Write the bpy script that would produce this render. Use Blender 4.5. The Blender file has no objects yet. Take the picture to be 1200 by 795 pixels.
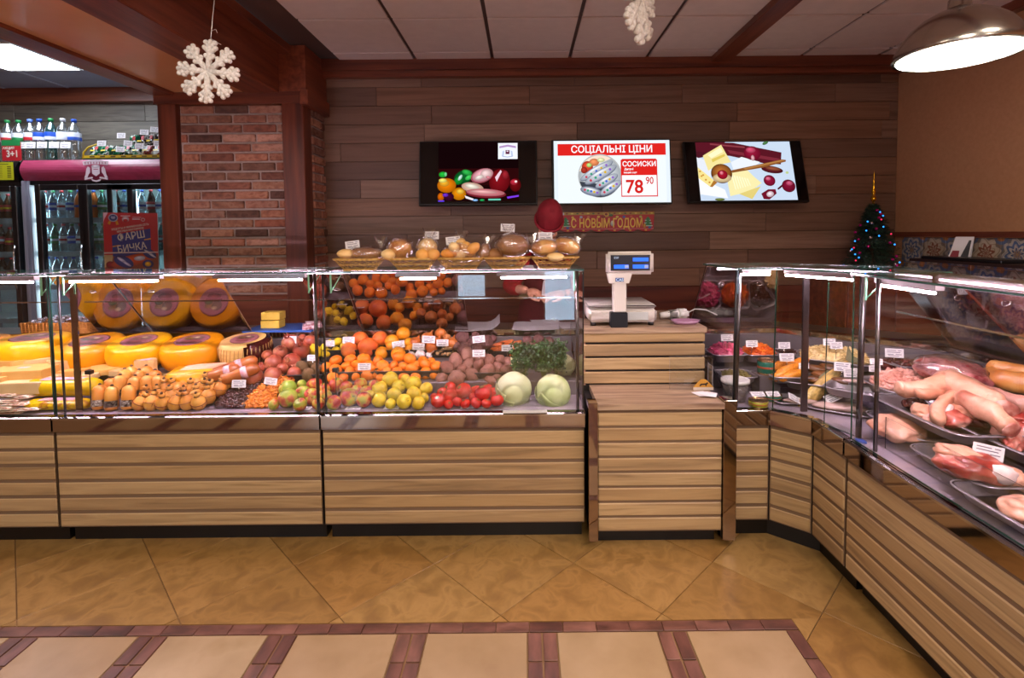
import bpy, bmesh, math, random
from mathutils import Vector, Matrix, noise
random.seed(7)
S = bpy.context.scene
C = S.collection
PI = math.pi
# ---------------------------------------------------------------- camera
F = 602.0
PITCH, ROLL, CAMZ = math.radians(2.76), -0.0095, 1.42
cam = bpy.data.objects.new('camera', bpy.data.cameras.new('camera'))
C.objects.link(cam)
cam.data.sensor_width = 36.0
cam.data.lens = 36.0 * F / 1200.0
cam.data.clip_start = 0.02
cam.data.shift_x = -14.0 / 1200.0
cam.data.shift_y = -95.0 / 1200.0
CAMROT = Matrix.Rotation(PI / 2 - PITCH, 4, 'X') @ Matrix.Rotation(ROLL, 4, 'Z')
cam.matrix_world = Matrix.Translation((0, 0, CAMZ)) @ CAMROT
S.camera = cam
def at(px, py, Y=None, z=None):
    """the world point seen at a photograph pixel, at depth Y or at height z"""
    d = CAMROT.to_3x3() @ Vector(((px - 614.0) / F, -(py - 302.5) / F, -1.0))
    k = Y / d.y if Y is not None else (z - CAMZ) / d.z
    return Vector((d.x * k, d.y * k, CAMZ + d.z * k))
# ---------------------------------------------------------------- world, exposure
S.view_settings.view_transform = 'Standard'
S.view_settings.look = 'None'
S.view_settings.gamma = 1.0
S.view_settings.use_curve_mapping = False
S.view_settings.exposure = 0.0
W = bpy.data.worlds.new('world'); S.world = W; W.use_nodes = True
bg = W.node_tree.nodes['Background']
bg.inputs[0].default_value = (0.62, 0.78, 1.0, 1); bg.inputs[1].default_value = 9.0
S.cycles.max_bounces = 8; S.cycles.diffuse_bounces = 3; S.cycles.glossy_bounces = 4
S.cycles.transparent_max_bounces = 40; S.cycles.transmission_bounces = 4
S.cycles.sample_clamp_indirect = 6.0
S.cycles.caustics_reflective = False; S.cycles.caustics_refractive = False
# ---------------------------------------------------------------- room lamps outside the frame, plus one added wall fill
def area(name, loc, size, power, col, rot=(0, 0, 0), sy=None):
    l = bpy.data.lights.new(name, 'AREA'); l.energy = power; l.color = col
    l.shape = 'RECTANGLE'; l.size = size; l.size_y = sy or size
    o = bpy.data.objects.new(name, l); C.objects.link(o); o.location = loc; o.rotation_euler = rot
    return o
WARM = (1.0, 0.85, 0.71)
area('hall_lamp_or_fill', (-0.9, 0.5, 2.55), 0.5, 22, WARM)
area('hall_lamp_or_fill', (0.8, 0.35, 2.55), 0.5, 26, WARM)
area('hall_lamp_or_fill', (0.0, -1.4, 2.6), 0.6, 75, WARM)
area('hall_lamp_or_fill', (-3.3, -0.2, 2.6), 0.6, 34, (1, .85, .75))
area('hall_lamp_or_fill', (1.9, -1.2, 2.6), 0.5, 30, WARM)
area('hall_lamp_or_fill', (1.75, 0.9, 2.62), 0.3, 16, WARM)  # added fill to brighten the right wall, no known fixture
# ---------------------------------------------------------------- materials
MATS = {}
def lin(h):
    if isinstance(h, str):
        h = h.lstrip('#'); c = [int(h[i:i+2], 16) / 255 for i in (0, 2, 4)]
        return tuple(((x / 12.92) if x <= .04045 else ((x + .055) / 1.055) ** 2.4) for x in c) + (1,)
    return tuple(h) + (1,) if len(h) == 3 else tuple(h)
def newmat(name):
    m = bpy.data.materials.new(name); m.use_nodes = True
    nt = m.node_tree
    return m, nt, nt.nodes['Principled BSDF'], nt.nodes, nt.links
def ramp(nd, cols, pos=None):
    r = nd.new('ShaderNodeValToRGB'); e = r.color_ramp.elements
    while len(e) < len(cols): e.new(0.5)
    for i, c in enumerate(cols):
        e[i].position = pos[i] if pos else i / max(1, len(cols) - 1); e[i].color = lin(c)
    return r
def coords(nd, lk, scale=(1, 1, 1), rnd=True):
    tc = nd.new('ShaderNodeTexCoord'); mp = nd.new('ShaderNodeMapping'); mp.inputs['Scale'].default_value = scale
    lk.new(tc.outputs['Object'], mp.inputs['Vector'])
    if rnd:
        oi = nd.new('ShaderNodeObjectInfo'); mu = nd.new('ShaderNodeMath'); mu.operation = 'MULTIPLY'; mu.inputs[1].default_value = 37.0
        lk.new(oi.outputs['Random'], mu.inputs[0]); lk.new(mu.outputs[0], mp.inputs['Location'])
    return mp.outputs['Vector']
def mat(name, cols, rough=.5, metal=0, scale=(6, 6, 6), detail=3, rnd=None, bump=0, bscale=None, spec=.5, pos=None, distort=0, emit=None, estr=1, sss=0, coat=0, aniso=0):
    """principled material: cols = one colour or a ramp over noise; rnd = second ramp over the object's random number, multiplied in"""
    if name in MATS: return MATS[name]
    m, nt, b, nd, lk = newmat(name)
    if isinstance(cols, (str, tuple)): cols = [cols]
    b.inputs['Roughness'].default_value = rough; b.inputs['Metallic'].default_value = metal
    b.inputs['Specular IOR Level'].default_value = spec
    b.inputs['Coat Weight'].default_value = coat; b.inputs['Coat Roughness'].default_value = .08
    if sss:
        b.inputs['Subsurface Weight'].default_value = sss; b.inputs['Subsurface Radius'].default_value = (.02, .008, .004); b.inputs['Subsurface Scale'].default_value = 1
    out = None
    n = None
    if len(cols) > 1 or bump:
        v = coords(nd, lk, scale)
        n = nd.new('ShaderNodeTexNoise'); n.inputs['Scale'].default_value = 1; n.inputs['Detail'].default_value = detail; n.inputs['Distortion'].default_value = distort
        lk.new(v, n.inputs['Vector'])
    if len(cols) > 1:
        r = ramp(nd, cols, pos or [.3 + .4 * i / (len(cols) - 1) for i in range(len(cols))]); lk.new(n.outputs[0], r.inputs[0]); out = r.outputs[0]
    else:
        b.inputs['Base Color'].default_value = lin(cols[0])
    if rnd:
        oi = nd.new('ShaderNodeObjectInfo'); r2 = ramp(nd, rnd); lk.new(oi.outputs['Random'], r2.inputs[0])
        mx = nd.new('ShaderNodeMix'); mx.data_type = 'RGBA'; mx.blend_type = 'MULTIPLY'; mx.inputs[0].default_value = 1
        if out: lk.new(out, mx.inputs[6])
        else: mx.inputs[6].default_value = lin(cols[0])
        lk.new(r2.outputs[0], mx.inputs[7]); out = mx.outputs[2]
    if out: lk.new(out, b.inputs['Base Color'])
    if bump:
        bp = nd.new('ShaderNodeBump'); bp.inputs['Strength'].default_value = bump; bp.inputs['Distance'].default_value = .004
        src = n
        if bscale:
            src = nd.new('ShaderNodeTexNoise'); src.inputs['Scale'].default_value = bscale; src.inputs['Detail'].default_value = 4
            lk.new(coords(nd, lk), src.inputs['Vector'])
        lk.new(src.outputs[0], bp.inputs['Height']); lk.new(bp.outputs[0], b.inputs['Normal'])
    if emit:
        b.inputs['Emission Color'].default_value = lin(emit); b.inputs['Emission Strength'].default_value = estr
    MATS[name] = m
    return m
def emission(name, col, s):
    if name in MATS: return MATS[name]
    m, nt, b, nd, lk = newmat(name); nd.remove(b)
    e = nd.new('ShaderNodeEmission'); e.inputs[0].default_value = lin(col); e.inputs[1].default_value = s
    lk.new(e.outputs[0], nd['Material Output'].inputs[0]); MATS[name] = m; return m
def glassy(name, tint=(1, 1, 1), base=.04, rough=0.0, power=5.0, gcol=(1, 1, 1), diff=None, dfac=0):
    """thin glass: transparent with a Schlick reflection, alike from both faces; optional film of diffuse"""
    if name in MATS: return MATS[name]
    m, nt, b, nd, lk = newmat(name); nd.remove(b)
    t = nd.new('ShaderNodeBsdfTransparent'); t.inputs[0].default_value = lin(tint)
    g = nd.new('ShaderNodeBsdfGlossy'); g.inputs['Roughness'].default_value = rough; g.inputs[0].default_value = lin(gcol)
    lw = nd.new('ShaderNodeLayerWeight'); lw.inputs[0].default_value = .5
    p = nd.new('ShaderNodeMath'); p.operation = 'POWER'; p.inputs[1].default_value = power; lk.new(lw.outputs['Facing'], p.inputs[0])
    q = nd.new('ShaderNodeMath'); q.operation = 'MULTIPLY_ADD'; q.inputs[1].default_value = 1 - base; q.inputs[2].default_value = base; lk.new(p.outputs[0], q.inputs[0])
    mx = nd.new('ShaderNodeMixShader'); lk.new(q.outputs[0], mx.inputs[0])
    src = t.outputs[0]
    if diff:
        d = nd.new('ShaderNodeBsdfDiffuse'); d.inputs[0].default_value = lin(diff); m2 = nd.new('ShaderNodeMixShader'); m2.inputs[0].default_value = dfac
        lk.new(t.outputs[0], m2.inputs[1]); lk.new(d.outputs[0], m2.inputs[2]); src = m2.outputs[0]
    lk.new(src, mx.inputs[1]); lk.new(g.outputs[0], mx.inputs[2]); lk.new(mx.outputs[0], nd['Material Output'].inputs[0])
    MATS[name] = m; return m
def vcol_mat(name, emit=0, rough=.4):
    if name in MATS: return MATS[name]
    m, nt, b, nd, lk = newmat(name)
    a = nd.new('ShaderNodeAttribute'); a.attribute_name = 'Col'
    if emit:
        nd.remove(b); e = nd.new('ShaderNodeEmission'); e.inputs[1].default_value = emit; lk.new(a.outputs[0], e.inputs[0]); lk.new(e.outputs[0], nd['Material Output'].inputs[0])
    else:
        b.inputs['Roughness'].default_value = rough; lk.new(a.outputs[0], b.inputs['Base Color'])
    MATS[name] = m; return m
# ---------------------------------------------------------------- mesh helpers
def link(o, parent=None):
    C.objects.link(o)
    if parent is not None: o.parent = parent
    return o
def tag(o, label=None, cat=None, group=None, kind=None):
    if label: o['label'] = label
    if cat: o['category'] = cat
    if group: o['group'] = group
    if kind: o['kind'] = kind
    return o
def empty(name, loc=(0, 0, 0), rz=0, label=None, cat=None, group=None, kind=None):
    o = bpy.data.objects.new(name, None); o.empty_display_size = .05; o.location = loc; o.rotation_euler = (0, 0, rz); C.objects.link(o)
    return tag(o, label, cat, group, kind)
def dup(root, loc=None, rot=None, scale=None, label=None, group=None):
    r = root.copy(); C.objects.link(r)
    if loc is not None: r.location = loc
    if rot is not None: r.rotation_euler = rot
    if scale is not None: r.scale = (scale,) * 3 if not hasattr(scale, '__len__') else scale
    if label: r['label'] = label
    if group: r['group'] = group
    for ch in root.children:
        c = ch.copy(); C.objects.link(c); c.parent = r
        for g in ch.children:
            d = g.copy(); C.objects.link(d); d.parent = c
    return r
class MB:
    """collects shapes into one bmesh"""
    def __init__(s): s.b = bmesh.new(); s.mats = []
    def mi(s, m):
        if m is None: return 0
        if m not in s.mats: s.mats.append(m)
        return s.mats.index(m)
    def _done(s, vs, M, m, smooth):
        if M is not None:
            for v in vs: v.co = M @ v.co
        i = s.mi(m)
        for f in {f for v in vs for f in v.link_faces}:
            f.material_index = i; f.smooth = smooth
        return vs
    def box(s, x0, x1, y0, y1, z0, z1, bev=0, M=None, m=None, seg=1):
        vs = [s.b.verts.new((x, y, z)) for x in (x0, x1) for y in (y0, y1) for z in (z0, z1)]
        fs = [s.b.faces.new([vs[i] for i in q]) for q in ((0, 1, 3, 2), (4, 6, 7, 5), (0, 4, 5, 1), (2, 3, 7, 6), (0, 2, 6, 4), (1, 5, 7, 3))]
        if bev:
            r = bmesh.ops.bevel(s.b, geom=list({e for f in fs for e in f.edges}), offset=bev, segments=seg, affect='EDGES', clamp_overlap=True)
            vs = list({v for f in r['faces'] for v in f.verts} | {v for v in vs if v.is_valid})
        return s._done(vs, M, m, bev > 0 and seg > 1)
    def prism(s, pts, z0, z1, M=None, m=None, smooth=False):
        """vertical prism of a polygon of xy points"""
        a = [s.b.verts.new((p[0], p[1], z0)) for p in pts]; c = [s.b.verts.new((p[0], p[1], z1)) for p in pts]; n = len(pts)
        s.b.faces.new(a[::-1]); s.b.faces.new(c)
        for i in range(n): s.b.faces.new((a[i], a[(i + 1) % n], c[(i + 1) % n], c[i]))
        return s._done(a + c, M, m, smooth)
    def slab(s, q, t, m=None, me=None):
        """a pane: quad q (4 world points) given thickness t along its normal"""
        q = [Vector(p) for p in q]; n = (q[1] - q[0]).cross(q[3] - q[0]).normalized() * t
        a = [s.b.verts.new(p) for p in q]; c = [s.b.verts.new(p + n) for p in q]
        i, j = s.mi(m), s.mi(me or m); k = len(q)
        f = s.b.faces.new(a[::-1]); f.material_index = i
        f = s.b.faces.new(c); f.material_index = i
        for e in range(k):
            f = s.b.faces.new((a[e], a[(e + 1) % k], c[(e + 1) % k], c[e])); f.material_index = j
        return a + c
    def lathe(s, prof, seg=24, M=None, m=None, smooth=True, wob=None):
        rings = []
        for r, z in prof:
            if r <= 1e-6: rings.append([s.b.verts.new((0, 0, z))])
            else: rings.append([s.b.verts.new((r * math.cos(2 * PI * k / seg), r * math.sin(2 * PI * k / seg), z)) for k in range(seg)])
        for A, B in zip(rings, rings[1:]):
            for k in range(seg):
                a0, a1 = A[k % len(A)], A[(k + 1) % seg % len(A)]; b0, b1 = B[k % len(B)], B[(k + 1) % seg % len(B)]
                try:
                    if len(A) == 1 and len(B) > 1: s.b.faces.new((a0, b1, b0))
                    elif len(B) == 1 and len(A) > 1: s.b.faces.new((a0, a1, b0))
                    elif len(A) > 1: s.b.faces.new((a0, a1, b1, b0))
                except ValueError: pass
        for R in (rings[0], rings[-1]):
            if len(R) > 2:
                try: s.b.faces.new(R[::-1] if R is rings[0] else R)
                except ValueError: pass
        vs = [v for R in rings for v in R]
        if wob:
            for v in vs: v.co = wob(v.co)
        return s._done(vs, M, m, smooth)
    def tube(s, pts, r, seg=8, m=None, M=None, closed=False, rs=None):
        pts = [Vector(p) for p in pts]; n = len(pts); rings = []; up = None
        for i, p in enumerate(pts):
            d = (pts[(i + 1) % n] - pts[i - 1]) if closed else (pts[min(i + 1, n - 1)] - pts[max(i - 1, 0)])
            d = d.normalized() if d.length > 1e-9 else Vector((0, 0, 1))
            if up is None: up = d.orthogonal().normalized()
            up = (up - d * up.dot(d)); up = up.normalized() if up.length > 1e-6 else d.orthogonal().normalized()
            w = d.cross(up); rr = rs[i] if rs else r
            rings.append([s.b.verts.new(p + (up * math.cos(2 * PI * k / seg) + w * math.sin(2 * PI * k / seg)) * rr) for k in range(seg)])
        for i in range(n if closed else n - 1):
            A, B = rings[i], rings[(i + 1) % n]
            for k in range(seg): s.b.faces.new((A[k], A[(k + 1) % seg], B[(k + 1) % seg], B[k]))
        if not closed: s.b.faces.new(rings[0][::-1]); s.b.faces.new(rings[-1])
        return s._done([v for R in rings for v in R], M, m, True)
    def blob(s, r, sub=3, sc=(1, 1, 1), amp=0, fr=6, seed=0, M=None, m=None):
        """a sphere pushed in and out by noise"""
        g = bmesh.ops.create_icosphere(s.b, subdivisions=sub, radius=1)['verts']
        off = Vector((seed * 3.7, seed * 1.3, seed * 7.1))
        for v in g:
            k = 1 + amp * noise.noise(v.co * fr * .5 + off) + amp * .5 * noise.noise(v.co * fr + off)
            v.co = Vector((v.co.x * sc[0], v.co.y * sc[1], v.co.z * sc[2])) * (r * k)
        return s._done(g, M, m, True)
    def mesh(s, name, m=None):
        me = bpy.data.meshes.new(name); bmesh.ops.recalc_face_normals(s.b, faces=s.b.faces); s.b.to_mesh(me); s.b.free()
        if m is not None and not s.mats: me.materials.append(m)
        for x in s.mats: me.materials.append(x)
        return me
    def obj(s, name, m=None, parent=None, loc=None, rot=None):
        o = bpy.data.objects.new(name, s.mesh(name, m)); link(o, parent)
        if loc is not None: o.location = loc
        if rot is not None: o.rotation_euler = rot
        return o
def box(name, x0, x1, y0, y1, z0, z1, m, parent=None, bev=0, **k):
    b = MB(); b.box(x0, x1, y0, y1, z0, z1, bev=bev); return b.obj(name, m, parent, **k)
def piece(name, me, loc, parent, rot=(0, 0, 0), scale=None):
    o = bpy.data.objects.new(name, me); link(o, parent); o.location = loc; o.rotation_euler = rot
    if scale is not None: o.scale = scale
    return o
class Print:
    """flat print or screen picture: layered flat shapes with their own colours, in a local xy frame; one mesh"""
    def __init__(s, x0, y0, sx, sy): s.b = bmesh.new(); s.cl = s.b.loops.layers.color.new('Col'); s.n = 0; s.o = (x0, y0, sx, sy)
    def T(s, p): x0, y0, sx, sy = s.o; return ((p[0] - x0) * sx, -(p[1] - y0) * sy)
    def poly(s, pts, col):
        c = lin(col); s.n += 1; z = s.n * .00005
        # vertex colours are stored sRGB encoded bytes: encode
        e = tuple((12.92 * x if x <= .0031308 else 1.055 * x ** (1 / 2.4) - .055) for x in c[:3]) + (1,)
        f = s.b.faces.new([s.b.verts.new((*s.T(p), z)) for p in pts])
        f.normal_update()
        if f.normal.z < 0: f.normal_flip()
        for l in f.loops: l[s.cl] = e
    def rect(s, x0, y0, x1, y1, col): s.poly([(x0, y0), (x1, y0), (x1, y1), (x0, y1)], col)
    def ell(s, cx, cy, rx, ry, col, rot=0, n=20, a0=0, a1=2 * PI):
        c, d = math.cos(rot), math.sin(rot); full = abs(a1 - a0 - 2 * PI) < 1e-6
        A = [a0 + (a1 - a0) * k / (n if full else n - 1) for k in range(n)]
        P_ = [(cx + rx * math.cos(a) * c - ry * math.sin(a) * d, cy + rx * math.cos(a) * d + ry * math.sin(a) * c) for a in A]
        if not full or max(rx, ry) < 16: return s.poly(P_, col)
        # a round thing in a picture: lighter towards its middle
        s.n += 1; z = s.n * .00005; L = lin(col)
        enc = lambda k: tuple(min(1, (12.92 * x if x <= .0031308 else 1.055 * x ** (1 / 2.4) - .055)) for x in [min(1, v * k) for v in L[:3]]) + (1,)
        hub = s.b.verts.new((*s.T((cx - rx * .2, cy - ry * .3)), z)); R = [s.b.verts.new((*s.T(p), z)) for p in P_]
        for i in range(len(R)):
            f = s.b.faces.new((hub, R[i], R[(i + 1) % len(R)])); f.normal_update()
            if f.normal.z < 0: f.normal_flip()
            for l in f.loops: l[s.cl] = enc(1.35) if l.vert is hub else enc(.5)
    def obj(s, name, m, parent, loc=(0, 0, 0), rot=(PI / 2, 0, 0)):
        me = bpy.data.meshes.new(name); s.b.to_mesh(me); s.b.free(); me.materials.append(m)
        o = bpy.data.objects.new(name, me); link(o, parent); o.location = loc; o.rotation_euler = rot; return o
def text(s, name, parent, loc, size, m, rot=(PI / 2, 0, 0), bold=0, ext=.0004, align='CENTER', sx=1, sp=1, shear=0):
    c = bpy.data.curves.new(name, 'FONT'); c.body = s; c.size = size; c.align_x = align; c.align_y = 'CENTER'; c.offset = bold; c.extrude = ext; c.space_character = sp; c.shear = shear
    c.materials.append(m); c.resolution_u = 3
    tmp = bpy.data.objects.new('tmp', c); C.objects.link(tmp); bpy.context.view_layer.update()
    me = bpy.data.meshes.new_from_object(tmp.evaluated_get(bpy.context.evaluated_depsgraph_get())); me.name = name
    bpy.data.objects.remove(tmp); bpy.data.curves.remove(c)
    if not me.materials: me.materials.append(m)
    o = bpy.data.objects.new(name, me); link(o, parent); o.location = loc; o.rotation_euler = rot; o.scale = (sx, 1, 1); return o
ORD = ['first', 'second', 'third', 'fourth', 'fifth', 'sixth', 'seventh', 'eighth', 'ninth', 'tenth', 'eleventh', 'twelfth', 'thirteenth', 'fourteenth', 'fifteenth', 'sixteenth', 'seventeenth', 'eighteenth', 'nineteenth', 'twentieth']
# shared materials
WOOD_OAK = mat('sawn_oak', ['#8f7856', '#a88e68', '#b89e74', '#9b825c'], .55, scale=(1.6, 30, 30), detail=6, rnd=['#dcd2c8', '#fffaf2', '#e8dccb', '#f8f4ee'], bump=.25, distort=.8)
WOOD_DARK = mat('cherry_wood', ['#5c2a1a', '#7a3d26', '#8f4c30'], .38, scale=(1.5, 22, 22), detail=5, rnd=['#d8d0d0', '#ffffff'], distort=.5)
WOOD_DARKV = mat('cherry_wood_upright', ['#4a1f10', '#662d18', '#7a3a20'], .38, scale=(22, 22, 1.5), detail=5, distort=.5)
WOOD_DARKY = mat('cherry_wood_beam', ['#5c2a1a', '#7a3d26', '#8f4c30'], .36, scale=(22, 1.5, 22), detail=5, distort=.5)
PLANK = mat('smoked_oak_plank', ['#74543f', '#84624c', '#8f6d57', '#7c5b47'], .5, scale=(1.2, 26, 26), detail=7, rnd=['#b8aca8', '#ffffff', '#d4cac4', '#fff0e0'], bump=.15, distort=.6)
PLANKG = mat('grey_oak_plank', ['#6e675c', '#8c8478', '#9c9486', '#7c756a'], .5, scale=(1.4, 18, 18), detail=6, rnd=['#b8b0ac', '#ffffff', '#cfc8c0'], bump=.2, distort=1.2)
STEEL = mat('polished_steel', '#b9b2ae', .09, 1.0)
STEELD = mat('brushed_steel', '#a39a98', .28, 1.0)
STEELM = mat('mirror_steel_band', '#a8998f', .05, 1.0)
CHROME = mat('chrome', '#c9c6c4', .12, 1.0)
DARK = mat('dark_backing_board', '#17100d', .7)  # plain dark wood backing behind slats and planks
BLACK = mat('black_plastic', '#0c0c0e', .35)
WHITE = mat('white_plastic', '#d9d6d0', .4)
PAPER = mat('white_paper', '#e6e2e2', .7)
GLASS = glassy('clear_glass', (.97, .985, .98), .035)
GEDGE = mat('green_glass_edge', '#1d4a3a', .15, spec=.8)
TUBE = emission('led_tube_glow', (1.0, .74, .93), 430)
VPRINT = vcol_mat('printed_colours'); VSCREEN = vcol_mat('screen_colours', 1.15)
# ================================================================ THE SETTING
CEIL = 2.79
def struct(o): o['kind'] = 'structure'; return o
# ---- floor
FLOORB = mat('floor_grout', '#8a6a44', .7)
TILE = mat('floor_tile_ochre', ['#826338', '#90703e', '#a17f4a', '#88693a'], .3, scale=(11, 11, 11), detail=12, rnd=['#e6dccc', '#ffffff', '#f4e8d8'], distort=.6, bump=.08, bscale=9)
BTILE = mat('border_tile_brown', ['#4e3024', '#6d4637', '#84594a'], .38, scale=(9, 26, 9), detail=5, rnd=['#c8b8b4', '#ffffff'])
STILE = mat('pale_square_tile', ['#957c58', '#a08863', '#a8906c', '#998058'], .34, scale=(5, 5, 5), detail=8, rnd=['#efe6dc', '#ffffff'])
floor = struct(box('floor', -5.2, 3.1, -3.1, 4.95, -.06, -.006, FLOORB))
def tile_mesh(w, h, name, m, t=.006, bev=.0012):
    b = MB(); b.box(-w / 2, w / 2, -h / 2, h / 2, -t, 0, bev=bev); return b.mesh(name, m)
big = tile_mesh(.4205, .4205, 'tile', TILE)
XR, YT = .967, 1.815
def clip(pts, ax, lim, keep_above):
    out = []
    for p, q in zip(pts, pts[1:] + pts[:1]):
        a, c = (p[ax] - lim), (q[ax] - lim)
        if not keep_above: a, c = -a, -c
        if a >= 0: out.append(p)
        if (a < 0) != (c < 0):
            t = a / (a - c); out.append((p[0] + (q[0] - p[0]) * t, p[1] + (q[1] - p[1]) * t))
    return out
for i in range(-20, 24):
    for j in range(-20, 24):
        x = -.70 + .3 * (i - j); y = 1.545 + .3 * (i + j); h = .2975
        if not (-4.7 < x < 2.7 and -.4 < y < 4.1): continue
        if y - h >= YT or x - h >= XR:
            piece('tile', big, (x, y, 0), floor, (0, 0, PI / 4)); continue
        dia = [(x + h, y), (x, y + h), (x - h, y), (x, y - h)]
        for q in (clip(dia, 1, YT, True), clip(clip(dia, 0, XR, True), 1, YT, False)):
            if len(q) < 3 or (max(p[0] for p in q) - min(p[0] for p in q)) < .01 or (max(p[1] for p in q) - min(p[1] for p in q)) < .01: continue
            b = MB(); b.prism([(p[0] - x, p[1] - y) for p in q], -.006, 0); b.obj('tile', TILE, floor, (x, y, 0))
# border frame and square tiles
bt = tile_mesh(.118, .046, 'tile', BTILE, .006); sq = tile_mesh(.351, .351, 'tile', STILE, .006); bt3 = tile_mesh(.122, .046, 'tile', BTILE)
def strip_x(y, x0, x1):
    x = x1 - .06
    while x > x0: piece('border_tile', bt, (x, y, 0), floor); x -= .12
P0 = .0515
strip_x(YT - .026, -3.4, XR)
rowy = [YT - .052 - .178 - .4605 * k for k in range(4)]
for k in range(-7, 3):
    xc = P0 + .4605 * k
    for side in (-1, 1):
        if k == 2 and side == 1: continue
        for j in range(14):
            piece('border_tile', bt, (xc + side * .0265 - (.0 if k < 2 else .003), YT - .052 - .0625 - .124 * j, 0), floor, (0, 0, PI / 2))
    if k < 2:
        for j, y in enumerate(rowy): piece('tile', sq, (xc + .23025, y, 0), floor)
        for j in range(3):
            for side in (-1, 1):
                for q in range(3): piece('border_tile', bt, (xc + .23025 + (q - 1) * .118, rowy[j] - .23025 + side * .0265, 0), floor)
# ---- ceiling
CEILB = mat('ceiling_grid_brown', '#5c463e', .6)
CPAN = mat('ceiling_panel_paint', ['#e6d4ca', '#ecdad0'], .8, scale=(14, 14, 14), detail=4, bump=.1, bscale=120)
CGREY = mat('alcove_ceiling_paint', ['#8f93a4', '#9a9eae'], .8, scale=(4, 4, 4))
ceiling = struct(box('ceiling', -1.7, 3.1, -3.1, 4.2, CEIL + .005, CEIL + .1, CEILB))
cp = MB(); cp.box(-.288, .288, -.288, .288, -.012, .004, bev=.003); cp = cp.mesh('ceiling_panel', CPAN)
for i in range(8):
    for j in range(-1, 5):
        piece('ceiling_panel', cp, (-1.13 + .6 * i, 3.61 - .6 * j + .0, CEIL), ceiling)
    piece('ceiling_panel', cp, (-1.13 + .6 * i, 4.03, CEIL), ceiling, scale=(1, .37, 1))
alc = struct(box('ceiling_alcove', -5.1, -2.6, .2, 4.85, CEIL, CEIL + .1, CGREY))
agr = MB()
for x in (-4.73, -4.15, -3.55, -2.95): agr.box(x - .012, x + .012, .3, 4.8, CEIL - .006, CEIL)
for y in (1.83, 2.43, 3.03, 3.63, 4.25): agr.box(-5.1, -2.67, y - .012, y + .012, CEIL - .006, CEIL)
agr.obj('grid_rail', mat('ceiling_rail_white', '#a4a6b2', .6), alc)
# ---- back wall: planks above, dark red boards below
wb = struct(box('wall_back', -2.6, 3.1, 4.165, 4.25, 0, CEIL, DARK))
ROW = .1465
def planks(parent, x0, x1, z0, z1, yf, m, name='plank', L=1.22, seed=1, row=ROW, wob=.003):
    rnd = random.Random(seed); z = z0; r = 0
    while z < z1 - .01:
        h = min(row, z1 - z); x = x0 - rnd.random() * L
        while x < x1:
            a, c = max(x, x0), min(x + L, x1)
            if c - a > .03:
                t = rnd.random() * wob
                b = MB(); b.box(-(c - a) / 2 + .0012, (c - a) / 2 - .0012, -.012 - t, 0, -h / 2 + .0014, h / 2 - .0014, bev=.0016)
                b.obj(name, m, parent, ((a + c) / 2, yf, z + h / 2))
            x += L
        z += h; r += 1
planks(wb, -1.95, 3.0, .98, CEIL - .1, 4.165, PLANK, seed=4)
planks(wb, -1.95, 3.0, .10, .98, 4.165, mat('red_brown_board', ['#4a1c10', '#6a2c19', '#7b3a22'], .4, scale=(1.3, 20, 20), detail=5, rnd=['#c8c0c0', '#ffffff']), L=2.4, seed=2, row=.22)
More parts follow.
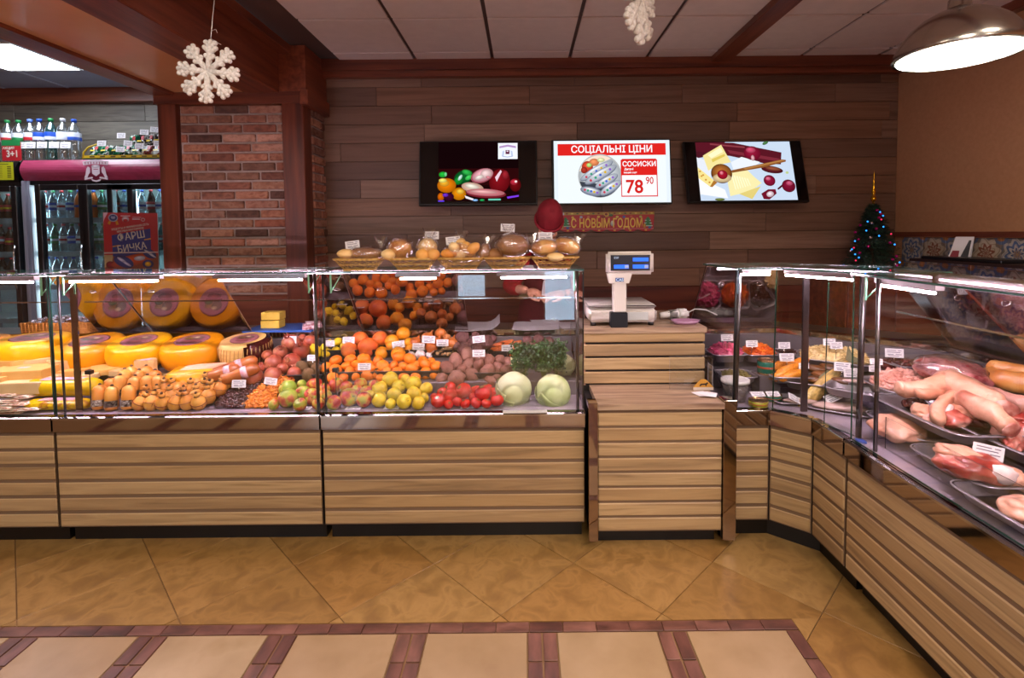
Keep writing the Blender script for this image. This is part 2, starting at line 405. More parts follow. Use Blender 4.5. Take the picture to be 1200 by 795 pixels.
# ---- right wall, beige plaster over a band of patterned tiles
PLAST = mat('beige_plaster', ['#c08a60', '#c89268'], .75, scale=(40, 40, 40), detail=3, bump=.12, bscale=220)
wr = struct(box('wall_right', 3.0, 3.1, -3.1, 4.25, 0, CEIL, PLAST))
def azulejo(name, warm):
    m, nt, b, nd, lk = newmat(name); b.inputs['Roughness'].default_value = .3
    tc = nd.new('ShaderNodeTexCoord'); sp = nd.new('ShaderNodeSeparateXYZ'); lk.new(tc.outputs['Object'], sp.inputs[0])
    def mth(op, a, c=None):
        x = nd.new('ShaderNodeMath'); x.operation = op
        for i, v in enumerate((a, c)):
            if v is None: continue
            if isinstance(v, (int, float)): x.inputs[i].default_value = v
            else: lk.new(v, x.inputs[i])
        return x.outputs[0]
    u, v = mth('MULTIPLY', sp.outputs[1], 10.0), mth('MULTIPLY', sp.outputs[2], 10.0)
    r = mth('SQRT', mth('ADD', mth('MULTIPLY', u, u), mth('MULTIPLY', v, v)))
    a = mth('ARCTAN2', v, u)
    flower = mth('ADD', r, mth('MULTIPLY', mth('SINE', mth('MULTIPLY', a, 8.0)), .13))
    corner = mth('SQRT', mth('ADD', mth('POWER', mth('SUBTRACT', mth('ABSOLUTE', u), 1.0), 2), mth('POWER', mth('SUBTRACT', mth('ABSOLUTE', v), 1.0), 2)))
    curl = mth('SINE', mth('ADD', mth('MULTIPLY', r, 17.0), mth('MULTIPLY', mth('SINE', mth('MULTIPLY', a, 4.0)), 3.5)))
    if warm: cs = ['#8c4630', '#c8b8a0', '#8c4e34', '#c2b29a', '#b8a890', '#7a6e62']
    else: cs = ['#b08a54', '#3e5276', '#bfb6a6', '#506488', '#b8ae9c', '#767068']
    r1 = ramp(nd, cs, [.0, .16, .30, .52, .72, .95]); r1.color_ramp.interpolation = 'CONSTANT'; lk.new(flower, r1.inputs[0])
    r2 = ramp(nd, ['#b0713c', '#5b6a86', '#d5c8ad'], [0, .22, .42]); r2.color_ramp.interpolation = 'CONSTANT'; lk.new(corner, r2.inputs[0])
    g = nd.new('ShaderNodeMath'); g.operation = 'LESS_THAN'; g.inputs[1].default_value = .42; lk.new(corner, g.inputs[0])
    mx = nd.new('ShaderNodeMix'); mx.data_type = 'RGBA'; lk.new(g.outputs[0], mx.inputs[0]); lk.new(r1.outputs[0], mx.inputs[6]); lk.new(r2.outputs[0], mx.inputs[7])
    g2 = nd.new('ShaderNodeMath'); g2.operation = 'GREATER_THAN'; g2.inputs[1].default_value = .75; lk.new(curl, g2.inputs[0])
    m3 = nd.new('ShaderNodeMath'); m3.operation = 'MULTIPLY'; m3.inputs[1].default_value = .55; lk.new(g2.outputs[0], m3.inputs[0])
    mx2 = nd.new('ShaderNodeMix'); mx2.data_type = 'RGBA'; lk.new(m3.outputs[0], mx2.inputs[0]); lk.new(mx.outputs[2], mx2.inputs[6]); mx2.inputs[7].default_value = lin('#7a5a3a' if warm else '#56688c')
    lk.new(mx2.outputs[2], b.inputs['Base Color']); return m
TW, TB = azulejo('patterned_tile_rust', True), azulejo('patterned_tile_blue', False)
def wt(m):
    b = MB(); b.box(-.008, 0, -.1045, .1045, -.0985, .0985, bev=.0015); return b.mesh('tile', m)
tw, tb = wt(TW), wt(TB)
for k in range(16):
    for r in range(5):
        piece('tile', tb if (k + r) % 2 == 0 else tw, (3.0, 3.96 - .212 * k - .0, 1.262 - .2 * r), wr)
box('tile_trim', 2.975, 3.0, .5, 4.14, 1.366, 1.402, WOOD_DARKY, wr)
# ---- walls behind the camera: daylight comes through their windows
WALLP = mat('hall_wall_paint', '#8a6248', .8)
wf = MB()
OPEN = [(-1.02, -.56, .42, .80), (.28, .78, .05, .86), (-3.2, -2.2, .9, 2.2)]
X = -5.1
for (x0, x1, z0, z1) in sorted(OPEN):
    wf.box(X, x0, -3.1, -3.0, 0, CEIL); wf.box(x0, x1, -3.1, -3.0, 0, z0); wf.box(x0, x1, -3.1, -3.0, z1, CEIL); X = x1
wf.box(X, 3.1, -3.1, -3.0, 0, CEIL)
struct(wf.obj('wall_front', WALLP))
for i, (x0, x1, z0, z1) in enumerate(OPEN):
    w = struct(empty('window_%d' % (i + 1), (0, 0, 0)))
    b = MB(); b.box(x0, x1, -3.07, -3.03, z0, z0 + .03); b.box(x0, x1, -3.07, -3.03, z1 - .03, z1); b.box(x0, x0 + .03, -3.07, -3.03, z0 + .03, z1 - .03); b.box(x1 - .03, x1, -3.07, -3.03, z0 + .03, z1 - .03)
    b.obj('window_frame', WHITE, w); box('pane', x0 + .03, x1 - .03, -3.053, -3.047, z0 + .03, z1 - .03, GLASS, w)
struct(box('wall_left', -5.2, -5.1, -3.1, 4.95, 0, CEIL, WALLP))
struct(box('ceiling_hall', -5.1, -1.7, -3.1, .2, CEIL, CEIL + .1, CPAN))
# ---- alcove behind the fridges
wa = struct(box('wall_alcove', -5.1, -2.2, 4.86, 4.95, 0, CEIL, DARK))
planks(wa, -5.1, -2.25, 2.0, 2.70, 4.86, PLANKG, seed=9, row=.166)
planks(wa, -5.1, -2.25, 1.34, 2.0, 4.86, PLANKG, seed=11, row=.166)
# ---- trims and beams
def trim(n, x0, x1, y0, y1, z0, z1, m, bev=.004): return struct(box('trim_%d' % n, x0, x1, y0, y1, z0, z1, m, bev=bev))
trim(1, -1.75, 2.995, 4.085, 4.15, 2.655, 2.788, WOOD_DARK)
b = MB(); b.box(-1.75, 2.995, 4.055, 4.085, 2.70, 2.788, bev=.003)
struct(b.obj('trim_2', WOOD_DARK))
b = trim(3, 1.47, 1.61, .3, 4.06, 2.735, 2.786, WOOD_DARKY)
trim(4, -5.1, -2.67, 4.76, 4.85, 2.66, 2.79, WOOD_DARK)
trim(5, 2.93, 2.995, 1.0, 4.05, 2.72, 2.786, WOOD_DARKY)
# big boxed beam running towards the hall, with a glossy amber soffit panel between dark boards
AMBER = mat('amber_varnish_panel', ['#dc9660', '#e29e68', '#e8a670'], .28, scale=(3, 3, 3), coat=.25)
bm_ = struct(empty('trim_6'))
box('beam_board', -2.00, -1.76, .2, 3.80, 2.45, 2.47, WOOD_DARKY, bm_, bev=.003)
box('beam_side_board', -1.775, -1.755, .2, 3.80, 2.455, 2.74, WOOD_DARKY, bm_, bev=.003)
box('beam_crown_board', -1.755, -1.66, .2, 3.90, 2.725, 2.787, WOOD_DARKY, bm_, bev=.004)
box('beam_panel', -2.515, -2.0, .2, 3.79, 2.462, 2.475, AMBER, bm_)
box('beam_board', -2.67, -2.515, .2, 3.86, 2.44, 2.79, WOOD_DARKY, bm_, bev=.003)
# cross header over the pillar
box('header_filler', -2.66, -1.69, 3.82, 4.16, 2.40, 2.785, WOOD_DARK, bm_)
box('header_board', -2.67, -1.56, 3.76, 3.82, 2.375, 2.46, WOOD_DARK, bm_, bev=.003)
box('beam_return_board', -1.79, -1.56, 3.76, 4.16, 2.46, 2.788, WOOD_DARKY, bm_, bev=.003)
box('beam_return_board', -1.60, -1.54, 3.74, 4.16, 2.36, 2.47, WOOD_DARKY, bm_, bev=.003)
# ---- brick pillar
pil = empty('brick_pillar', (-2.08, 3.97, 0), 0, 'brick-clad pillar framed by cherry wood posts beside the plank wall', 'pillar')
OFF = Vector((2.08, -3.97, 0))
def pbox(name, x0, x1, y0, y1, z0, z1, m, bev=0): return box(name, x0 + 2.08, x1 + 2.08, y0 - 3.97, y1 - 3.97, z0, z1, m, pil, bev=bev)
pbox('mortar_core', -2.55, -1.60, 3.822, 4.15, 0, 2.44, mat('mortar_grey', ['#a8948a', '#b8a498'], .9, scale=(30, 30, 30), bump=.3, bscale=90))
pbox('corner_post', -2.645, -2.515, 3.765, 4.15, 0, 2.40, WOOD_DARKV, .004)
pbox('corner_post', -1.745, -1.588, 3.765, 3.90, 0, 2.40, WOOD_DARKV, .004)
BRICK = mat('old_brick', ['#8a6050', '#b07c62', '#c89880', '#9a6850'], .85, scale=(16, 16, 26), detail=6, rnd=['#b89c90', '#ffffff', '#827a78', '#f0e6d8', '#d8b0a0', '#6c6668', '#f4dccc'], bump=.6, bscale=70)
rb = random.Random(3)
bmesh_variants = []
for v in range(5):
    b = MB(); g = b.box(-.119, .119, -.02, 0, -.0268, .0268, bev=.004)
    for w in b.b.verts:
        if w.co.y < -.01: w.co += Vector((rb.uniform(-.003, .003), rb.uniform(-.003, .001), rb.uniform(-.002, .002)))
    bmesh_variants.append(b.mesh('brick', BRICK))
PITZ, PITX = .0695, .252
zt = 2.345; r = 0
while zt > .7:
    off = (0, .126, .06, .19)[r % 4] + rb.uniform(-.012, .012)
    x = -2.51 - off
    while x < -1.75:
        a, c = max(x, -2.513), min(x + PITX, -1.747)
        if c - a > .04:
            piece('brick', bmesh_variants[rb.randrange(5)], ((a + c) / 2 + 2.08, 3.822 - 3.97, zt), pil, scale=((c - a - .017) / .238, 1, 1))
        x += PITX
    y = 3.905 - off * .6
    while y < 4.15:
        a, c = max(y, 3.905), min(y + PITX, 4.148)
        if c - a > .04:
            piece('brick', bmesh_variants[rb.randrange(5)], (-1.60 + 2.08, (a + c) / 2 - 3.97, zt), pil, (0, 0, PI / 2), scale=((c - a - .017) / .238, 1, 1))
        y += PITX
    zt -= PITZ; r += 1
pbox('base_board', -2.52, -1.74, 3.775, 3.822, 0, .98, WOOD_DARK, .003)
# ---- ceiling light panel in the alcove
lp = empty('ceiling_light', (-3.86, 3.94, 2.78), 0, 'square white light panel set into the grey alcove ceiling above the fridges', 'light')
b = MB(); b.box(-.3, .3, -.3, -.285, -.006, .01); b.box(-.3, .3, .285, .3, -.006, .01); b.box(-.3, -.285, -.285, .285, -.006, .01); b.box(.285, .3, -.285, .285, -.006, .01)
b.obj('frame', WHITE, lp); box('diffuser', -.285, .285, -.285, .285, -.003, .008, emission('panel_glow', (.80, .88, 1.0), 22), lp)
# ---- pendant
ALU = mat('spun_aluminium', '#a8a29a', .24, 1.0)
pe = empty('pendant_lamp', (1.585, 1.90, 2.05), 0, 'brushed aluminium dome pendant lamp with a bright round opening', 'lamp')
b = MB(); pr = [(.198, 0), (.2, .004), (.193, .03), (.176, .066), (.15, .10), (.115, .13), (.075, .152), (.042, .163), (.036, .172), (.034, .20), (.026, .207), (.0, .208)]
inner = [(.0, .195), (.03, .16), (.07, .148), (.11, .126), (.145, .096), (.171, .062), (.188, .028), (.193, .002)]
b.lathe(inner + pr[0:1], 48, m=WHITE); b.lathe(pr, 48, m=ALU); b.obj('lamp_shade', None, pe)
b = MB(); b.lathe([(0, .012), (.15, .010), (.186, .004), (.186, .0), (.0, .0)], 48); b.obj('diffuser', emission('pendant_glow', (1.0, .90, .76), 36), pe)
b = MB(); b.lathe([(.024, .2), (.024, .25), (.012, .262), (0, .262)], 20); b.obj('lamp_holder', CHROME, pe)
b = MB(); b.tube([(0, 0, .26), (0, 0, .70)], .004, 8); b.obj('cord', BLACK, pe)
b = MB(); b.lathe([(0, .68), (.05, .69), (.055, .713), (0, .713)], 24); b.obj('ceiling_rose', CHROME, pe)
# ---- snowflakes
SNOW = mat('white_glitter_foam', ['#cfc8c0', '#f2eee8'], .6, scale=(120, 120, 120), detail=2, bump=.6, bscale=260)
def snowflake(loc, rot, r, label, string_top, lean=0):
    e = empty('snowflake_decoration', loc, 0, label, 'decoration', 'white snowflakes hung from the ceiling'); e.rotation_euler = rot
    b = MB()
    for k in range(8):
        a = k * PI / 4 + PI / 8 * 0; d = Vector((math.cos(a), 0, math.sin(a))); w = Vector((-math.sin(a), 0, math.cos(a)))
        b.tube([d * .0, d * r * .5, d * r * .99], r * .09, 8, rs=[r * .11, r * .09, r * .09])
        b.blob(r * .085, 2, M=Matrix.Translation(d * r * .99))
        for t, l in ((.40, .17), (.60, .26), (.80, .22)):
            for s in (-1, 1):
                p = d * r * t; q = p + (d * .72 + w * s * .70) * r * l
                b.tube([p, q], r * .075, 7); b.blob(r * .085, 2, M=Matrix.Translation(q))
        a2 = a + PI / 8; p = Vector((math.cos(a2), 0, math.sin(a2)))
    b.lathe([(0, -.05 * r), (.16 * r, -.03 * r), (.16 * r, .03 * r), (0, .05 * r)], 16, M=Matrix.Rotation(PI / 2, 4, 'X'))
    b.obj('flake', SNOW, e)
    b = MB(); b.tube([(0, 0, r * .98), (.0, .0, r * 1.25), (.003, 0, string_top)], .0012, 6); b.tube([(0, 0, r * 1.1), (r * .25, -.005, r * .98), (r * .42, -.01, r * .9)], .0009, 5)
    b.tube([(0, 0, r * 1.35), (r * .14, 0, r * 1.42), (r * .2, 0, r * 1.3)], .0009, 5)
    b.obj('string', mat('silver_string', '#c9c2bc', .3, .6), e)
    return e
snowflake(at(244, 84, 1.77), (0, .12, 0), .101, 'flat white snowflake on a string below the brown boxed beam', .46)
p2 = at(748, -2, 1.77); snowflake(p2, (0, -.1, 1.0), .142, 'white snowflake hung edge-on before the ceiling panels, above the middle screen', .36)
# ================================================================ COUNTERS AND CASES
ZL = .61            # height of the steel deck
DECK = mat('deck_steel', '#c8b8c6', .22, .5)
SLATS = 6
REAR = glassy('rear_mirror_glass', (.55, .5, .52), .27, power=2.2, gcol=(.95, .85, .8))
GUARD = glassy('guard_acrylic', (.95, .96, .97), .05)
REAR_FILL = emission('rear_fill_glow', (1.0, .74, .93), 26)  # weak glow for the added fill tubes at the rear of the cases
POSTM = mat('satin_post', '#5c5656', .3, 1.0)
GREY = mat('cold_grey_panel', '#6e6669', .4, .4)
slat_cache = {}
def slat(L, parent, x, y, z, rz=0, h=.0585, sub=0):
    key = (round(L, 3), round(h, 4))
    if key not in slat_cache:
        b = MB(); vs = b.box(-L / 2, L / 2, -.014, 0, -h / 2, h / 2, bev=.004); slat_cache[key] = b.mesh('slat', WOOD_OAK)
    o = piece('slat', slat_cache[key], (x, y, z), parent, (0, 0, rz))
    return o
def bracket(b, x, y, z):
    """the small folded glass support seen under a top pane"""
    b.box(x - .003, x + .003, y, y + .006, z - .09, z - .004)
    b.tube([(x, y, z - .088), (x + .03, y + .05, z - .012)], .0022, 6)
def case(loc, rz, L, label, mirrors=(), posts=(), mirror_tag=True, steps=(.655, .72), tubes=None, guard=None, ends=(False, False), rear_edge=True, grips=(), depth=.67):
    t = empty('display_case', loc, rz, label, 'display case')
    box('carcass', .004, L - .004, .02, .60, .085, ZL - .03, DARK, t)
    box('plinth', .01, L - .01, .07, .60, 0, .085, BLACK, t)
    for k in range(SLATS): slat(L - .008, t, L / 2, .018, .128 + .073 * k)
    box('groove_board', .004, L - .004, .008, .02, .095, .54, mat('groove_oak', '#6e5740', .7), t)
    box('mirror_band', .002, L - .002, -.006, .02, .542, .600, STEELM, t)
    b = MB(); b.prism([(-.010, .598), (.03, .598), (.03, ZL), (.0, ZL), (-.010, .606)], 0.001, L - .001, M=Matrix(((0, 0, 1, 0), (1, 0, 0, 0), (0, 1, 0, 0), (0, 0, 0, 1)))); b.obj('ledge', STEEL, t)
    box('deck', .002, L - .002, .03, depth - .05, ZL - .012, ZL, DECK, t)
    if steps:
        box('step', .004, L - .004, .25, .42, ZL, steps[0], GREY, t, bev=.003)
        box('step', .004, L - .004, .42, depth - .05, ZL, steps[1], GREY, t, bev=.003)
    box('back_panel', .004, L - .004, depth - .05, depth - .03, ZL - .01, .83, GREY, t)
    box('worktop', .0, L, depth - .01, depth + .25, .832, .86, STEELD, t, bev=.003)
    box('worktop_edge', .0, L, depth - .022, depth - .011, .836, .866, STEEL, t)
    box('rear_cabinet', .01, L - .01, depth, depth + .22, .08, .83, mat('cabinet_grey', '#6a625f', .6), t)
    # glass
    b = MB(); b.slab([(.004, .020, ZL + .004), (L - .004, .020, ZL + .004), (L - .004, .018, 1.248), (.004, .018, 1.248)], .006, GLASS, GEDGE); b.obj('front_glass', None, t)
    b = MB(); b.box(.002, L - .002, .004, .34, 1.250, 1.257, m=GLASS)
    for f in b.b.faces:
        if abs(f.calc_center_median().z - 1.2535) < .001: f.material_index = b.mi(GEDGE)
    b.obj('top_glass', None, t)
    box('rear_rail', .0, L, .325, .340, 1.222, 1.246, STEELD, t)
    if L > 1: box('glass_rail', .03, L - .01, .16, .166, 1.108, 1.114, CHROME, t)
    for a, c in (tubes or ((.03, L * .36), (L * .55, L - .1))):
        box('lamp_holder', a - .02, c + .02, .040, .068, 1.228, 1.246, STEELD, t)
        b = MB(); b.tube([(a, .055, 1.218), (c, .055, 1.218)], .0042, 10); b.obj('light_or_fill_tube', TUBE, t)
    b = MB(); b.tube([(.05, .305, 1.232), (L - .05, .305, 1.232)], .005, 8); b.obj('light_or_fill_tube', REAR_FILL, t)  # added fill tube that lightens the worktop papers, no known lamp
    for (a, c) in mirrors:
        b = MB(); b.slab([(a, .655, .868), (c, .655, .868), (c, .335, 1.238), (a, .335, 1.238)], .005, REAR, mat('mirror_edge', '#b08a78', .3, .5)); g = b.obj('rear_glass', None, t)
        n = max(1, round((c - a) / .45))
        for k in range(n):
            b = MB(); M = Matrix.Translation((a + .16 + k * .5, .42, 1.132)) @ Matrix.Rotation(math.radians(49), 4, 'X')
            b.tube([M @ Vector((.016 * math.cos(q * PI / 8), .007 * math.sin(q * PI / 8), 0)) for q in range(16)], .0022, 6, closed=True); b.obj('finger_ring', CHROME, g)
    for p in posts:
        x, kind = p
        b = MB()
        if kind == 'edge': b.box(x - .004, x + .004, -.002, .004, 0, 1)
        r = .0075 if kind == 'chrome' else .005
        b = MB()
        if kind == 'flat': b.box(x - .004, x + .026, .06, .066, ZL, 1.235); b.obj('post', STEELM, t); continue
        b.tube([(x, .038, ZL), (x, .036, 1.247)], r, 10); b.obj('post', POSTM if kind == 'chrome' else BLACK, t)
    for x in (.05, L - .045):
        b = MB(); bracket(b, x, .028, 1.248); b.obj('glass_bracket', mat('green_bracket_glass', '#8fd0a8', .1, .3), t)
    for i, x in enumerate((.003, L - .009)):
        if ends[i]:
            b = MB(); b.slab([(x, .035, ZL + .004), (x, .64, .87), (x, .34, 1.248), (x, .002, 1.248)], .006, GLASS, BLACK); b.obj('end_glass', None, t)
    if guard:
        for a, c in guard:
            g = MB(); g.slab([(a, .085, ZL + .002), (c, .085, ZL + .002), (c, .085, .79), (a, .085, .79)], .003, GUARD); go = g.obj('guard_glass', None, t)
            b = MB(); b.box(a - .012, a + .014, .075, .097, .782, .80); b.tube([(a, .088, ZL), (a, .088, .79)], .0022, 6); b.obj('guard_clamp', BLACK, go)
    return t
FY = 2.285
XA = [-3.345, -2.135, -.925]
case((XA[0], FY, 0), 0, 1.205, 'outermost oak-slatted glass case of the long row, cut off beside the first cheese blocks', mirrors=((.905, 1.2),), posts=((1.19, 'black'),), tubes=((.62, 1.1),))
case((XA[1], FY, 0), 0, 1.205, 'oak-slatted glass case filled with cheese wheels, dried fruit and pomegranates', mirrors=((.004, .565), (.985, 1.2)), posts=((.022, 'black'), (.055, 'flat'), (1.185, 'chrome')), guard=((.10, .72),), tubes=((.06, .46), (.74, 1.12)))
case((XA[2], FY, 0), 0, 1.195, 'oak-slatted glass case filled with apples, citrus, potatoes and cabbages', steps=(.68, .745), mirrors=((.004, .60),), posts=((.012, 'black'), (1.165, 'chrome')), ends=(False, True), guard=((.04, 1.10),), tubes=((.36, .52), (.82, 1.12)))
# ---- checkout cabinet
ck = empty('checkout_cabinet', (.285, 2.245, 0), 0, 'stepped oak-slatted checkout cabinet between the two glass cases, carrying the scale', 'cabinet')
TOPW = mat('striped_oak_laminate', ['#6d5444', '#957a62', '#b09679', '#7d6450'], .4, scale=(2.2, 26, 26), detail=4, distort=.2)
W2 = .60
box('carcass', .004, W2 - .004, .02, .55, .07, .63, DARK, ck)
box('plinth', .02, W2 - .02, .06, .5, 0, .07, BLACK, ck)
for k in range(8): slat(W2 - .046, ck, W2 / 2 + .014, .016, .108 + .0685 * k, h=.058)
box('groove_board', .04, W2 - .01, .006, .02, .075, .63, MATS['groove_oak'], ck)
box('side_post', -.006, .036, -.008, .06, .035, .665, STEELM, ck, bev=.002)
box('side_post', W2 - .006, W2 + .052, -.008, .06, .035, .672, STEELM, ck, bev=.002)
box('lower_worktop', .034, W2 - .004, -.012, .29, .634, .662, TOPW, ck, bev=.0015)
box('upper_carcass', .006, .60, .285, .80, .07, .925, DARK, ck)
for k in range(4): slat(.60, ck, .306, .283, .70 + .0685 * k - .0, h=.058)
box('upper_side_board', .004, .016, .275, .80, .662, .925, mat('pink_oak_side', '#9c7460', .5), ck)
box('upper_worktop', .0, .612, .262, .82, .922, .95, TOPW, ck, bev=.0015)
# ---- corner case
co = empty('corner_display_case', (0, 0, 0), 0, 'corner glass case with a mitred oak-slatted front holding salads, tins and fish', 'display case')
PF = [(.948, 2.29), (1.108, 2.29), (1.238, 2.18), (1.242, 1.965)]
REARP = [(2.0, 1.975), (2.0, 2.42), (1.45, 2.95), (.94, 2.95)]
b = MB(); b.prism(PF + REARP, ZL - .012, ZL); b.obj('deck', DECK, co)
ins = lambda P, d: [(P[0][0], P[0][1] + d), (P[1][0] + d * .35, P[1][1] + d), (P[2][0] + d, P[2][1] + d * .5), (P[3][0] + d, P[3][1])]
b = MB(); b.prism(ins(PF, .02) + [(1.9, 1.965), (1.9, 2.42), (1.4, 2.85), (.94, 2.85)], .085, ZL - .03); b.obj('carcass', DARK, co)
b = MB(); b.prism(ins(PF, .06) + [(1.9, 1.965), (1.9, 2.42), (1.4, 2.85), (.94, 2.85)], 0, .085); b.obj('plinth', BLACK, co)
for i in range(3):
    p, q = Vector((*PF[i], 0)), Vector((*PF[i + 1], 0)); d = q - p; L = d.length; a = math.atan2(d.y, d.x); mid = (p + q) / 2
    n = Vector((-d.y, d.x, 0)).normalized()
    for k in range(SLATS): slat(L - .006, co, mid.x + n.x * .018, mid.y + n.y * .018, .128 + .073 * k, a)
    b = MB(); M = Matrix.Translation(mid) @ Matrix.Rotation(a, 4, 'Z')
    b.box(-L / 2, L / 2, -.006, .02, .542, .600, M=M); b.obj('mirror_band', STEELM, co)
    b = MB(); b.box(-L / 2 - .003, L / 2 + .003, -.010, .03, .598, ZL + .001, M=M, bev=.002); b.obj('ledge', STEEL, co)
    b = MB(); b.box(-L / 2, L / 2, .008, .02, .095, .54, M=M); b.obj('groove_board', MATS['groove_oak'], co)
GP = [(.958, 2.325), (1.13, 2.31), (1.25, 2.11), (1.297, 1.972)]
TP = [(.955, 2.30), (1.128, 2.285), (1.245, 2.09), (1.297, 1.972)]
for i in range(3):
    b = MB(); b.slab([(*GP[i], ZL + .003), (*GP[i + 1], ZL + .003), (*TP[i + 1], 1.248), (*TP[i], 1.248)], .006, GLASS, GEDGE); b.obj('front_glass', None, co)
b = MB(); b.slab([(.958, 2.325, ZL + .003), (.955, 2.30, 1.248), (.935, 2.62, 1.248), (.95, 2.93, .88)], .006, GLASS, BLACK); b.obj('end_glass', None, co)
TB_ = [(1.645, 1.965), (1.645, 2.30), (1.30, 2.62), (.915, 2.62)]
b = MB(); b.prism([(.948, 2.285), (1.12, 2.27), (1.235, 2.08), (1.28, 1.972)] + TB_, 1.250, 1.257, m=GLASS)
for f in b.b.faces:
    if abs(f.calc_center_median().z - 1.2535) < .001: f.material_index = b.mi(GEDGE)
b.obj('top_glass', None, co)
def post(P, Q, r, m, nm='post', par=None): b = MB(); b.tube([P, Q], r, 12); return b.obj(nm, m, par or co)
post((.976, 2.345, ZL), (.974, 2.315, 1.248), .009, POSTM)
post((.955, 2.325, ZL), (.953, 2.30, 1.248), .0045, BLACK)
b = MB(); b.box(1.235, 1.262, 2.262, 2.272, ZL, 1.225); b.obj('post', POSTM, co)
post((1.298, 1.968, ZL), (1.305, 1.968, 1.248), .011, POSTM)
b = MB(); b.tube([(.97, 2.57, 1.232), (1.26, 2.57, 1.232), (1.59, 2.28, 1.232), (1.59, 2.0, 1.232)], .005, 8); b.obj('light_or_fill_tube', REAR_FILL, co)  # added fill tube that lightens the steel and food in the corner
RB = [(2.02, 1.965), (2.02, 2.41), (1.445, 2.93), (.945, 2.93)]
RT = [(1.64, 1.965), (1.64, 2.295), (1.295, 2.61), (.93, 2.61)]
for i in (0, 2):
    b = MB(); b.slab([(*RB[i], .868), (*RB[i + 1], .868), (*RT[i + 1], 1.24), (*RT[i], 1.24)], .005, glassy('rear_clear_glass', (.8, .74, .76), .16, power=3), MATS['mirror_edge']) if i != 2 else b.slab([(*RB[i], .868), (*RB[i + 1], .868), (*RT[i + 1], 1.24), (*RT[i], 1.24)], .005, REAR, MATS['mirror_edge'])
    g = b.obj('rear_glass', None, co)
    for s in (.25, .75):
        p0 = Vector((*RB[i], .868)).lerp(Vector((*RB[i + 1], .868)), s); p1 = Vector((*RT[i], 1.24)).lerp(Vector((*RT[i + 1], 1.24)), s); p = p0.lerp(p1, .74)
        b = MB(); b.tube([p + Vector((.014 * math.cos(q * PI / 8), -.006, .009 * math.sin(q * PI / 8))) for q in range(16)], .0022, 6, closed=True); b.obj('finger_ring', CHROME, g)
b = MB(); b.prism([(1.99, 1.965), (1.99, 2.40), (1.435, 2.90), (.94, 2.90), (.94, 2.96), (1.47, 2.96), (2.06, 2.44), (2.06, 1.965)][::1], .84, .866); b.obj('worktop_edge', STEEL, co)
b = MB(); b.prism([(2.06, 1.965), (2.06, 2.44), (1.47, 2.96), (.94, 2.96), (.94, 3.18), (1.52, 3.18), (2.29, 2.6), (2.29, 1.965)], .832, .86); b.obj('worktop', STEELD, co)
b = MB(); b.prism([(1.97, 1.965), (1.97, 2.39), (1.43, 2.88), (.94, 2.88), (.94, 2.90), (1.445, 2.90), (1.99, 2.41), (1.99, 1.965)], ZL, .838); b.obj('back_panel', GREY, co)
for a, c in (((.975, 2.30), (1.10, 2.295)), ((1.15, 2.25), (1.285, 2.0))):
    b = MB(); b.tube([(*a, 1.225), (*c, 1.225)], .0042, 10); b.obj('light_or_fill_tube', TUBE, co)
    b = MB(); d = Vector((*c, 0)) - Vector((*a, 0)); M = Matrix.Translation((Vector((*a, 0)) + Vector((*c, 0))) / 2) @ Matrix.Rotation(math.atan2(d.y, d.x), 4, 'Z'); b.box(-d.length / 2, d.length / 2, -.014, .014, 1.234, 1.249, M=M); b.obj('lamp_holder', STEELD, co)
# ---- meat case down the right-hand side
mc = case((1.242, 1.955, 0), -PI / 2, 1.25, 'oak-slatted meat case running towards the viewer beside the patterned tile wall', posts=((.11, 'chrome'),), steps=False, tubes=((.10, .34), (.72, 1.1)), depth=.76)
mc2 = case((1.242, .700, 0), -PI / 2, .9, 'end meat case nearest the viewer, mostly outside the frame', steps=False, tubes=((.1, .8),), depth=.76)
# its hinged rear panes, one gap between them
MRB, MRT = .765, .40
for par, rng in ((mc, ((-.0, .28), (.36, 1.24))),):
    for a, c in rng:
        b = MB(); b.slab([(a, .755, .868), (c, .755, .868), (c, .40, 1.238), (a, .40, 1.238)], .005, MATS['rear_clear_glass'], mat('copper_edge', '#b86a50', .3, .6)); g = b.obj('rear_glass', None, par)
        b = MB(); M = Matrix.Translation((a + .14, .47, 1.155))
        b.tube([M @ Vector((.016 * math.cos(q * PI / 8), .004 * math.sin(q * PI / 8), .009 * math.sin(q * PI / 8))) for q in range(16)], .0022, 6, closed=True); b.obj('finger_ring', CHROME, g)
    b = MB(); b.lathe([(0, 0), (.028, 0), (.028, .0015), (0, .0015)], 32, M=Matrix.Diagonal((1.0, .55, 1, 1))); b.obj('round_sticker', mat('blue_sticker', '#1f3f8e', .4), par, (.02, .045, ZL + .001), (.0, 0, 0))
# shelf in the corner behind, carrying the tree
sh = empty('corner_shelf', (2.66, 3.88, 0), 0, 'dark cherry cabinet standing in the corner under the small decorated tree', 'cabinet')
box('cabinet_body', -.36, .33, -.22, .26, 0, 1.085, WOOD_DARK, sh); box('cabinet_top', -.38, .335, -.24, .27, 1.085, 1.11, WOOD_DARK, sh, bev=.003)
for k in range(2): box('door', -.35 + .345 * k, -.01 + .335 * k, -.236, -.22, .06, 1.06, WOOD_DARK, sh, bev=.004)
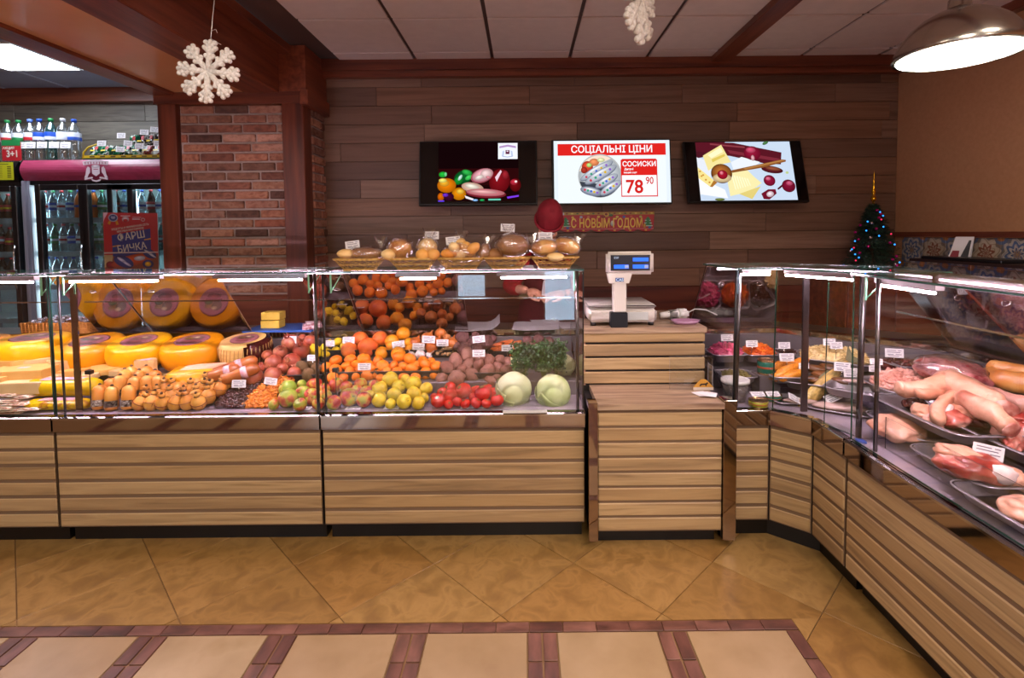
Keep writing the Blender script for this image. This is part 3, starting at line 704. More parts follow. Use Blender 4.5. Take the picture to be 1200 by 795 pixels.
# ---- televisions
def tv(px0, px1, py0, py1, tilt, label, yaw=0, Y=4.0, roll=0):
    a, c = at(px0, py0, Y), at(px1, py1, Y); w = (c.x - a.x); h = (a.z - c.z); mid = (a + c) / 2
    e = empty('wall_tv', mid, 0, label, 'television', 'wall televisions'); e.rotation_euler = (-tilt, roll, yaw)
    b = MB(); b.box(-w / 2, w / 2, -.006, .035, -h / 2, h / 2, bev=.004); b.box(-w * .3, w * .3, .03, .06, -h * .35, h * .3, bev=.01); b.obj('housing', BLACK, e)
    b = MB(); b.tube([(0, .05, 0), (0, .155, .02)], .02, 8); b.box(-.15, .15, .11, .118, -.12, .12); b.obj('wall_bracket', BLACK, e)
    return e, w, h
e1, w1, h1 = tv(490.5, 630, 164.5, 241, math.radians(9), 'black TV on the plank wall showing sliced sausage and tomatoes in the dark')
box('screen_glass', -w1 / 2 + .012, w1 / 2 - .012, -.0075, -.006, -h1 / 2 + .012, h1 / 2 - .012, mat('screen_off', '#020203', .12), e1)
P = Print(600, 358, 1.0 / 1054 * w1, 1.0 / 578 * h1)
P.rect(245, 80, 960, 612, '#120406'); P.rect(245, 320, 960, 470, '#2a0709'); P.rect(245, 470, 960, 612, '#1a0506')
P.ell(285, 372, 36, 26, '#1faa35'); P.ell(310, 370, 12, 20, '#6fd08a'); P.ell(470, 395, 88, 60, '#0c5a25', -.4); P.ell(500, 355, 46, 24, '#2ba846', .3); P.ell(425, 425, 42, 34, '#16882f', -.8); P.ell(515, 400, 34, 20, '#3fc457', -.5); P.ell(440, 400, 30, 14, '#bfe6d8', -1.0)
P.ell(790, 435, 92, 112, '#7a0f18', .25); P.poly([(750, 400), (800, 335), (810, 350), (765, 440)], '#e8c8d8'); P.ell(840, 380, 30, 40, '#93202a')
P.ell(930, 470, 50, 60, '#6a0a10'); P.ell(918, 445, 34, 26, '#b5283a'); P.ell(935, 440, 12, 10, '#f4dfe0')
P.ell(635, 385, 104, 62, '#c2606e', -.32); P.ell(640, 380, 96, 54, '#eaa0ab', -.32); P.ell(670, 370, 52, 40, '#f2c2c2', -.2); P.ell(610, 400, 40, 20, '#f3d6cf', -.3); P.ell(690, 400, 22, 12, '#d8808c', .2)
P.ell(320, 470, 84, 66, '#e07a08'); P.ell(300, 450, 44, 30, '#f5a52a'); P.ell(285, 425, 36, 20, '#f6dc6a'); P.ell(430, 545, 64, 56, '#d98409'); P.ell(440, 525, 34, 24, '#f7b73a'); P.ell(270, 570, 30, 36, '#c85f06'); P.ell(340, 570, 46, 36, '#3a0a2a'); P.ell(310, 555, 26, 16, '#6a2ac0')
P.ell(550, 490, 100, 44, '#e7b7a2', .18); P.ell(545, 480, 66, 24, '#f7dccb', .2)
P.ell(668, 545, 182, 40, '#8e2635', .06); P.ell(665, 535, 172, 32, '#dc7f88', .06); P.ell(650, 530, 120, 16, '#eaa6a6', .06)
P.poly([(480, 560), (560, 590), (560, 608), (490, 585)], '#e8e0e8'); P.rect(690, 592, 800, 606, '#66c8b0'); P.ell(575, 603, 24, 10, '#88b8ff'); P.ell(635, 603, 22, 10, '#1f9a50'); P.poly([(855, 575), (960, 560), (960, 575), (860, 592)], '#7a3ae0'); P.rect(245, 602, 300, 614, '#5a3ad8')
P.rect(778, 93, 952, 238, '#e9ecf8'); P.poly([(790, 122), (865, 108), (938, 122), (938, 140), (865, 126), (790, 140)], '#b090c0'); P.rect(845, 158, 880, 193, '#5c1338'); P.ell(862, 168, 9, 6, '#e8dcec')
for s in (-1, 1): P.poly([(862 + s * 28, 160), (862 + s * 44, 168), (862 + s * 50, 210), (862 + s * 36, 214), (862 + s * 30, 190)], '#b8c4e0')
P.poly([(810, 208), (862, 216), (914, 208), (905, 218), (862, 224), (820, 218)], '#a8b4d4')
P.obj('screen_picture', VSCREEN, e1, (0, -.0078, 0))
e2, w2, h2 = tv(646.5, 786.5, 163, 239.5, math.radians(7), 'white lit TV on the plank wall with a red price offer')
box('screen_glass', -w2 / 2 + .012, w2 / 2 - .012, -.0075, -.006, -h2 / 2 + .012, h2 / 2 - .012, MATS['screen_off'], e2)
P = Print(573, 344, 1.0 / 1050 * w2, 1.0 / 585 * h2)
P.rect(66, 64, 1086, 624, '#dfe9f2'); P.rect(100, 70, 1050, 620, '#e8eff5'); P.rect(100, 92, 1052, 198, '#d8231f')
P.ell(468, 382, 192, 196, '#f4f6f4', n=40); P.ell(468, 386, 184, 188, '#d9dfe8', n=40)
def arcseg(a0, a1, col):
    n = 14; P.poly([(468 + 184 * math.cos(a0 + (a1 - a0) * k / n), 386 + 188 * math.sin(a0 + (a1 - a0) * k / n)) for k in range(n + 1)], col)
arcseg(-2.9, -1.0, '#f0d8c4'); arcseg(.5, 2.9, '#3b3f4a')
P.ell(360, 300, 50, 52, '#d4452c'); P.ell(420, 260, 44, 34, '#f08a58'); P.ell(375, 285, 24, 20, '#b8d878'); P.ell(480, 240, 34, 20, '#e8efb0'); P.ell(330, 330, 28, 30, '#a83428')
def sausage(x0, y0, x1, y1, w, col='#c9d0e0'):
    a = math.atan2(y1 - y0, x1 - x0); L = math.hypot(x1 - x0, y1 - y0) / 2
    P.ell((x0 + x1) / 2, (y0 + y1) / 2, L + w * .4, w, '#9098b0', a); P.ell((x0 + x1) / 2, (y0 + y1) / 2 - 4, L + w * .3, w * .82, col, a); P.ell((x0 + x1) / 2, (y0 + y1) / 2 - w * .4, L * .8, w * .3, '#e8edf6', a)
    for k, cc in enumerate(('#c23a50', '#2f9a78', '#3a62c8', '#d8b020', '#8a5ac0')):
        f = .15 + .17 * k; P.ell(x0 + (x1 - x0) * f, y0 + (y1 - y0) * f, w * .26, w * .26, cc)
sausage(310, 500, 470, 540, 40, '#a8b0c4'); sausage(310, 415, 570, 260, 40); sausage(350, 445, 600, 300, 44); sausage(440, 480, 610, 380, 40); sausage(480, 545, 640, 440, 42)
P.rect(652, 232, 972, 572, '#d8231f'); P.rect(660, 380, 964, 562, '#f1f3f6'); P.rect(646, 226, 662, 240, '#e8eff5'); P.rect(964, 226, 980, 240, '#e8eff5')
P.obj('screen_picture', VSCREEN, e2, (0, -.0078, 0))
TXW = emission('screen_white', '#f4f6fa', 1.15); TXR = emission('screen_red', '#cf1f1c', 1.15)
def tvt(s, x, y, sz, m, **k): return text(s, 'lettering', e2, ((x - 573) / 1050 * w2, -.0112, -(y - 344) / 585 * h2), sz, m, **k)
tvt('СОЦІАЛЬНІ ЦІНИ', 577, 147, .076, TXW, bold=.0012, sx=.95)
tvt('СОСИСКИ', 815, 281, .054, TXW, bold=.0010, sx=.95)
tvt('Дитячі', 722, 326, .022, TXW, bold=.0006); tvt('вищий сорт', 735, 356, .018, TXW, bold=.0004)
tvt('78', 768, 488, .145, TXR, bold=.003, sx=.95); tvt('90', 902, 432, .078, TXR, bold=.001, sx=.8)
e3, w3, h3 = tv(803.5, 942.5, 162.5, 239, math.radians(17), 'black-framed TV on the plank wall showing cheese, red onions and a wooden spoon')
box('screen_glass', -w3 / 2 + .012, w3 / 2 - .012, -.0075, -.006, -h3 / 2 + .012, h3 / 2 - .012, MATS['screen_off'], e3)
P = Print(622, 384, 1.0 / 1066 * w3, 1.0 / 583 * h3)
P.rect(198, 104, 1050, 660, '#c4d4e8'); P.poly([(198, 104), (470, 104), (300, 240), (198, 260)], '#4a1420')
P.poly([(300, 104), (540, 112), (965, 210), (945, 325), (820, 320), (500, 240), (198, 190), (198, 104)], '#571522'); P.poly([(480, 180), (940, 270), (935, 300), (500, 215)], '#7a2836'); P.poly([(330, 115), (640, 150), (640, 165), (330, 130)], '#8a3a44')
P.poly([(500, 300), (600, 250), (760, 300), (660, 380), (520, 390)], '#e4e9f0'); P.poly([(198, 440), (420, 560), (440, 640), (198, 600)], '#eef0f6'); P.poly([(198, 250), (330, 300), (300, 480), (198, 400)], '#dfe4ee')
P.ell(860, 375, 96, 34, '#5c1a22', .15); P.ell(870, 365, 70, 18, '#8c4a34', .15)
P.poly([(255, 235), (430, 130), (500, 300), (370, 330), (290, 380)], '#ecdc94'); P.poly([(300, 230), (420, 155), (440, 200), (330, 260)], '#f7efc0'); P.poly([(330, 270), (450, 220), (455, 240), (335, 300)], '#d8bf58')
P.poly([(198, 345), (330, 470), (290, 530), (198, 450)], '#eedb8c')
for x, y in ((215, 385), (240, 420), (260, 465), (225, 430), (290, 490)): P.ell(x, y, 9, 8, '#c98f2c')
P.poly([(290, 530), (330, 470), (360, 490), (310, 535)], '#a8702c')
P.poly([(500, 390), (640, 380), (690, 440), (750, 500), (640, 580), (460, 620), (450, 480)], '#efe4a8'); P.poly([(540, 600), (740, 530), (650, 650)], '#dcc876')
for k in range(7): P.poly([(490 + 22 * k, 420 + 6 * k), (500 + 22 * k, 420 + 6 * k), (520 + 22 * k, 560 - 6 * k), (512 + 22 * k, 560 - 6 * k)], '#f8f4cc')
P.poly([(495, 378), (960, 278), (995, 284), (990, 300), (780, 355), (500, 402)], '#8a5428'); P.poly([(600, 362), (960, 282), (980, 290), (620, 372)], '#b07a42')
P.ell(405, 408, 94, 92, '#6e3a14', n=32); P.ell(405, 400, 84, 78, '#a5622a', n=32); P.ell(405, 450, 84, 42, '#e8c898'); P.ell(412, 418, 46, 44, '#a3142c'); P.ell(405, 402, 16, 18, '#e87888')
P.ell(700, 215, 76, 68, '#8c1534'); P.ell(690, 185, 44, 28, '#c84868'); P.ell(700, 262, 16, 28, '#d8a0a8')
P.ell(822, 478, 52, 52, '#8a1434'); P.ell(812, 460, 24, 18, '#d06080'); P.ell(985, 530, 60, 60, '#7c1230'); P.ell(995, 505, 30, 22, '#c05070')
P.poly([(735, 600), (800, 560), (865, 560), (870, 600), (800, 655), (750, 650)], '#6d1228'); P.ell(812, 605, 34, 26, '#f0d0d8', -.4); P.poly([(880, 555), (930, 515), (925, 540), (890, 565)], '#4a0c1c'); P.ell(830, 118, 30, 14, '#4c7a48', -.5); P.ell(365, 650, 44, 12, '#6d7a3c'); P.ell(988, 405, 14, 12, '#b8c888')
P.obj('screen_picture', VSCREEN, e3, (0, -.0078, 0))
# ---- new year banner
PB = mat('banner_card', '#6e0f16', .5)
bn = empty('new_year_banner', at(711, 260.5, 4.12), 0, 'long red and gold festive banner pinned to the planks under the middle screen', 'banner')
P = Print(605, 175, .765 / 920, .160 / 205)
top = [(148, 72), (1062, 68)]; sc = []
for k in range(6):
    x1, x0 = 1055 - k * 150, 1055 - (k + 1) * 150
    for q in range(8): t = q / 8; sc.append((x1 + (x0 - x1) * t, 248 + 26 * math.sin(PI * t)))
P.poly([(1062, 68)] + sc + [(155, 248), (148, 72)], '#b01822')
P.rect(148, 72, 1062, 100, '#a8862c')
for k in range(18): P.ell(170 + k * 51, 86, 12, 7, ('#3a5a22', '#7a1a1a', '#d8c050')[k % 3])
P.rect(150, 75, 195, 100, '#c8c8cc')
for k in range(6): P.ell(230 + 150 * k, 258, 12, 8, '#d8a030')
P.poly([(160, 240), (1055, 240), (1055, 246), (160, 246)], '#c87878')
for x in (210, 1000):
    for k in range(3): P.poly([(x - 30 - 8 * k, 160 + 28 * k), (x, 118 + 28 * k), (x + 30 + 8 * k, 160 + 28 * k)], '#2c7a48'); P.rect(x - 28 - 8 * k, 156 + 28 * k, x + 28 + 8 * k, 164 + 28 * k, '#b8d8cc')
    P.ell(x - 32, 215, 14, 26, '#c88a2c'); P.ell(x + 18, 232, 16, 12, '#3a58a8')
P.ell(600, 98, 34, 26, '#d8a038'); P.ell(570, 118, 18, 16, '#8c1218'); P.ell(598, 94, 14, 12, '#7a2a18'); P.ell(645, 106, 20, 12, '#3a6a2c')
for x, y, c in ((278, 125, '#d8b030'), (358, 122, '#a8b0c0'), (428, 122, '#c87850'), (525, 120, '#d8b040'), (705, 122, '#d8c060'), (770, 122, '#4860a8'), (840, 120, '#c85838'), (930, 122, '#b8b058')): P.ell(x, y, 14, 12, c)
P.ell(660, 190, 20, 28, '#b8b8b8'); P.ell(660, 172, 14, 12, '#d8d0c0')
P.obj('banner_sheet', vcol_mat('printed_colours'), bn, (0, -.004, 0))
box('banner_card', -.375, .37, -.0038, .0, -.055, .083, PB, bn)
GOLD = mat('gold_letter', '#e8c050', .4, .1)
text('С НОВЫМ ГОДОМ', 'lettering', bn, (.0, -.008, -.012), .100, GOLD, bold=.0018, sx=.63, sp=1.02)
# ================================================================ FOOD IN THE LONG ROW
def Z(frame, zx, zy, zr=0):
    ox, oy, sc = frame; return ox + zx / sc, oy + zy / sc, zr / sc
Z3, Z4, Z5, Z6 = (0, 310, 4.183), (180, 310, 4.183), (360, 310, 4.183), (500, 310, 4.183)
def proto(name, parts, cat):
    """parts: list of (part name, MB, material, parent index or None)"""
    root = bpy.data.objects.new(name, parts[0][1].mesh(name, parts[0][2])); root['category'] = cat; C.objects.link(root)
    for nm, mb, m in parts[1:]: mb.obj(nm, m, root)
    root.location = (0, 0, -5)
    return root
rr = random.Random(11)
USED = set()
def place(pr, loc, s, label, group=None, rot=None, spin=1.2):
    rot = rot or (rr.uniform(-spin, spin), rr.uniform(-spin, spin), rr.uniform(0, 6.28))
    if pr.name in USED:
        o = dup(pr, loc, rot, s)
    else:
        o = pr; USED.add(pr.name); o.location = loc; o.rotation_euler = rot; o.scale = (s,) * 3 if not hasattr(s, '__len__') else s
    o['label'] = label
    if group: o['group'] = group
    elif 'group' in o: del o['group']
    return o
WHEREROW = {1: [''], 2: ['lower', 'upper'], 3: ['bottom', 'middle', 'top'], 4: ['bottom', 'second', 'third', 'top']}
def heap(frame, items, pr, d0, d1, what, frm, group, nrows=3, k=1.0, zmin=None, spin=1.2, unit=1.0):
    """lay the items of a heap: pixel circles, the lower the nearer; d0 nearest depth, d1 farthest. label: what + its row and order"""
    P = [Z(frame, *i) for i in items]
    ys = sorted(p[1] for p in P); y1, y0 = ys[-1], ys[0]; pos = []
    for px, py, pr_ in P:
        d = d0 + (d1 - d0) * (y1 - py) / max(1, y1 - y0) + rr.uniform(-.006, .006)
        c = at(px, py, d); rad = pr_ * d / F * k
        if zmin is not None and c.z - rad < zmin: c = at(px, py, z=zmin + rad)
        pos.append([c, rad])
    for it in range(40):      # let the round things push each other apart
        for i in range(len(pos)):
            for j in range(i):
                v = pos[i][0] - pos[j][0]; L = v.length or 1e-6; ov = (pos[i][1] + pos[j][1]) * .97 - L
                if ov > 0:
                    v = Vector((v.x * .55, v.y * 1.5 + .002 * (1 if pos[i][0].z > pos[j][0].z else -1), v.z * .55)).normalized() * ov * .3
                    pos[i][0] = pos[i][0] + v; pos[j][0] = pos[j][0] - v
        for p in pos:
            if zmin is not None: p[0].z = max(p[0].z, zmin + p[1])
            p[0].y = min(max(p[0].y, d0 - .03), d1 + .09)
    rows = sorted(range(len(P)), key=lambda i: -P[i][1]); per = math.ceil(len(P) / nrows)
    out = []
    for r in range(nrows):
        idx = sorted(rows[r * per:(r + 1) * per], key=lambda i: P[i][0])
        for q, i in enumerate(idx):
            c, rad = pos[i]; rn = WHEREROW[nrows][r]
            out.append(place(pr, c, rad / unit, ('%s, %s from %s, %s row' % (what, ORD[q], frm, rn)) if rn else '%s, %s from %s' % (what, ORD[q], frm), group, spin=spin))
    return out
SK = dict(rough=.3, spec=.5, sss=0)
def fruit_mb(prof, seg=20, wob=None): b = MB(); b.lathe(prof, seg, wob=wob); return b
def sph(n=10, sx=1, dim=0, bot=0, pinch=0):
    out = []
    for i in range(n + 1):
        a = -PI / 2 + PI * i / n; r, z = math.cos(a) * sx, math.sin(a)
        if dim and z > 0: z -= dim * math.exp(-(r / .28) ** 2)
        if bot and z < 0: z += bot * math.exp(-(r / .25) ** 2)
        out.append((max(r, 0) if 0 < i < n else 0, z))
    return out
stem_mb = lambda z0=.72, z1=1.12, r=.035: (lambda b: (b.tube([(0, 0, z0), (.02, 0, (z0 + z1) / 2), (.07, 0, z1)], r, 6), b)[1])(MB())
STEM = mat('brown_stem', '#4a3420', .8)
M_YAP = mat('yellow_apple_skin', ['#c9a818', '#e3c42c', '#d8c848'], .3, scale=(1.5, 1.5, 1.5), rnd=['#fff4d8', '#ffffff', '#f0f0c0'], bump=.0)
M_RAP = mat('blushed_apple_skin', ['#9a1d20', '#b8402c', '#c8a038', '#a8b040'], .3, scale=(.9, .9, .9), detail=4, rnd=['#ffd8c8', '#ffffff', '#ffe8d0'], pos=[.36, .46, .55, .64])
M_GAP = mat('green_red_apple_skin', ['#8fa83a', '#b0b848', '#c06a48', '#b03a38'], .3, scale=(.8, .8, .8), detail=4, rnd=['#ffffff', '#f4f4d0', '#ffe0d0'], pos=[.42, .52, .6, .68])
M_MAN = mat('mandarin_skin', ['#ee7c08', '#f48a12'], .34, scale=(3, 3, 3), rnd=['#ffe8d0', '#ffffff', '#fff4c8'], bump=.35, bscale=24)
M_ORA = mat('orange_skin', ['#f09010', '#f8a51c'], .36, scale=(2, 2, 2), bump=.35, bscale=26)
M_GRF = mat('grapefruit_skin', ['#e2622c', '#ef8a34'], .36, scale=(1.2, 1.2, 1.2), rnd=['#ffd8c0', '#ffffff'], bump=.3, bscale=26)
M_LEM = mat('lemon_skin', ['#e8c210', '#f4d728'], .36, scale=(2, 2, 2), bump=.3, bscale=22)
M_TOM = mat('tomato_skin', ['#b01810', '#c92a18'], .16, scale=(1, 1, 1), rnd=['#ffd8d0', '#ffffff', '#ffe8c8'])
M_ONI = mat('onion_skin', ['#9c4c20', '#c87a38', '#b4632c'], .32, scale=(2, 2, .5), detail=5, rnd=['#ffe0c8', '#ffffff', '#ffd8b8'])
M_GAR = mat('garlic_skin', ['#cdb9b4', '#e8dcd4', '#b898a0'], .5, scale=(3, 3, .6))
M_POT = mat('potato_skin', ['#7a5044', '#99695a', '#8a5c4c'], .6, scale=(2.5, 2.5, 2.5), detail=6, rnd=['#e8d8d0', '#ffffff', '#d8c8c0'], bump=.3, bscale=18)
M_BEE = mat('beetroot_skin', ['#4e2c2c', '#6e4442', '#5c3634'], .7, scale=(2.5, 2.5, 2.5), detail=6, bump=.4, bscale=16)
M_CAR = mat('carrot_skin', ['#b0501c', '#cc6a28', '#9a4a24'], .5, scale=(3, 3, 1), detail=5, rnd=['#e8d0c0', '#ffffff'])
M_POM = mat('pomegranate_skin', ['#8a3c30', '#a85840', '#b87c50'], .35, scale=(1.1, 1.1, 1.1), detail=4, rnd=['#ffd0c8', '#ffffff', '#f0c8b0'])
M_KIW = mat('kiwi_skin', ['#5e4426', '#7d5f38'], .8, scale=(8, 8, 8), bump=.6, bscale=40)
apple = lambda nm, m: proto(nm, [(nm, fruit_mb(sph(10, 1.02, .34, .2)), m), ('stem', stem_mb(), STEM)], 'apple')
yap, rap, gap = apple('yellow_apple', M_YAP), apple('red_apple', M_RAP), apple('green_apple', M_GAP)
man = proto('mandarin', [('mandarin', fruit_mb([(r * 1.06, z * .88) for r, z in sph(9, 1, .12, .08)]), M_MAN), ('stem_scar', (lambda b: (b.lathe([(0, .80), (.09, .79), (.06, .84), (0, .84)], 8), b)[1])(MB()), mat('green_scar', '#5a6a28', .7))], 'mandarin')
ora = proto('orange', [('orange', fruit_mb(sph(10, 1, .06)), M_ORA), ('stem_scar', (lambda b: (b.lathe([(0, .92), (.08, .93), (.05, .97), (0, .97)], 8), b)[1])(MB()), MATS['green_scar'])], 'orange')
grf = proto('grapefruit', [('grapefruit', fruit_mb([(r, z * .94) for r, z in sph(10, 1, .06)]), M_GRF), ('stem_scar', (lambda b: (b.lathe([(0, .86), (.07, .87), (.05, .91), (0, .91)], 8), b)[1])(MB()), MATS['green_scar'])], 'grapefruit')
lem = proto('lemon', [('lemon', fruit_mb([(0, -1.25), (.12, -1.2), (.2, -1.08), (.5, -.9), (.82, -.5), (.93, 0), (.82, .5), (.5, .9), (.2, 1.08), (.13, 1.2), (0, 1.24)], 16), M_LEM)], 'lemon')
tom = proto('tomato', [('tomato', fruit_mb([(r * 1.04 , z * .88) for r, z in sph(10, 1, .2, .05)], 20), M_TOM), ('calyx', (lambda b: ([b.tube([(0, 0, .68), (.2 * math.cos(a), .2 * math.sin(a), .80), (.42 * math.cos(a), .42 * math.sin(a), .74)], .04, 5, rs=[.05, .05, .015]) for a in [k * 1.2566 for k in range(5)]], b)[1])(MB()), mat('green_calyx', '#3f6a22', .6))], 'tomato')
oni = proto('onion', [('onion', fruit_mb([(0, -.86), (.12, -.9), (.5, -.8), (.85, -.45), (1, 0), (.9, .4), (.58, .72), (.25, .9), (.13, 1.1), (.10, 1.35), (.03, 1.5), (0, 1.5)], 18), M_ONI), ('roots', (lambda b: ([b.tube([(0, 0, -.85), (.1 * math.cos(a), .1 * math.sin(a), -.95), (.2 * math.cos(a), .2 * math.sin(a), -1.02)], .02, 4) for a in range(6)], b)[1])(MB()), mat('pale_roots', '#b8a080', .9))], 'onion')
def garw(v):
    a = math.atan2(v.y, v.x); k = 1 + .10 * math.cos(a * 7) * (1 if abs(v.z) < .8 else 0); return Vector((v.x * k, v.y * k, v.z))
gar = proto('garlic_bulb', [('garlic_bulb', fruit_mb([(0, -.7), (.5, -.68), (.92, -.3), (1, .05), (.75, .45), (.3, .75), (.14, 1.1), (.1, 1.4), (0, 1.42)], 28, garw), M_GAR), ('stalk', (lambda b: (b.tube([(0, 0, 1.3), (.05, 0, 1.7), (.12, 0, 2.0)], .09, 6), b)[1])(MB()), M_GAR)], 'garlic')
def blobmb(seed, sc, amp, sub=3, fr=4): b = MB(); b.blob(1, sub, sc, amp, fr, seed); return b
pots = [proto('potato', [('potato', blobmb(s, (1.25, .92, .9), .16), M_POT)], 'potato') for s in (1, 2, 3)]
beets = [proto('beetroot', [('beetroot', blobmb(s, (1, 1, .9), .14), M_BEE), ('root', (lambda b: (b.tube([(0, 0, -.8), (.05, .02, -1.1), (.12, .1, -1.5)], .1, 6, rs=[.2, .08, .02]), b)[1])(MB()), M_BEE), ('stalk_stub', (lambda b: (b.lathe([(.22, .75), (.2, 1.0), (0, 1.02)], 10), b)[1])(MB()), M_BEE)], 'beetroot') for s in (5, 6)]
ging = [proto('ginger_root', [('ginger_root', (lambda b, s: ([b.blob(.62, 2, (1.3, .8, .7), .2, 4, s + q, M=Matrix.Translation((q * .85 - 1, .5 * math.sin(q * 2.2 + s), .1 * q))) for q in range(4)], b)[1])(MB(), s), mat('ginger_skin', ['#a87850', '#c49a6c', '#8f6440'], .7, scale=(2, 2, 2), detail=5))], 'ginger') for s in (1, 4)]
carr = proto('carrot', [('carrot', fruit_mb([(0, -3.2), (.12, -3.0), (.35, -2), (.6, -.8), (.85, .6), (.98, 1.5), (.8, 1.9), (.3, 2.0), (0, 1.95)], 14), M_CAR), ('stalk_stub', (lambda b: (b.lathe([(.3, 1.9), (.28, 2.25), (0, 2.3)], 8), b)[1])(MB()), mat('dry_green_stub', '#5c6434', .8))], 'carrot')
pom = proto('pomegranate', [('pomegranate', fruit_mb(sph(10, 1.0, -.05), 18), M_POM), ('crown', (lambda b: ([b.tube([(.16 * math.cos(a), .16 * math.sin(a), .95), (.24 * math.cos(a), .24 * math.sin(a), 1.2), (.34 * math.cos(a), .34 * math.sin(a), 1.38)], .05, 5, rs=[.1, .07, .01]) for a in [k * 1.047 for k in range(6)]], b.lathe([(.26, .9), (.2, 1.12), (.14, 1.1), (0, .98)], 12), b)[2])(MB()), M_POM)], 'pomegranate')
kiw = proto('kiwi', [('kiwi', fruit_mb([(r, z * 1.25) for r, z in sph(9)], 16), M_KIW), ('blossom_end', (lambda b: (b.lathe([(0, 1.22), (.12, 1.23), (.08, 1.3), (0, 1.3)], 8), b)[1])(MB()), STEM)], 'kiwi')
# trays
TRAYB = mat('black_tray_plastic', '#141214', .35)
def tray(name, x0, x1, y0, y1, z, h, m, label, group, tilt=0, lip=.012, cat='tray'):
    w, d = x1 - x0, y1 - y0
    e = empty(name, ((x0 + x1) / 2, (y0 + y1) / 2, z), 0, label, cat, group); e.rotation_euler = (tilt, 0, 0)
    b = MB(); f = .86
    b.box(-w / 2 * f, w / 2 * f, -d / 2 * f, d / 2 * f, 0, .004)
    q = [(-1, -1), (1, -1), (1, 1), (-1, 1)]
    for a in range(4):
        p0, p1 = q[a], q[(a + 1) % 4]; c = lambda p, k, zz: Vector((p[0] * w / 2 * k, p[1] * d / 2 * k, zz))
        b.slab([c(p0, f, .002), c(p1, f, .002), c(p1, 1, h), c(p0, 1, h)], .003)
    b.obj('tray_body', m, e)
    b = MB(); b.tube([(-w / 2, -d / 2, h), (w / 2, -d / 2, h), (w / 2, d / 2, h), (-w / 2, d / 2, h)], lip * .4, 6, closed=True); b.obj('rim', m, e)
    return e
G1 = 'black produce trays on the stepped shelf'
def bt_(px0, px1, py, d, label, h=.035, dd=.17):
    a, c = at(px0, py, d), at(px1, py, d); tray('produce_tray', a.x, c.x, d, d + dd, a.z + .004, h, TRAYB, label, G1, tilt=.10)
bt_(380, 438, 444, 2.575, 'black tray of mandarins behind the blushed apples'); bt_(440, 514, 443, 2.575, 'black tray of mandarins behind the yellow apples'); bt_(517, 594, 445, 2.575, 'black tray of brown potatoes behind the tomatoes')
bt_(379, 441, 418, 2.775, 'black tray of lemons and grapefruit on the top step', dd=.15); bt_(442, 482, 418, 2.775, 'black tray of oranges on the top step', dd=.15); bt_(483, 530, 418, 2.775, 'black tray of onions, garlic and ginger', dd=.15); bt_(533, 570, 418, 2.775, 'black tray of beetroots on the top step', dd=.15); bt_(572, 628, 419, 2.775, 'black tray of carrots on the top step', dd=.15)
bt_(310, 377, 447, 2.56, 'black tray of pomegranates beside the dried fruit', dd=.2)
# fruit
heap(Z5, [(405, 570, 40), (355, 610, 38), (450, 600, 34), (515, 590, 40), (583, 610, 32), (430, 635, 38), (525, 632, 36), (355, 660, 38), (570, 655, 25), (475, 672, 36), (545, 680, 32), (408, 684, 26), (310, 640, 26), (480, 570, 24)], yap, 2.36, 2.5, 'yellow apple by the front glass', 'the blushed apples', 'yellow apples heaped behind the front glass', zmin=ZL + .001)
heap(Z5, [(38, 590, 36), (130, 600, 38), (210, 645, 45), (145, 672, 36), (280, 660, 38), (195, 605, 32), (255, 595, 32), (290, 620, 34), (320, 600, 28), (85, 645, 36), (20, 640, 34), (90, 615, 30), (60, 680, 30), (235, 625, 30)], rap, 2.36, 2.5, 'red-yellow blushed apple', 'the chrome post', 'blushed apples heaped in front of the mandarins', zmin=ZL + .001)
heap(Z4, [(665, 605, 42), (645, 662, 46), (730, 632, 38), (718, 592, 24), (775, 660, 30), (718, 688, 32), (780, 595, 32), (605, 685, 26)], gap, 2.36, 2.5, 'green apple with a red cheek', 'the dried apricots', 'green and red apples before the pomegranates', 2, zmin=ZL + .001)
heap(Z5, [(140, 472, 30), (205, 478, 30), (270, 470, 32), (105, 510, 28), (155, 508, 30), (235, 492, 24), (210, 530, 30), (140, 550, 30), (245, 548, 24), (290, 545, 32), (262, 515, 26), (182, 545, 24), (180, 500, 24), (300, 500, 26)], man, 2.585, 2.70, 'mandarin behind the blushed apples', 'the lemon side', 'mandarins in the first tray')
heap(Z5, [(320, 510, 28), (347, 478, 28), (382, 505, 32), (415, 490, 26), (435, 475, 32), (400, 530, 24), (430, 530, 28), (470, 505, 26), (498, 470, 32), (515, 510, 30), (475, 545, 28), (545, 495, 24), (575, 495, 30), (600, 485, 22), (630, 500, 28), (580, 525, 30), (618, 540, 22), (540, 545, 24), (372, 550, 26), (345, 530, 26), (560, 475, 22)], man, 2.585, 2.70, 'mandarin behind the yellow apples', 'the other mandarin tray', 'mandarins in the second tray')
heap(Z5, [(260, 368, 40), (352, 368, 40), (302, 403, 50), (208, 420, 42)], grf, 2.79, 2.88, 'big rosy grapefruit', 'the lemons', 'grapefruit on the top step', 2)
heap(Z5, [(455, 352, 34), (425, 378, 36), (380, 425, 32), (450, 420, 36), (490, 415, 26), (498, 385, 24), (415, 408, 26)], ora, 2.79, 2.88, 'bright orange behind the mandarins', 'the grapefruit', 'oranges on the top step', 2)
heap(Z5, [(40, 418, 28), (97, 432, 24), (138, 425, 25), (140, 382, 22), (175, 405, 22), (112, 390, 20), (85, 405, 20), (65, 436, 18)], lem, 2.79, 2.88, 'yellow lemon on the top step', 'the pomegranates', 'lemons on the top step', 2)
heap(Z5, [(590, 365, 34), (657, 348, 30), (705, 385, 34), (535, 385, 28), (605, 405, 32), (640, 380, 26), (560, 400, 24), (680, 360, 22)], oni, 2.80, 2.88, 'brown onion on the top step', 'the oranges', 'onions on the top step', 2, spin=.7)
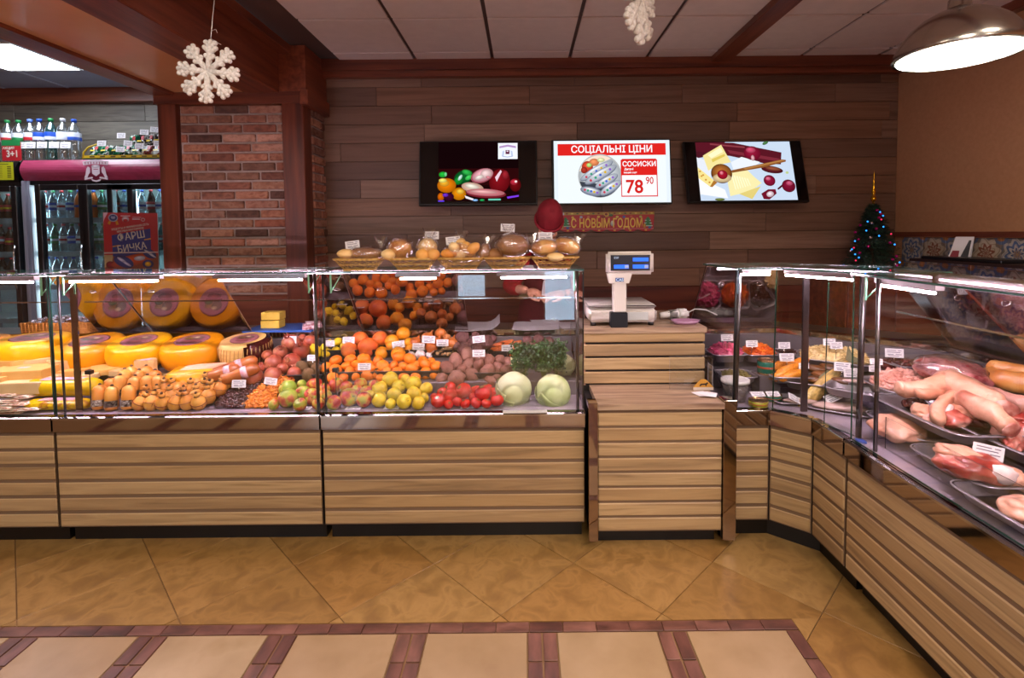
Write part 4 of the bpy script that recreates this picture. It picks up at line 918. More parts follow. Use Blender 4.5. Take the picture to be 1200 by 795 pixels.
heap(Z5, [(515, 440, 20), (555, 438, 28), (595, 445, 18), (575, 425, 16)], gar, 2.77, 2.79, 'white garlic bulb below the onions', 'the oranges', 'garlic bulbs before the onions', 1)
for i, q in enumerate([(640, 432, 17), (672, 418, 18), (700, 434, 17), (735, 430, 16), (668, 440, 14)]):
    px, py, r = Z(Z5, *q); place(ging[i % 2], at(px, py, 2.785), r * 2.785 / F, 'knobbly ginger root, %s from the garlic bulbs' % ORD[i], 'ginger roots before the onions', spin=.3)
ALT = {}
def variants(lst):
    ALT[lst[0].name] = [q.data for q in lst]
    for q in lst[1:]:
        for c in list(q.children): bpy.data.objects.remove(c)
        bpy.data.objects.remove(q)
    return lst[:1]
variants_done = [variants(pots), variants(beets)]
def multi(frame, items, protos, d0, d1, what, frm, group, nrows, spin=1.2, **k):
    base = heap(frame, items, protos[0], d0, d1, what, frm, group, nrows, spin=spin, **k)
    for n_, o in enumerate(base):
        if n_ and n_ % len(ALT[protos[0].name] or [1]) and ALT[protos[0].name]: o.data = ALT[protos[0].name][n_ % len(ALT[protos[0].name])]
multi(Z6, [(112, 510, 34), (95, 552, 28), (150, 478, 34), (195, 460, 30), (205, 503, 30), (155, 540, 40), (245, 475, 36), (225, 540, 36), (300, 488, 28), (290, 528, 36), (352, 478, 26), (345, 508, 28), (392, 490, 26), (375, 508, 26), (350, 550, 22), (270, 500, 26), (178, 520, 26), (310, 555, 24)], pots, 2.585, 2.71, 'brown potato behind the tomatoes', 'the mandarins', 'potatoes in the tray behind the tomatoes', 3, k=1.1)
multi(Z6, [(180, 370, 40), (195, 412, 36), (240, 350, 22), (290, 385, 38), (255, 405, 30), (145, 400, 24), (310, 375, 22), (215, 385, 26)], beets, 2.79, 2.88, 'dusty dark beetroot on the top step', 'the onions', 'beetroots on the top step', 2)
multi(Z6, [(500, 378, 28), (550, 375, 32), (595, 385, 28), (640, 405, 28), (660, 420, 24), (565, 400, 24), (520, 400, 24)], beets, 2.80, 2.88, 'dusty beetroot behind the parsley', 'the carrots', 'beetroots behind the parsley', 2)
for i, (x, y, L, a) in enumerate([(345, 395, 60, .3), (400, 380, 80, -.2), (440, 385, 70, .1), (360, 422, 80, .5), (400, 440, 85, -.1), (450, 405, 70, .35), (335, 415, 60, -.4), (420, 412, 80, .15), (380, 400, 70, 1.0), (440, 430, 70, -.3)]):
    px, py, _ = Z(Z6, x, y); d = 2.79 + (440 - y) / 60 * .09
    place(carr, at(px, py, d), .0155, 'orange carrot in the top tray, %s from the front' % ORD[[9, 4, 5, 2, 0, 7, 3, 6, 8, 1][i]], 'carrots on the top step', rot=(PI / 2, a * .6, PI / 2 + a))
heap(Z6, [(110, 615, 28), (75, 632, 24), (122, 650, 34), (75, 672, 30), (190, 640, 36), (160, 615, 20), (237, 622, 28), (270, 650, 36), (295, 612, 26), (325, 645, 32), (150, 688, 22), (195, 684, 22), (240, 688, 24), (318, 682, 28), (112, 690, 20), (50, 645, 20), (285, 685, 22), (225, 655, 24)], tom, 2.37, 2.5, 'shiny red tomato by the glass', 'the yellow apples', 'red tomatoes heaped beside the cabbages', zmin=ZL + .001, spin=.9, k=1.14)
heap(Z4, [(665, 400, 46), (590, 475, 43), (665, 480, 44), (715, 430, 42), (760, 385, 34), (700, 380, 24), (630, 430, 36), (505, 540, 46), (600, 535, 42), (545, 500, 26), (690, 535, 34), (640, 505, 28), (560, 445, 26)], pom, 2.585, 2.84, 'pink and russet pomegranate', 'the brown sausages', 'pomegranates piled beside the dried fruit', spin=1.4)
heap(Z4, [(732, 500, 27), (765, 540, 32), (775, 485, 27), (790, 515, 24)], kiw, 2.58, 2.66, 'hairy brown kiwi by the post', 'the pomegranates', 'kiwis beside the chrome post', 2)
# tomatoes' tray edge, cabbages
M_CAB = mat('cabbage_leaf', ['#a3b56c', '#c3cf90', '#dbe0ae'], .5, scale=(9, 9, 9), detail=5, bump=.25, bscale=30)
M_CABW = mat('cabbage_leaf_pale', ['#c2c98c', '#dfe2b8'], .5, scale=(9, 9, 9), detail=5, bump=.25, bscale=30)
def cabbage(loc, r, label, seed, rot, m, n=7):
    b = MB(); b.blob(r * .93, 4, (1, 1, .93), .05, 3, seed); c = b.obj('cabbage', m); c.location = loc; c.rotation_euler = rot
    tag(c, label, 'cabbage', 'cabbages at the end of the fruit case')
    rs_ = random.Random(seed)
    for k in range(n):
        b = MB(); N, Mn = 14, 12; tilt = rs_.uniform(.2, .9); az = 2 * PI * k / n + rs_.uniform(-.3, .3); grid = []
        R3 = Matrix.Rotation(az, 3, 'Z') @ Matrix.Rotation(tilt, 3, 'Y')
        for i in range(N + 1):
            row = []
            for j in range(Mn + 1):
                u = -1 + 2 * i / N; v = j / Mn; th = v * 1.75; wid = math.sin(min(1, v * 1.25 + .12) * PI * .5) * 1.0
                ph = u * wid * 1.0
                vein = .012 * math.cos(u * 3) + .012 * abs(math.sin(u * 14 + v * 5)) + (.035 if abs(u) < .08 else 0) * (1 - v)
                rad = r * (.95 + vein + .008 * k + .04 * v * v)
                p = R3 @ (Vector((math.sin(th) * math.cos(ph), math.sin(th) * math.sin(ph), -math.cos(th) * .95)) * rad)
                row.append(b.b.verts.new(p))
            grid.append(row)
        for i in range(N):
            for j in range(Mn):
                f = b.b.faces.new((grid[i][j], grid[i + 1][j], grid[i + 1][j + 1], grid[i][j + 1])); f.smooth = True
        bmesh.ops.solidify(b.b, geom=b.b.faces[:], thickness=r * .02); b.obj('leaf', m, c)
    b = MB(); b.lathe([(r * .2, -.95 * r), (r * .17, -1.08 * r), (0, -1.09 * r)], 14); b.obj('stalk', M_CABW, c)
    return c
def cab(frame, x, y, zr, d, label, seed, rot, m):
    px, py, r = Z(frame, x, y, zr); cabbage(at(px, py, d), r * d / F * 1.05, label, seed, rot, m)
cab(Z6, 430, 612, 90, 2.44, 'large pale green cabbage beside the tomatoes', 3, (.5, .3, .5), M_CABW)
cab(Z6, 622, 622, 90, 2.44, 'large green cabbage in the front corner by the end glass', 5, (.3, -.5, 2.1), M_CAB)
cab(Z6, 445, 492, 52, 2.70, 'small pale cabbage half hidden behind the parsley and the potatoes', 8, (.4, .2, 1), M_CABW)
cab(Z6, 672, 492, 55, 2.66, 'small yellowish cabbage between the parsley and the end glass', 9, (.2, .5, 3), M_CABW)
# parsley bunches
M_PAR = mat('parsley_leaf', ['#0e2a0c', '#1e4414', '#3a6424'], .6, scale=(20, 20, 20))
def parsley(px0, px1, py0, py1, d, label, seed):
    rs_ = random.Random(seed); base = at((px0 + px1) / 2, py1 + 14, d); top = at((px0 + px1) / 2, py0, d + .05)
    e = empty('parsley_bunch', base, 0, label, 'parsley', 'parsley bunches among the cabbages')
    w = (at(px1, py0, d).x - at(px0, py0, d).x) / 2; H = top.z - base.z
    st = MB(); lf = MB()
    for k in range(46):
        a = rs_.uniform(0, 6.28); r = w * math.sqrt(rs_.random()); z = H * rs_.uniform(.35, 1)
        tip = Vector((r * math.cos(a), r * math.sin(a) * .7, z)); st.tube([(0, 0, 0), tip * .5 + Vector((0, 0, .02)), tip], .0012, 4)
        for q in range(24):
            p = tip + Vector([rs_.uniform(-1, 1) * .024 for _ in range(3)]); u = Vector([rs_.uniform(-1, 1) for _ in range(3)]).normalized(); v = u.orthogonal().normalized(); s_ = rs_.uniform(.009, .017)
            n = u.cross(v) * .0006
            pts = [p, p + u * s_ * .5 + v * s_ * .55, p + u * s_ * .75 + v * s_ * .15, p + u * s_ * 1.2, p + u * s_ * .75 - v * s_ * .15, p + u * s_ * .5 - v * s_ * .55]
            lf.b.faces.new([lf.b.verts.new(x) for x in pts])
    st.obj('stalks', mat('parsley_stalk', '#4e7a30', .6), e); lo = lf.obj('leaves', M_PAR, e); lo['kind'] = 'stuff'
parsley(602, 626, 405, 432, 2.52, 'dark parsley bunch standing behind the pale cabbage', 1)
parsley(625, 648, 402, 432, 2.54, 'parsley bunch in the middle, between two others', 2)
parsley(644, 660, 400, 430, 2.56, 'parsley bunch nearest the end glass', 3)
# dried fruit: nobody could count them
def pile(name, frame, pts, d0, d1, n, r, m, label, cat, sc=(1, .8, .6), seed=1, zmin=ZL, amp=.12):
    """a heap of small dried fruit inside a pixel polygon"""
    rs_ = random.Random(seed); b = MB()
    src = MB(); src.blob(1, 1, sc, amp, 3, seed); sm = src.b
    base = [v.co.copy() for v in sm.verts]; fc = [[v.index for v in f.verts] for f in sm.faces]; sm.verts.index_update()
    fc = [[v.index for v in f.verts] for f in sm.faces]; sm.free()
    q = [Z(frame, *p)[:2] for p in pts]; xs = [p[0] for p in q]; ys = [p[1] for p in q]; k = 0; x0, x1, y0, y1 = min(xs), max(xs), min(ys), max(ys)
    def inside(x, y):
        c = False
        for (ax, ay), (bx, by) in zip(q, q[1:] + q[:1]):
            if (ay > y) != (by > y) and x < (bx - ax) * (y - ay) / (by - ay) + ax: c = not c
        return c
    while k < n:
        x, y = rs_.uniform(x0, x1), rs_.uniform(y0, y1)
        if not inside(x, y): continue
        d = d0 + (d1 - d0) * (y1 - y) / (y1 - y0); p = at(x, y, d + rs_.uniform(0, .02)); s_ = r * rs_.uniform(.8, 1.2)
        p.z = max(p.z, zmin + s_ * .5)
        R = Matrix.Rotation(rs_.uniform(0, 6.28), 3, 'Z') @ Matrix.Rotation(rs_.uniform(-.9, .9), 3, 'X')
        vs = [b.b.verts.new(p + R @ (v * s_)) for v in base]
        for f in fc: g = b.b.faces.new([vs[i] for i in f]); g.smooth = True
        k += 1
    o = b.obj(name, m); tag(o, label, cat, kind='stuff'); return o
pile('prunes', Z4, [(300, 700), (330, 640), (390, 600), (460, 565), (540, 560), (520, 600), (460, 660), (440, 700)], 2.37, 2.56, 420, .013, mat('prune_skin', ['#1f0d0c', '#3c1c18', '#582a22'], .22, scale=(60, 60, 60)), 'heap of dark glossy dates between the smoked cheeses and dried apricots', 'dried fruit')
pile('dried_apricots', Z4, [(440, 700), (455, 655), (520, 600), (560, 565), (630, 545), (690, 570), (640, 600), (600, 640), (600, 700)], 2.37, 2.56, 420, .013, mat('apricot_skin', ['#b85a14', '#d87c20', '#e89838'], .35, scale=(50, 50, 50)), 'heap of dried orange apricots beside the dates', 'dried fruit', sc=(1, .85, .45))
# ================================================================ CHEESE
M_CHY = mat('yellow_cheese_wax', ['#d98c04', '#e39c08'], .28, scale=(4, 4, 4), rnd=['#ffe8c0', '#ffffff'], bump=.15, bscale=20)
M_CHYY = mat('bright_yellow_wax', ['#e3a004', '#ecae08'], .28, scale=(4, 4, 4), bump=.15, bscale=20)
M_NAT = mat('ribbed_rind', ['#c89a50', '#e0b870'], .55, scale=(10, 10, 60), bump=.3)
M_LBL = mat('cheese_label_red', ['#340a10', '#642428', '#9c6c58', '#3c0c14'], .4, scale=(36, 36, 36), detail=3, pos=[.4, .48, .56, .64])
M_LBR = mat('cheese_label_ring', '#955a60', .4)
M_CUT = mat('cut_cheese', ['#d0a458', '#dab268'], .5, scale=(12, 12, 12), rnd=['#fff0d8', '#ffffff', '#fff8e0'])
M_CUTP = mat('pale_cheese', ['#ccac74', '#d8ba86'], .55, scale=(12, 12, 12), rnd=['#fff4e4', '#ffffff'])
def wheel(x, y, w, d, label, m, h=.115, tilt=.16, zr=None, lab=True, seed=0, rz=0):
    px, py, r = Z(Z3, x, y, w / 2); rad = r * d / F
    c = at(px, py, d)
    e = empty('round_cheese', c, rz, label, 'cheese', 'waxed cheese wheels along the back of the case'); e.rotation_euler = (tilt, 0, rz)
    pr = [(0, -h / 2), (rad * .82, -h / 2)] + [(rad * (.84 + .16 * math.sin(a)), -h / 2 * math.cos(a)) for a in [k * PI / 8 for k in range(1, 8)]] + [(rad * .82, h / 2), (0, h / 2)]
    def wob(v):
        k = 1 + .018 * noise.noise(Vector((v.x * 9, v.y * 9, v.z * 9 + seed))); return Vector((v.x * k, v.y * k, v.z * (1 + .03 * noise.noise(Vector((v.x * 7 + seed, v.y * 7, 0))))))
    b = MB(); b.lathe(pr, 44, wob=wob); b.obj('rind', m, e)
    if lab:
        b = MB(); b.lathe([(0, h / 2 + .0005), (rad * .46, h / 2 + .0005), (rad * .46, h / 2 + .0022), (0, h / 2 + .0022)], 36); l = b.obj('label_disc', M_LBL, e)
        b = MB(); b.lathe([(rad * .46, h / 2 + .0003), (rad * .54, h / 2 + .0003), (rad * .54, h / 2 + .0025), (rad * .46, h / 2 + .0025)], 36); b.obj('label_ring', M_LBR, l)
        P = Print(0, 0, rad * .46 / 100, rad * .46 / 100)
        P.ell(0, 0, 98, 98, '#5a1820'); P.ell(-20, -35, 50, 34, '#8a6a28'); P.ell(30, -30, 40, 40, '#6a5040'); P.ell(10, -50, 24, 16, '#c8b48a'); P.ell(-40, 0, 34, 20, '#3a4a20'); P.ell(0, 48, 56, 24, '#7a3a34')
        P.rect(-74, 4, 74, 34, '#a05a68'); 
        for q in range(9): P.rect(-64 + 15 * q, 9, -55 + 15 * q, 29, '#58141e')
        P.obj('label_print', VPRINT, l, (0, 0, h / 2 + .0024), (0, 0, 0))
    return e
wheel(450, 428, 300, 2.77, 'orange-yellow waxed cheese wheel beside the cut yellow drum', M_CHY, .125, seed=2)
wheel(692, 424, 285, 2.77, 'bright yellow waxed cheese wheel, second from the cut yellow drum', M_CHYY, .125, seed=4)
wheel(950, 424, 285, 2.77, 'orange-yellow waxed cheese wheel beside the ribbed wheel', M_CHY, .125, seed=6)
wheel(165, 420, 320, 2.74, 'tall bright yellow cheese drum behind the first glass joint', M_CHYY, .14, seed=8, tilt=.05)
wheel(-60, 420, 200, 2.77, 'orange cheese wheel cut off by the photo edge', M_CHY, .12, seed=12)
wheel(-330, 424, 290, 2.77, 'yellow waxed cheese wheel at the far end of the row', M_CHYY, .12, seed=13)
nw = wheel(1206, 418, 240, 2.80, 'pale ribbed cheese wheel with a dark red wrapped end', M_NAT, .125, seed=9)
rad = 240 / 2 / 4.183 * 2.8 / F
b = MB()
for k in range(40):
    a = k * 2 * PI / 40; b.tube([(rad * .985 * math.cos(a), rad * .985 * math.sin(a), -.045), (rad * 1.004 * math.cos(a + .05), rad * 1.004 * math.sin(a + .05), 0), (rad * .985 * math.cos(a + .1), rad * .985 * math.sin(a + .1), .045)], .0022, 4)
b.obj('rind_ribs', mat('rind_groove', '#a87c3c', .6), nw)
b = MB(); b.lathe([(rad * .80, -.0640), (rad * .95, -.055), (rad * 1.03, 0), (rad * .95, .056), (rad * .80, .066)], 44)
for f in list(b.b.faces):
    c = f.calc_center_median()
    if not (c.x > rad * .42): b.b.faces.remove(f)
bmesh.ops.solidify(b.b, geom=b.b.faces[:], thickness=.003); b.obj('red_wrap', mat('dark_red_foil', ['#4a1014', '#6e1c20'], .25, scale=(30, 30, 30)), nw)
# cut blocks and wedges, described one by one: pixel centre in Z3, size, depth, turn, material
def wedge(loc, L, w, h, rz, label, m, kind='wedge', round_=0, tagp=True):
    b = MB()
    if kind == 'wedge': pts = [(-L / 2, -w * .1)] + [(L / 2 * math.cos(a), w / 2 * math.sin(a)) for a in (-1.1, -.6, 0, .6, 1.1)] + [(-L / 2, w * .1)]
    else: pts = [(-L / 2, -w / 2), (L / 2, -w / 2), (L / 2, w / 2), (-L / 2, w / 2)]
    b.prism(pts, 0, h); bmesh.ops.bevel(b.b, geom=b.b.edges[:], offset=.003, segments=2, affect='EDGES')
    o = b.obj('cheese_block', m, None, loc, (0, 0, rz)); tag(o, label, 'cheese', 'cut cheeses in front of the wheels')
    if tagp: box('price_sticker', -.022, .022, -.014, .014, h, h + .0008, mat('sticker_lilac', '#c8b4c4', .5), o)
    return o
def wz(x, y, L, w, h, rz, label, m, kind='wedge', d=2.6, frame=Z3, tagp=False):
    px, py, _ = Z(frame, x, y); p = at(px, py, d); p.z -= h / 2; p.z = max(p.z, ZL + .001 if d < 2.53 else (.656 if d < 2.70 else .721)); return wedge(p, L, w, h, rz, label, m, kind, tagp=tagp)
wz(60, 495, .17, .15, .06, .2, 'pale cheese wedge with a lilac sticker before the tall yellow drum', M_CUT, tagp=True, d=2.60)
wz(120, 530, .26, .16, .05, .15, 'long yellow cheese block with a lilac sticker on top of another', M_CUT, 'block', d=2.52, tagp=True)
wz(105, 590, .28, .16, .055, .1, 'long pale cheese block lying under the stickered block', M_CUTP, 'block', d=2.46)
wz(-30, 500, .18, .14, .05, .4, 'pale cheese wedge half cut off by the photo edge', M_CUTP, d=2.6)
wz(-10, 570, .16, .16, .06, 0, 'thick pale cheese block at the photo edge, lower row', M_CUT, 'block', d=2.47)
wz(200, 478, .14, .12, .04, .9, 'small flat cheese wedge against the drum by the glass joint', M_CUTP, d=2.64)
wz(285, 492, .13, .12, .05, -.2, 'cream cheese wedge beside the drum, right of the glass joint', M_CUTP, d=2.62)
wz(340, 530, .19, .15, .03, .5, 'flat cream wedge with its point towards the yellow logs', M_CUT, d=2.60)
wz(420, 545, .14, .10, .025, -.3, 'flat cream slice behind the yellow logs', M_CUTP, d=2.54)
wz(505, 515, .20, .15, .028, -.5, 'flat pale wedge below the orange-yellow wheel', M_CUT, d=2.63)
wz(640, 525, .20, .16, .03, .2, 'broad flat cheese piece behind the smoked cheese bottles', M_CUTP, d=2.61)
wz(716, 497, .10, .09, .065, .3, 'small upright cheese cut with a lilac sticker on a flat round', M_CUTP, d=2.60, tagp=True)
b = MB(); b.lathe([(0, 0), (.10, 0), (.11, .012), (.105, .035), (0, .04)], 40); px, py, _ = Z(Z4, 55, 518); p = at(px, py, 2.63); p.z = .66
tag(b.obj('cheese_round', M_CUTP, None, p), 'flat pale cheese round behind the smoked cheeses', 'cheese')
# big yellow brick with a label
px, py, _ = Z(Z4, 225, 515); p = at(px, py, 2.58); p.z = .657
e = empty('cheese_brick', p, .25, 'large bright yellow cheese brick with a pale label on top', 'cheese')
b = MB(); b.box(-.125, .125, -.085, .10, 0, .095, bev=.008, seg=3); b.obj('rind', M_CHYY, e); box('label_sheet', -.08, .11, -.03, .085, .095, .0962, mat('peach_label', ['#d8a080', '#e8c8a8'], .5, scale=(30, 30, 30)), e)
# yellow wrapped logs
M_LOG = mat('yellow_printed_film', ['#d0a800', '#dcb808', '#a06010', '#d8b408'], .25, scale=(9, 9, 9), pos=[.3, .55, .6, .66])
def log(x, y, L, r, rz, label, d, flat=1):
    px, py, _ = Z(Z3, x, y); p = at(px, py, d); p.z = max(p.z, ZL + r * flat + .001)
    e = empty('cheese_log', p, rz, label, 'cheese', 'yellow wrapped cheese logs at the glass joint')
    b = MB(); b.lathe([(0, -L / 2), (r * .25, -L / 2), (r * .8, -L / 2 + .012), (r, -L / 2 + .035), (r, L / 2 - .035), (r * .8, L / 2 - .012), (r * .25, L / 2), (0, L / 2)], 28, M=Matrix.Diagonal((1, 1, flat, 1)) @ Matrix.Rotation(PI / 2, 4, 'Y')); b.obj('film', M_LOG, e)
    b = MB(); b.box(-L * .28, L * .28, -r * .5, r * .5, r * flat * .93, r * flat * 1.01, bev=.003); b.obj('label', mat('pale_pink_label', ['#dcc0c4', '#c88890'], .4, scale=(40, 40, 40)), e)
log(315, 602, .345, .043, .03, 'yellow wrapped cheese log lying on top at the glass joint', 2.44)
log(290, 685, .30, .040, .0, 'yellow wrapped cheese log lying lowest on the steel deck', 2.385, .62)
# flat vacuum packs in the front corner
M_VAC = mat('vacuum_pack', ['#e6d0b0', '#c88870', '#ead8bc'], .2, scale=(26, 40, 40), detail=2, pos=[.4, .5, .56])
for i, (x, y) in enumerate([(60, 705), (120, 690), (20, 680), (90, 665), (30, 650), (110, 640), (40, 632)]):
    px, py, _ = Z(Z3, x, y); p = at(px, py, 2.36 + .02 * (i > 2) + .035 * (i > 4)); p.z = ZL + .004 + .011 * i
    b = MB(); b.box(-.075, .075, -.045, .045, 0, .010, bev=.004, seg=2); b.box(-.085, .085, -.052, .052, .004, .0055)
    o = b.obj('cheese_pack', M_VAC, None, p, (0, 0, .2 * math.sin(i * 2))); tag(o, 'flat vacuum pack of sliced cheese, %s from the bottom of the stack' % ORD[i], 'cheese', 'vacuum packs in the front corner')
    box('pack_label', -.03, .03, -.02, .02, .010, .011, mat('lilac_label', '#b8b0d0', .4), o)
# smoked string cheeses standing in their film, and the little tied balls
M_SMK = mat('smoked_cheese_skin', ['#d08838', '#e8a850', '#c07828'], .3, scale=(5, 5, 5), rnd=['#ffe8d0', '#ffffff', '#fff4d8'])
M_KNOT = mat('dark_knot', '#4a2c1c', .6)
def bottle_cheese():
    a = MB(); a.lathe([(0, -.055), (.018, -.055), (.0225, -.045), (.023, .03), (.019, .045), (.008, .055), (0, .056)], 20)
    k = MB(); k.blob(.0055, 2, (1, 1, 1.2), M=Matrix.Translation((0, 0, .058)))
    l = MB(); l.lathe([(.0232, -.040), (.0238, -.038), (.0238, -.012), (.0232, -.010)], 20)
    for f in list(l.b.faces):
        if f.calc_center_median().y > -.010: l.b.faces.remove(f)
    bmesh.ops.solidify(l.b, geom=l.b.faces[:], thickness=.0006)
    return proto('smoked_cheese', [('smoked_cheese', a, M_SMK), ('knot', k, M_KNOT), ('label', l, mat('mouse_label', ['#4a342c', '#c8b8b0', '#6e4438', '#e0d8cc'], .4, scale=(90, 90, 90), pos=[.42, .48, .54, .6]))], 'cheese')
bc = bottle_cheese()
def ball_cheese():
    a = MB(); a.lathe([(0, -.026), (.015, -.025), (.024, -.012), (.0255, .002), (.021, .018), (.010, .026), (.008, .032), (.013, .040), (.0, .044)], 20)
    k = MB(); k.blob(.005, 2, M=Matrix.Translation((0, 0, .045))); k.tube([(.009 * math.cos(q * PI / 6), .009 * math.sin(q * PI / 6), .030) for q in range(12)], .0016, 4, closed=True)
    l = MB(); l.tube([(.0262 * math.cos(q * PI / 8), .0262 * math.sin(q * PI / 8), .002) for q in range(16)], .0012, 4, closed=True); l.tube([(0, .0262 * math.cos(q * PI / 8), .026 * math.sin(q * PI / 8)) for q in range(-8, 1)], .001, 4)
    return proto('cheese_ball', [('cheese_ball', a, M_SMK), ('knot', k, M_KNOT), ('net_string', l, mat('red_net_string', '#7a2c20', .6))], 'cheese')
bl = ball_cheese()
rows_ = [(672, (490, 555, 628), 2.375), (625, (700,), 2.42), (590, (585, 650, 700, 745), 2.50), (567, (620, 672, 762), 2.55)]
std = [(487, 650, 2.37), (548, 655, 2.37), (630, 650, 2.365), (585, 600, 2.44), (660, 605, 2.44), (720, 600, 2.45), (540, 615, 2.43), (610, 570, 2.50), (680, 575, 2.50), (760, 575, 2.50), (640, 555, 2.55), (715, 553, 2.55), (775, 600, 2.46)]
for i, (x, y, d) in enumerate(std):
    px, py, _ = Z(Z3, x, y); p = at(px, py, d); p.z = max(p.z, ZL + .057)
    place(bc, p, (1.25, 1.25, 1), 'smoked cheese bottle with a dark label, %s counted from the yellow logs' % ORD[sorted(range(len(std)), key=lambda q: std[q][0]).index(i)], 'smoked cheese bottles beside the yellow logs', rot=(-.12, 0, rr.uniform(-.3, .3)))
balls = []
for y, xs, d in ((690, (690, 745, 800, 862, 920, 975), 2.365), (650, (715, 775, 838, 905, 960, 1020), 2.41), (612, (745, 805, 865, 930, 985, 1040, 1075), 2.46), (585, (790, 845, 905, 960, 1020, 1070, 1105), 2.51)):
    for k, x in enumerate(xs): balls.append((x, y, d, k))
rn4 = {690: 'front', 650: 'second', 612: 'third', 585: 'back'}
for x, y, d, k in balls:
    px, py, _ = Z(Z3, x, y); p = at(px, py, d); p.z = max(p.z, ZL + .034)
    place(bl, p, 1.28, 'little tied smoked cheese ball, %s in the %s row from the smoked bottles' % (ORD[k], rn4[y]), 'tied smoked cheese balls', rot=(rr.uniform(-.5, .2), rr.uniform(-.3, .3), rr.uniform(0, 6)))
# sausage-shaped smoked cheeses
M_SAU = mat('brown_smoked_skin', ['#8a4418', '#a85a24', '#c07030'], .3, scale=(8, 8, 8), detail=4)
for x, y, d, rz, L, lb in ((405, 500, 2.56, .45, .20, 'thick brown smoked sausage cheese with a cut pale face and paper band'), (430, 535, 2.51, .40, .17, 'brown smoked sausage cheese lying lowest beside the pomegranates'), (350, 530, 2.50, .3, .14, 'brown smoked sausage cheese hidden beneath the banded one')):
    px, py, _ = Z(Z4, x, y); p = at(px, py, d)
    e = empty('smoked_sausage_cheese', p, rz, lb, 'cheese', 'brown sausage cheeses before the ribbed wheel'); e.rotation_euler = (0, -.25, rz)
    b = MB(); b.lathe([(0, -L / 2), (.026, -L / 2), (.029, -L / 2 + .004), (.030, L / 2 - .03), (.022, L / 2 - .008), (.006, L / 2), (0, L / 2)], 24, M=Matrix.Rotation(PI / 2, 4, 'Y')); b.obj('casing', M_SAU, e)
    b = MB(); b.lathe([(0, -L / 2 - .002), (.0255, -L / 2 - .002), (.0255, -L / 2), (0, -L / 2)], 24, M=Matrix.Rotation(PI / 2, 4, 'Y')); b.obj('cut_face', M_CUT, e)
    b = MB(); b.lathe([(.0305, -.0), (.031, 0), (.031, .028), (.0305, .028)], 24, M=Matrix.Rotation(PI / 2, 4, 'Y')); b.obj('paper_band', MATS['pale_pink_label'], e)
# ================================================================ things on the worktop behind
WT = .861
bb = box('cutting_board', -.20, .20, -.13, .13, 0, .012, mat('blue_board', '#2c5aa8', .5), bev=.004, loc=(at(335, 385, 3.05).x, 3.06, WT)); tag(bb, 'blue plastic cutting board on the worktop under the butter', 'cutting board')
M_BUT = mat('butter_yellow', ['#ecc040', '#f4d060'], .4, scale=(20, 20, 20))
for k, zz in enumerate((.013, .062)):
    o = box('butter_block', -.055, .055, -.04, .04, 0, .046, M_BUT, bev=.003, loc=(at(320, 380, 3.04).x + .004 * k, 3.04, WT + zz)); tag(o, 'yellow butter block on the blue board, %s one' % ('lower', 'upper')[k], 'butter', 'stacked butter blocks')
cr = empty('wicker_tray', (at(75, 380, 3.02).x, 3.05, WT), 0, 'shallow wicker tray of wrapped sweets behind the yellow wheel', 'basket')
b = MB()
for z in range(7):
    w, d = .19 + .002 * z, .09; b.tube([(-w, -d, .006 + .009 * z), (w, -d, .006 + .009 * z), (w, d, .006 + .009 * z), (-w, d, .006 + .009 * z)], .005, 5, closed=True)
for k in range(19): b.tube([(-.19 + .021 * k, -.092, 0), (-.19 + .021 * k, -.094, .068)], .003, 4)
b.box(-.19, .19, -.09, .09, 0, .008); b.obj('wicker', mat('orange_wicker', ['#a86a28', '#c88838'], .5, scale=(60, 60, 60)), cr)
pileb = MB(); rs_ = random.Random(5)
for k in range(60): pileb.blob(.014, 1, (1.3, .8, .7), .1, 3, k, M=Matrix.Translation((rs_.uniform(-.17, .17), rs_.uniform(-.07, .07), .055 + rs_.uniform(0, .03))) @ Matrix.Rotation(rs_.uniform(0, 6), 4, 'Z'))
o = pileb.obj('wrapped_sweets', mat('foil_wrappers', ['#8a9ac0', '#d8d8e0', '#5a3c34', '#b0b8c8'], .25, .3, scale=(60, 60, 60)), None, (cr.location.x, 3.05, WT)); tag(o, 'heap of silvery wrapped sweets in the wicker tray', 'sweets', kind='stuff')
# papers on the worktop
def sheet(px, py, d, w, l, rz, label, z, curl=.015):
    l *= 1.5
    b = MB(); N = 10; g = []
    for i in range(N + 1):
        row = []
        for j in range(5):
            x, y = -w / 2 + w * i / N, -l / 2 + l * j / 4; row.append(b.b.verts.new((x, y, .0015 + curl * max(0, x / w * 2 - .45) ** 2 * 3 + .002 * math.sin(x * 30 + j))))
        g.append(row)
    for i in range(N):
        for j in range(4): b.b.faces.new((g[i][j], g[i + 1][j], g[i + 1][j + 1], g[i][j + 1]))
    bmesh.ops.solidify(b.b, geom=b.b.faces[:], thickness=.0006); p = at(px, py, d); p.z = z
    o = b.obj('paper_sheet', PAPER, None, p, (.10, 0, rz)); o.location.z += l * .05; tag(o, label, 'paper', 'papers on the worktop'); return o
sheet(560, 382, 3.02, .26, .13, .06, 'white paper sheet on the worktop with one corner curled up', WT + .001, .05)
sheet(628, 382, 3.00, .27, .12, -.06, 'white paper sheet on the worktop in front of the shop assistant', WT + .003, .01)
sheet(672, 380, 3.02, .17, .11, .25, 'smaller white paper sheet beside the end glass', WT + .001, .01)
sheet(640, 377, 3.08, .16, .10, .3, 'white paper sheet lying over the middle one', WT + .009, .008)
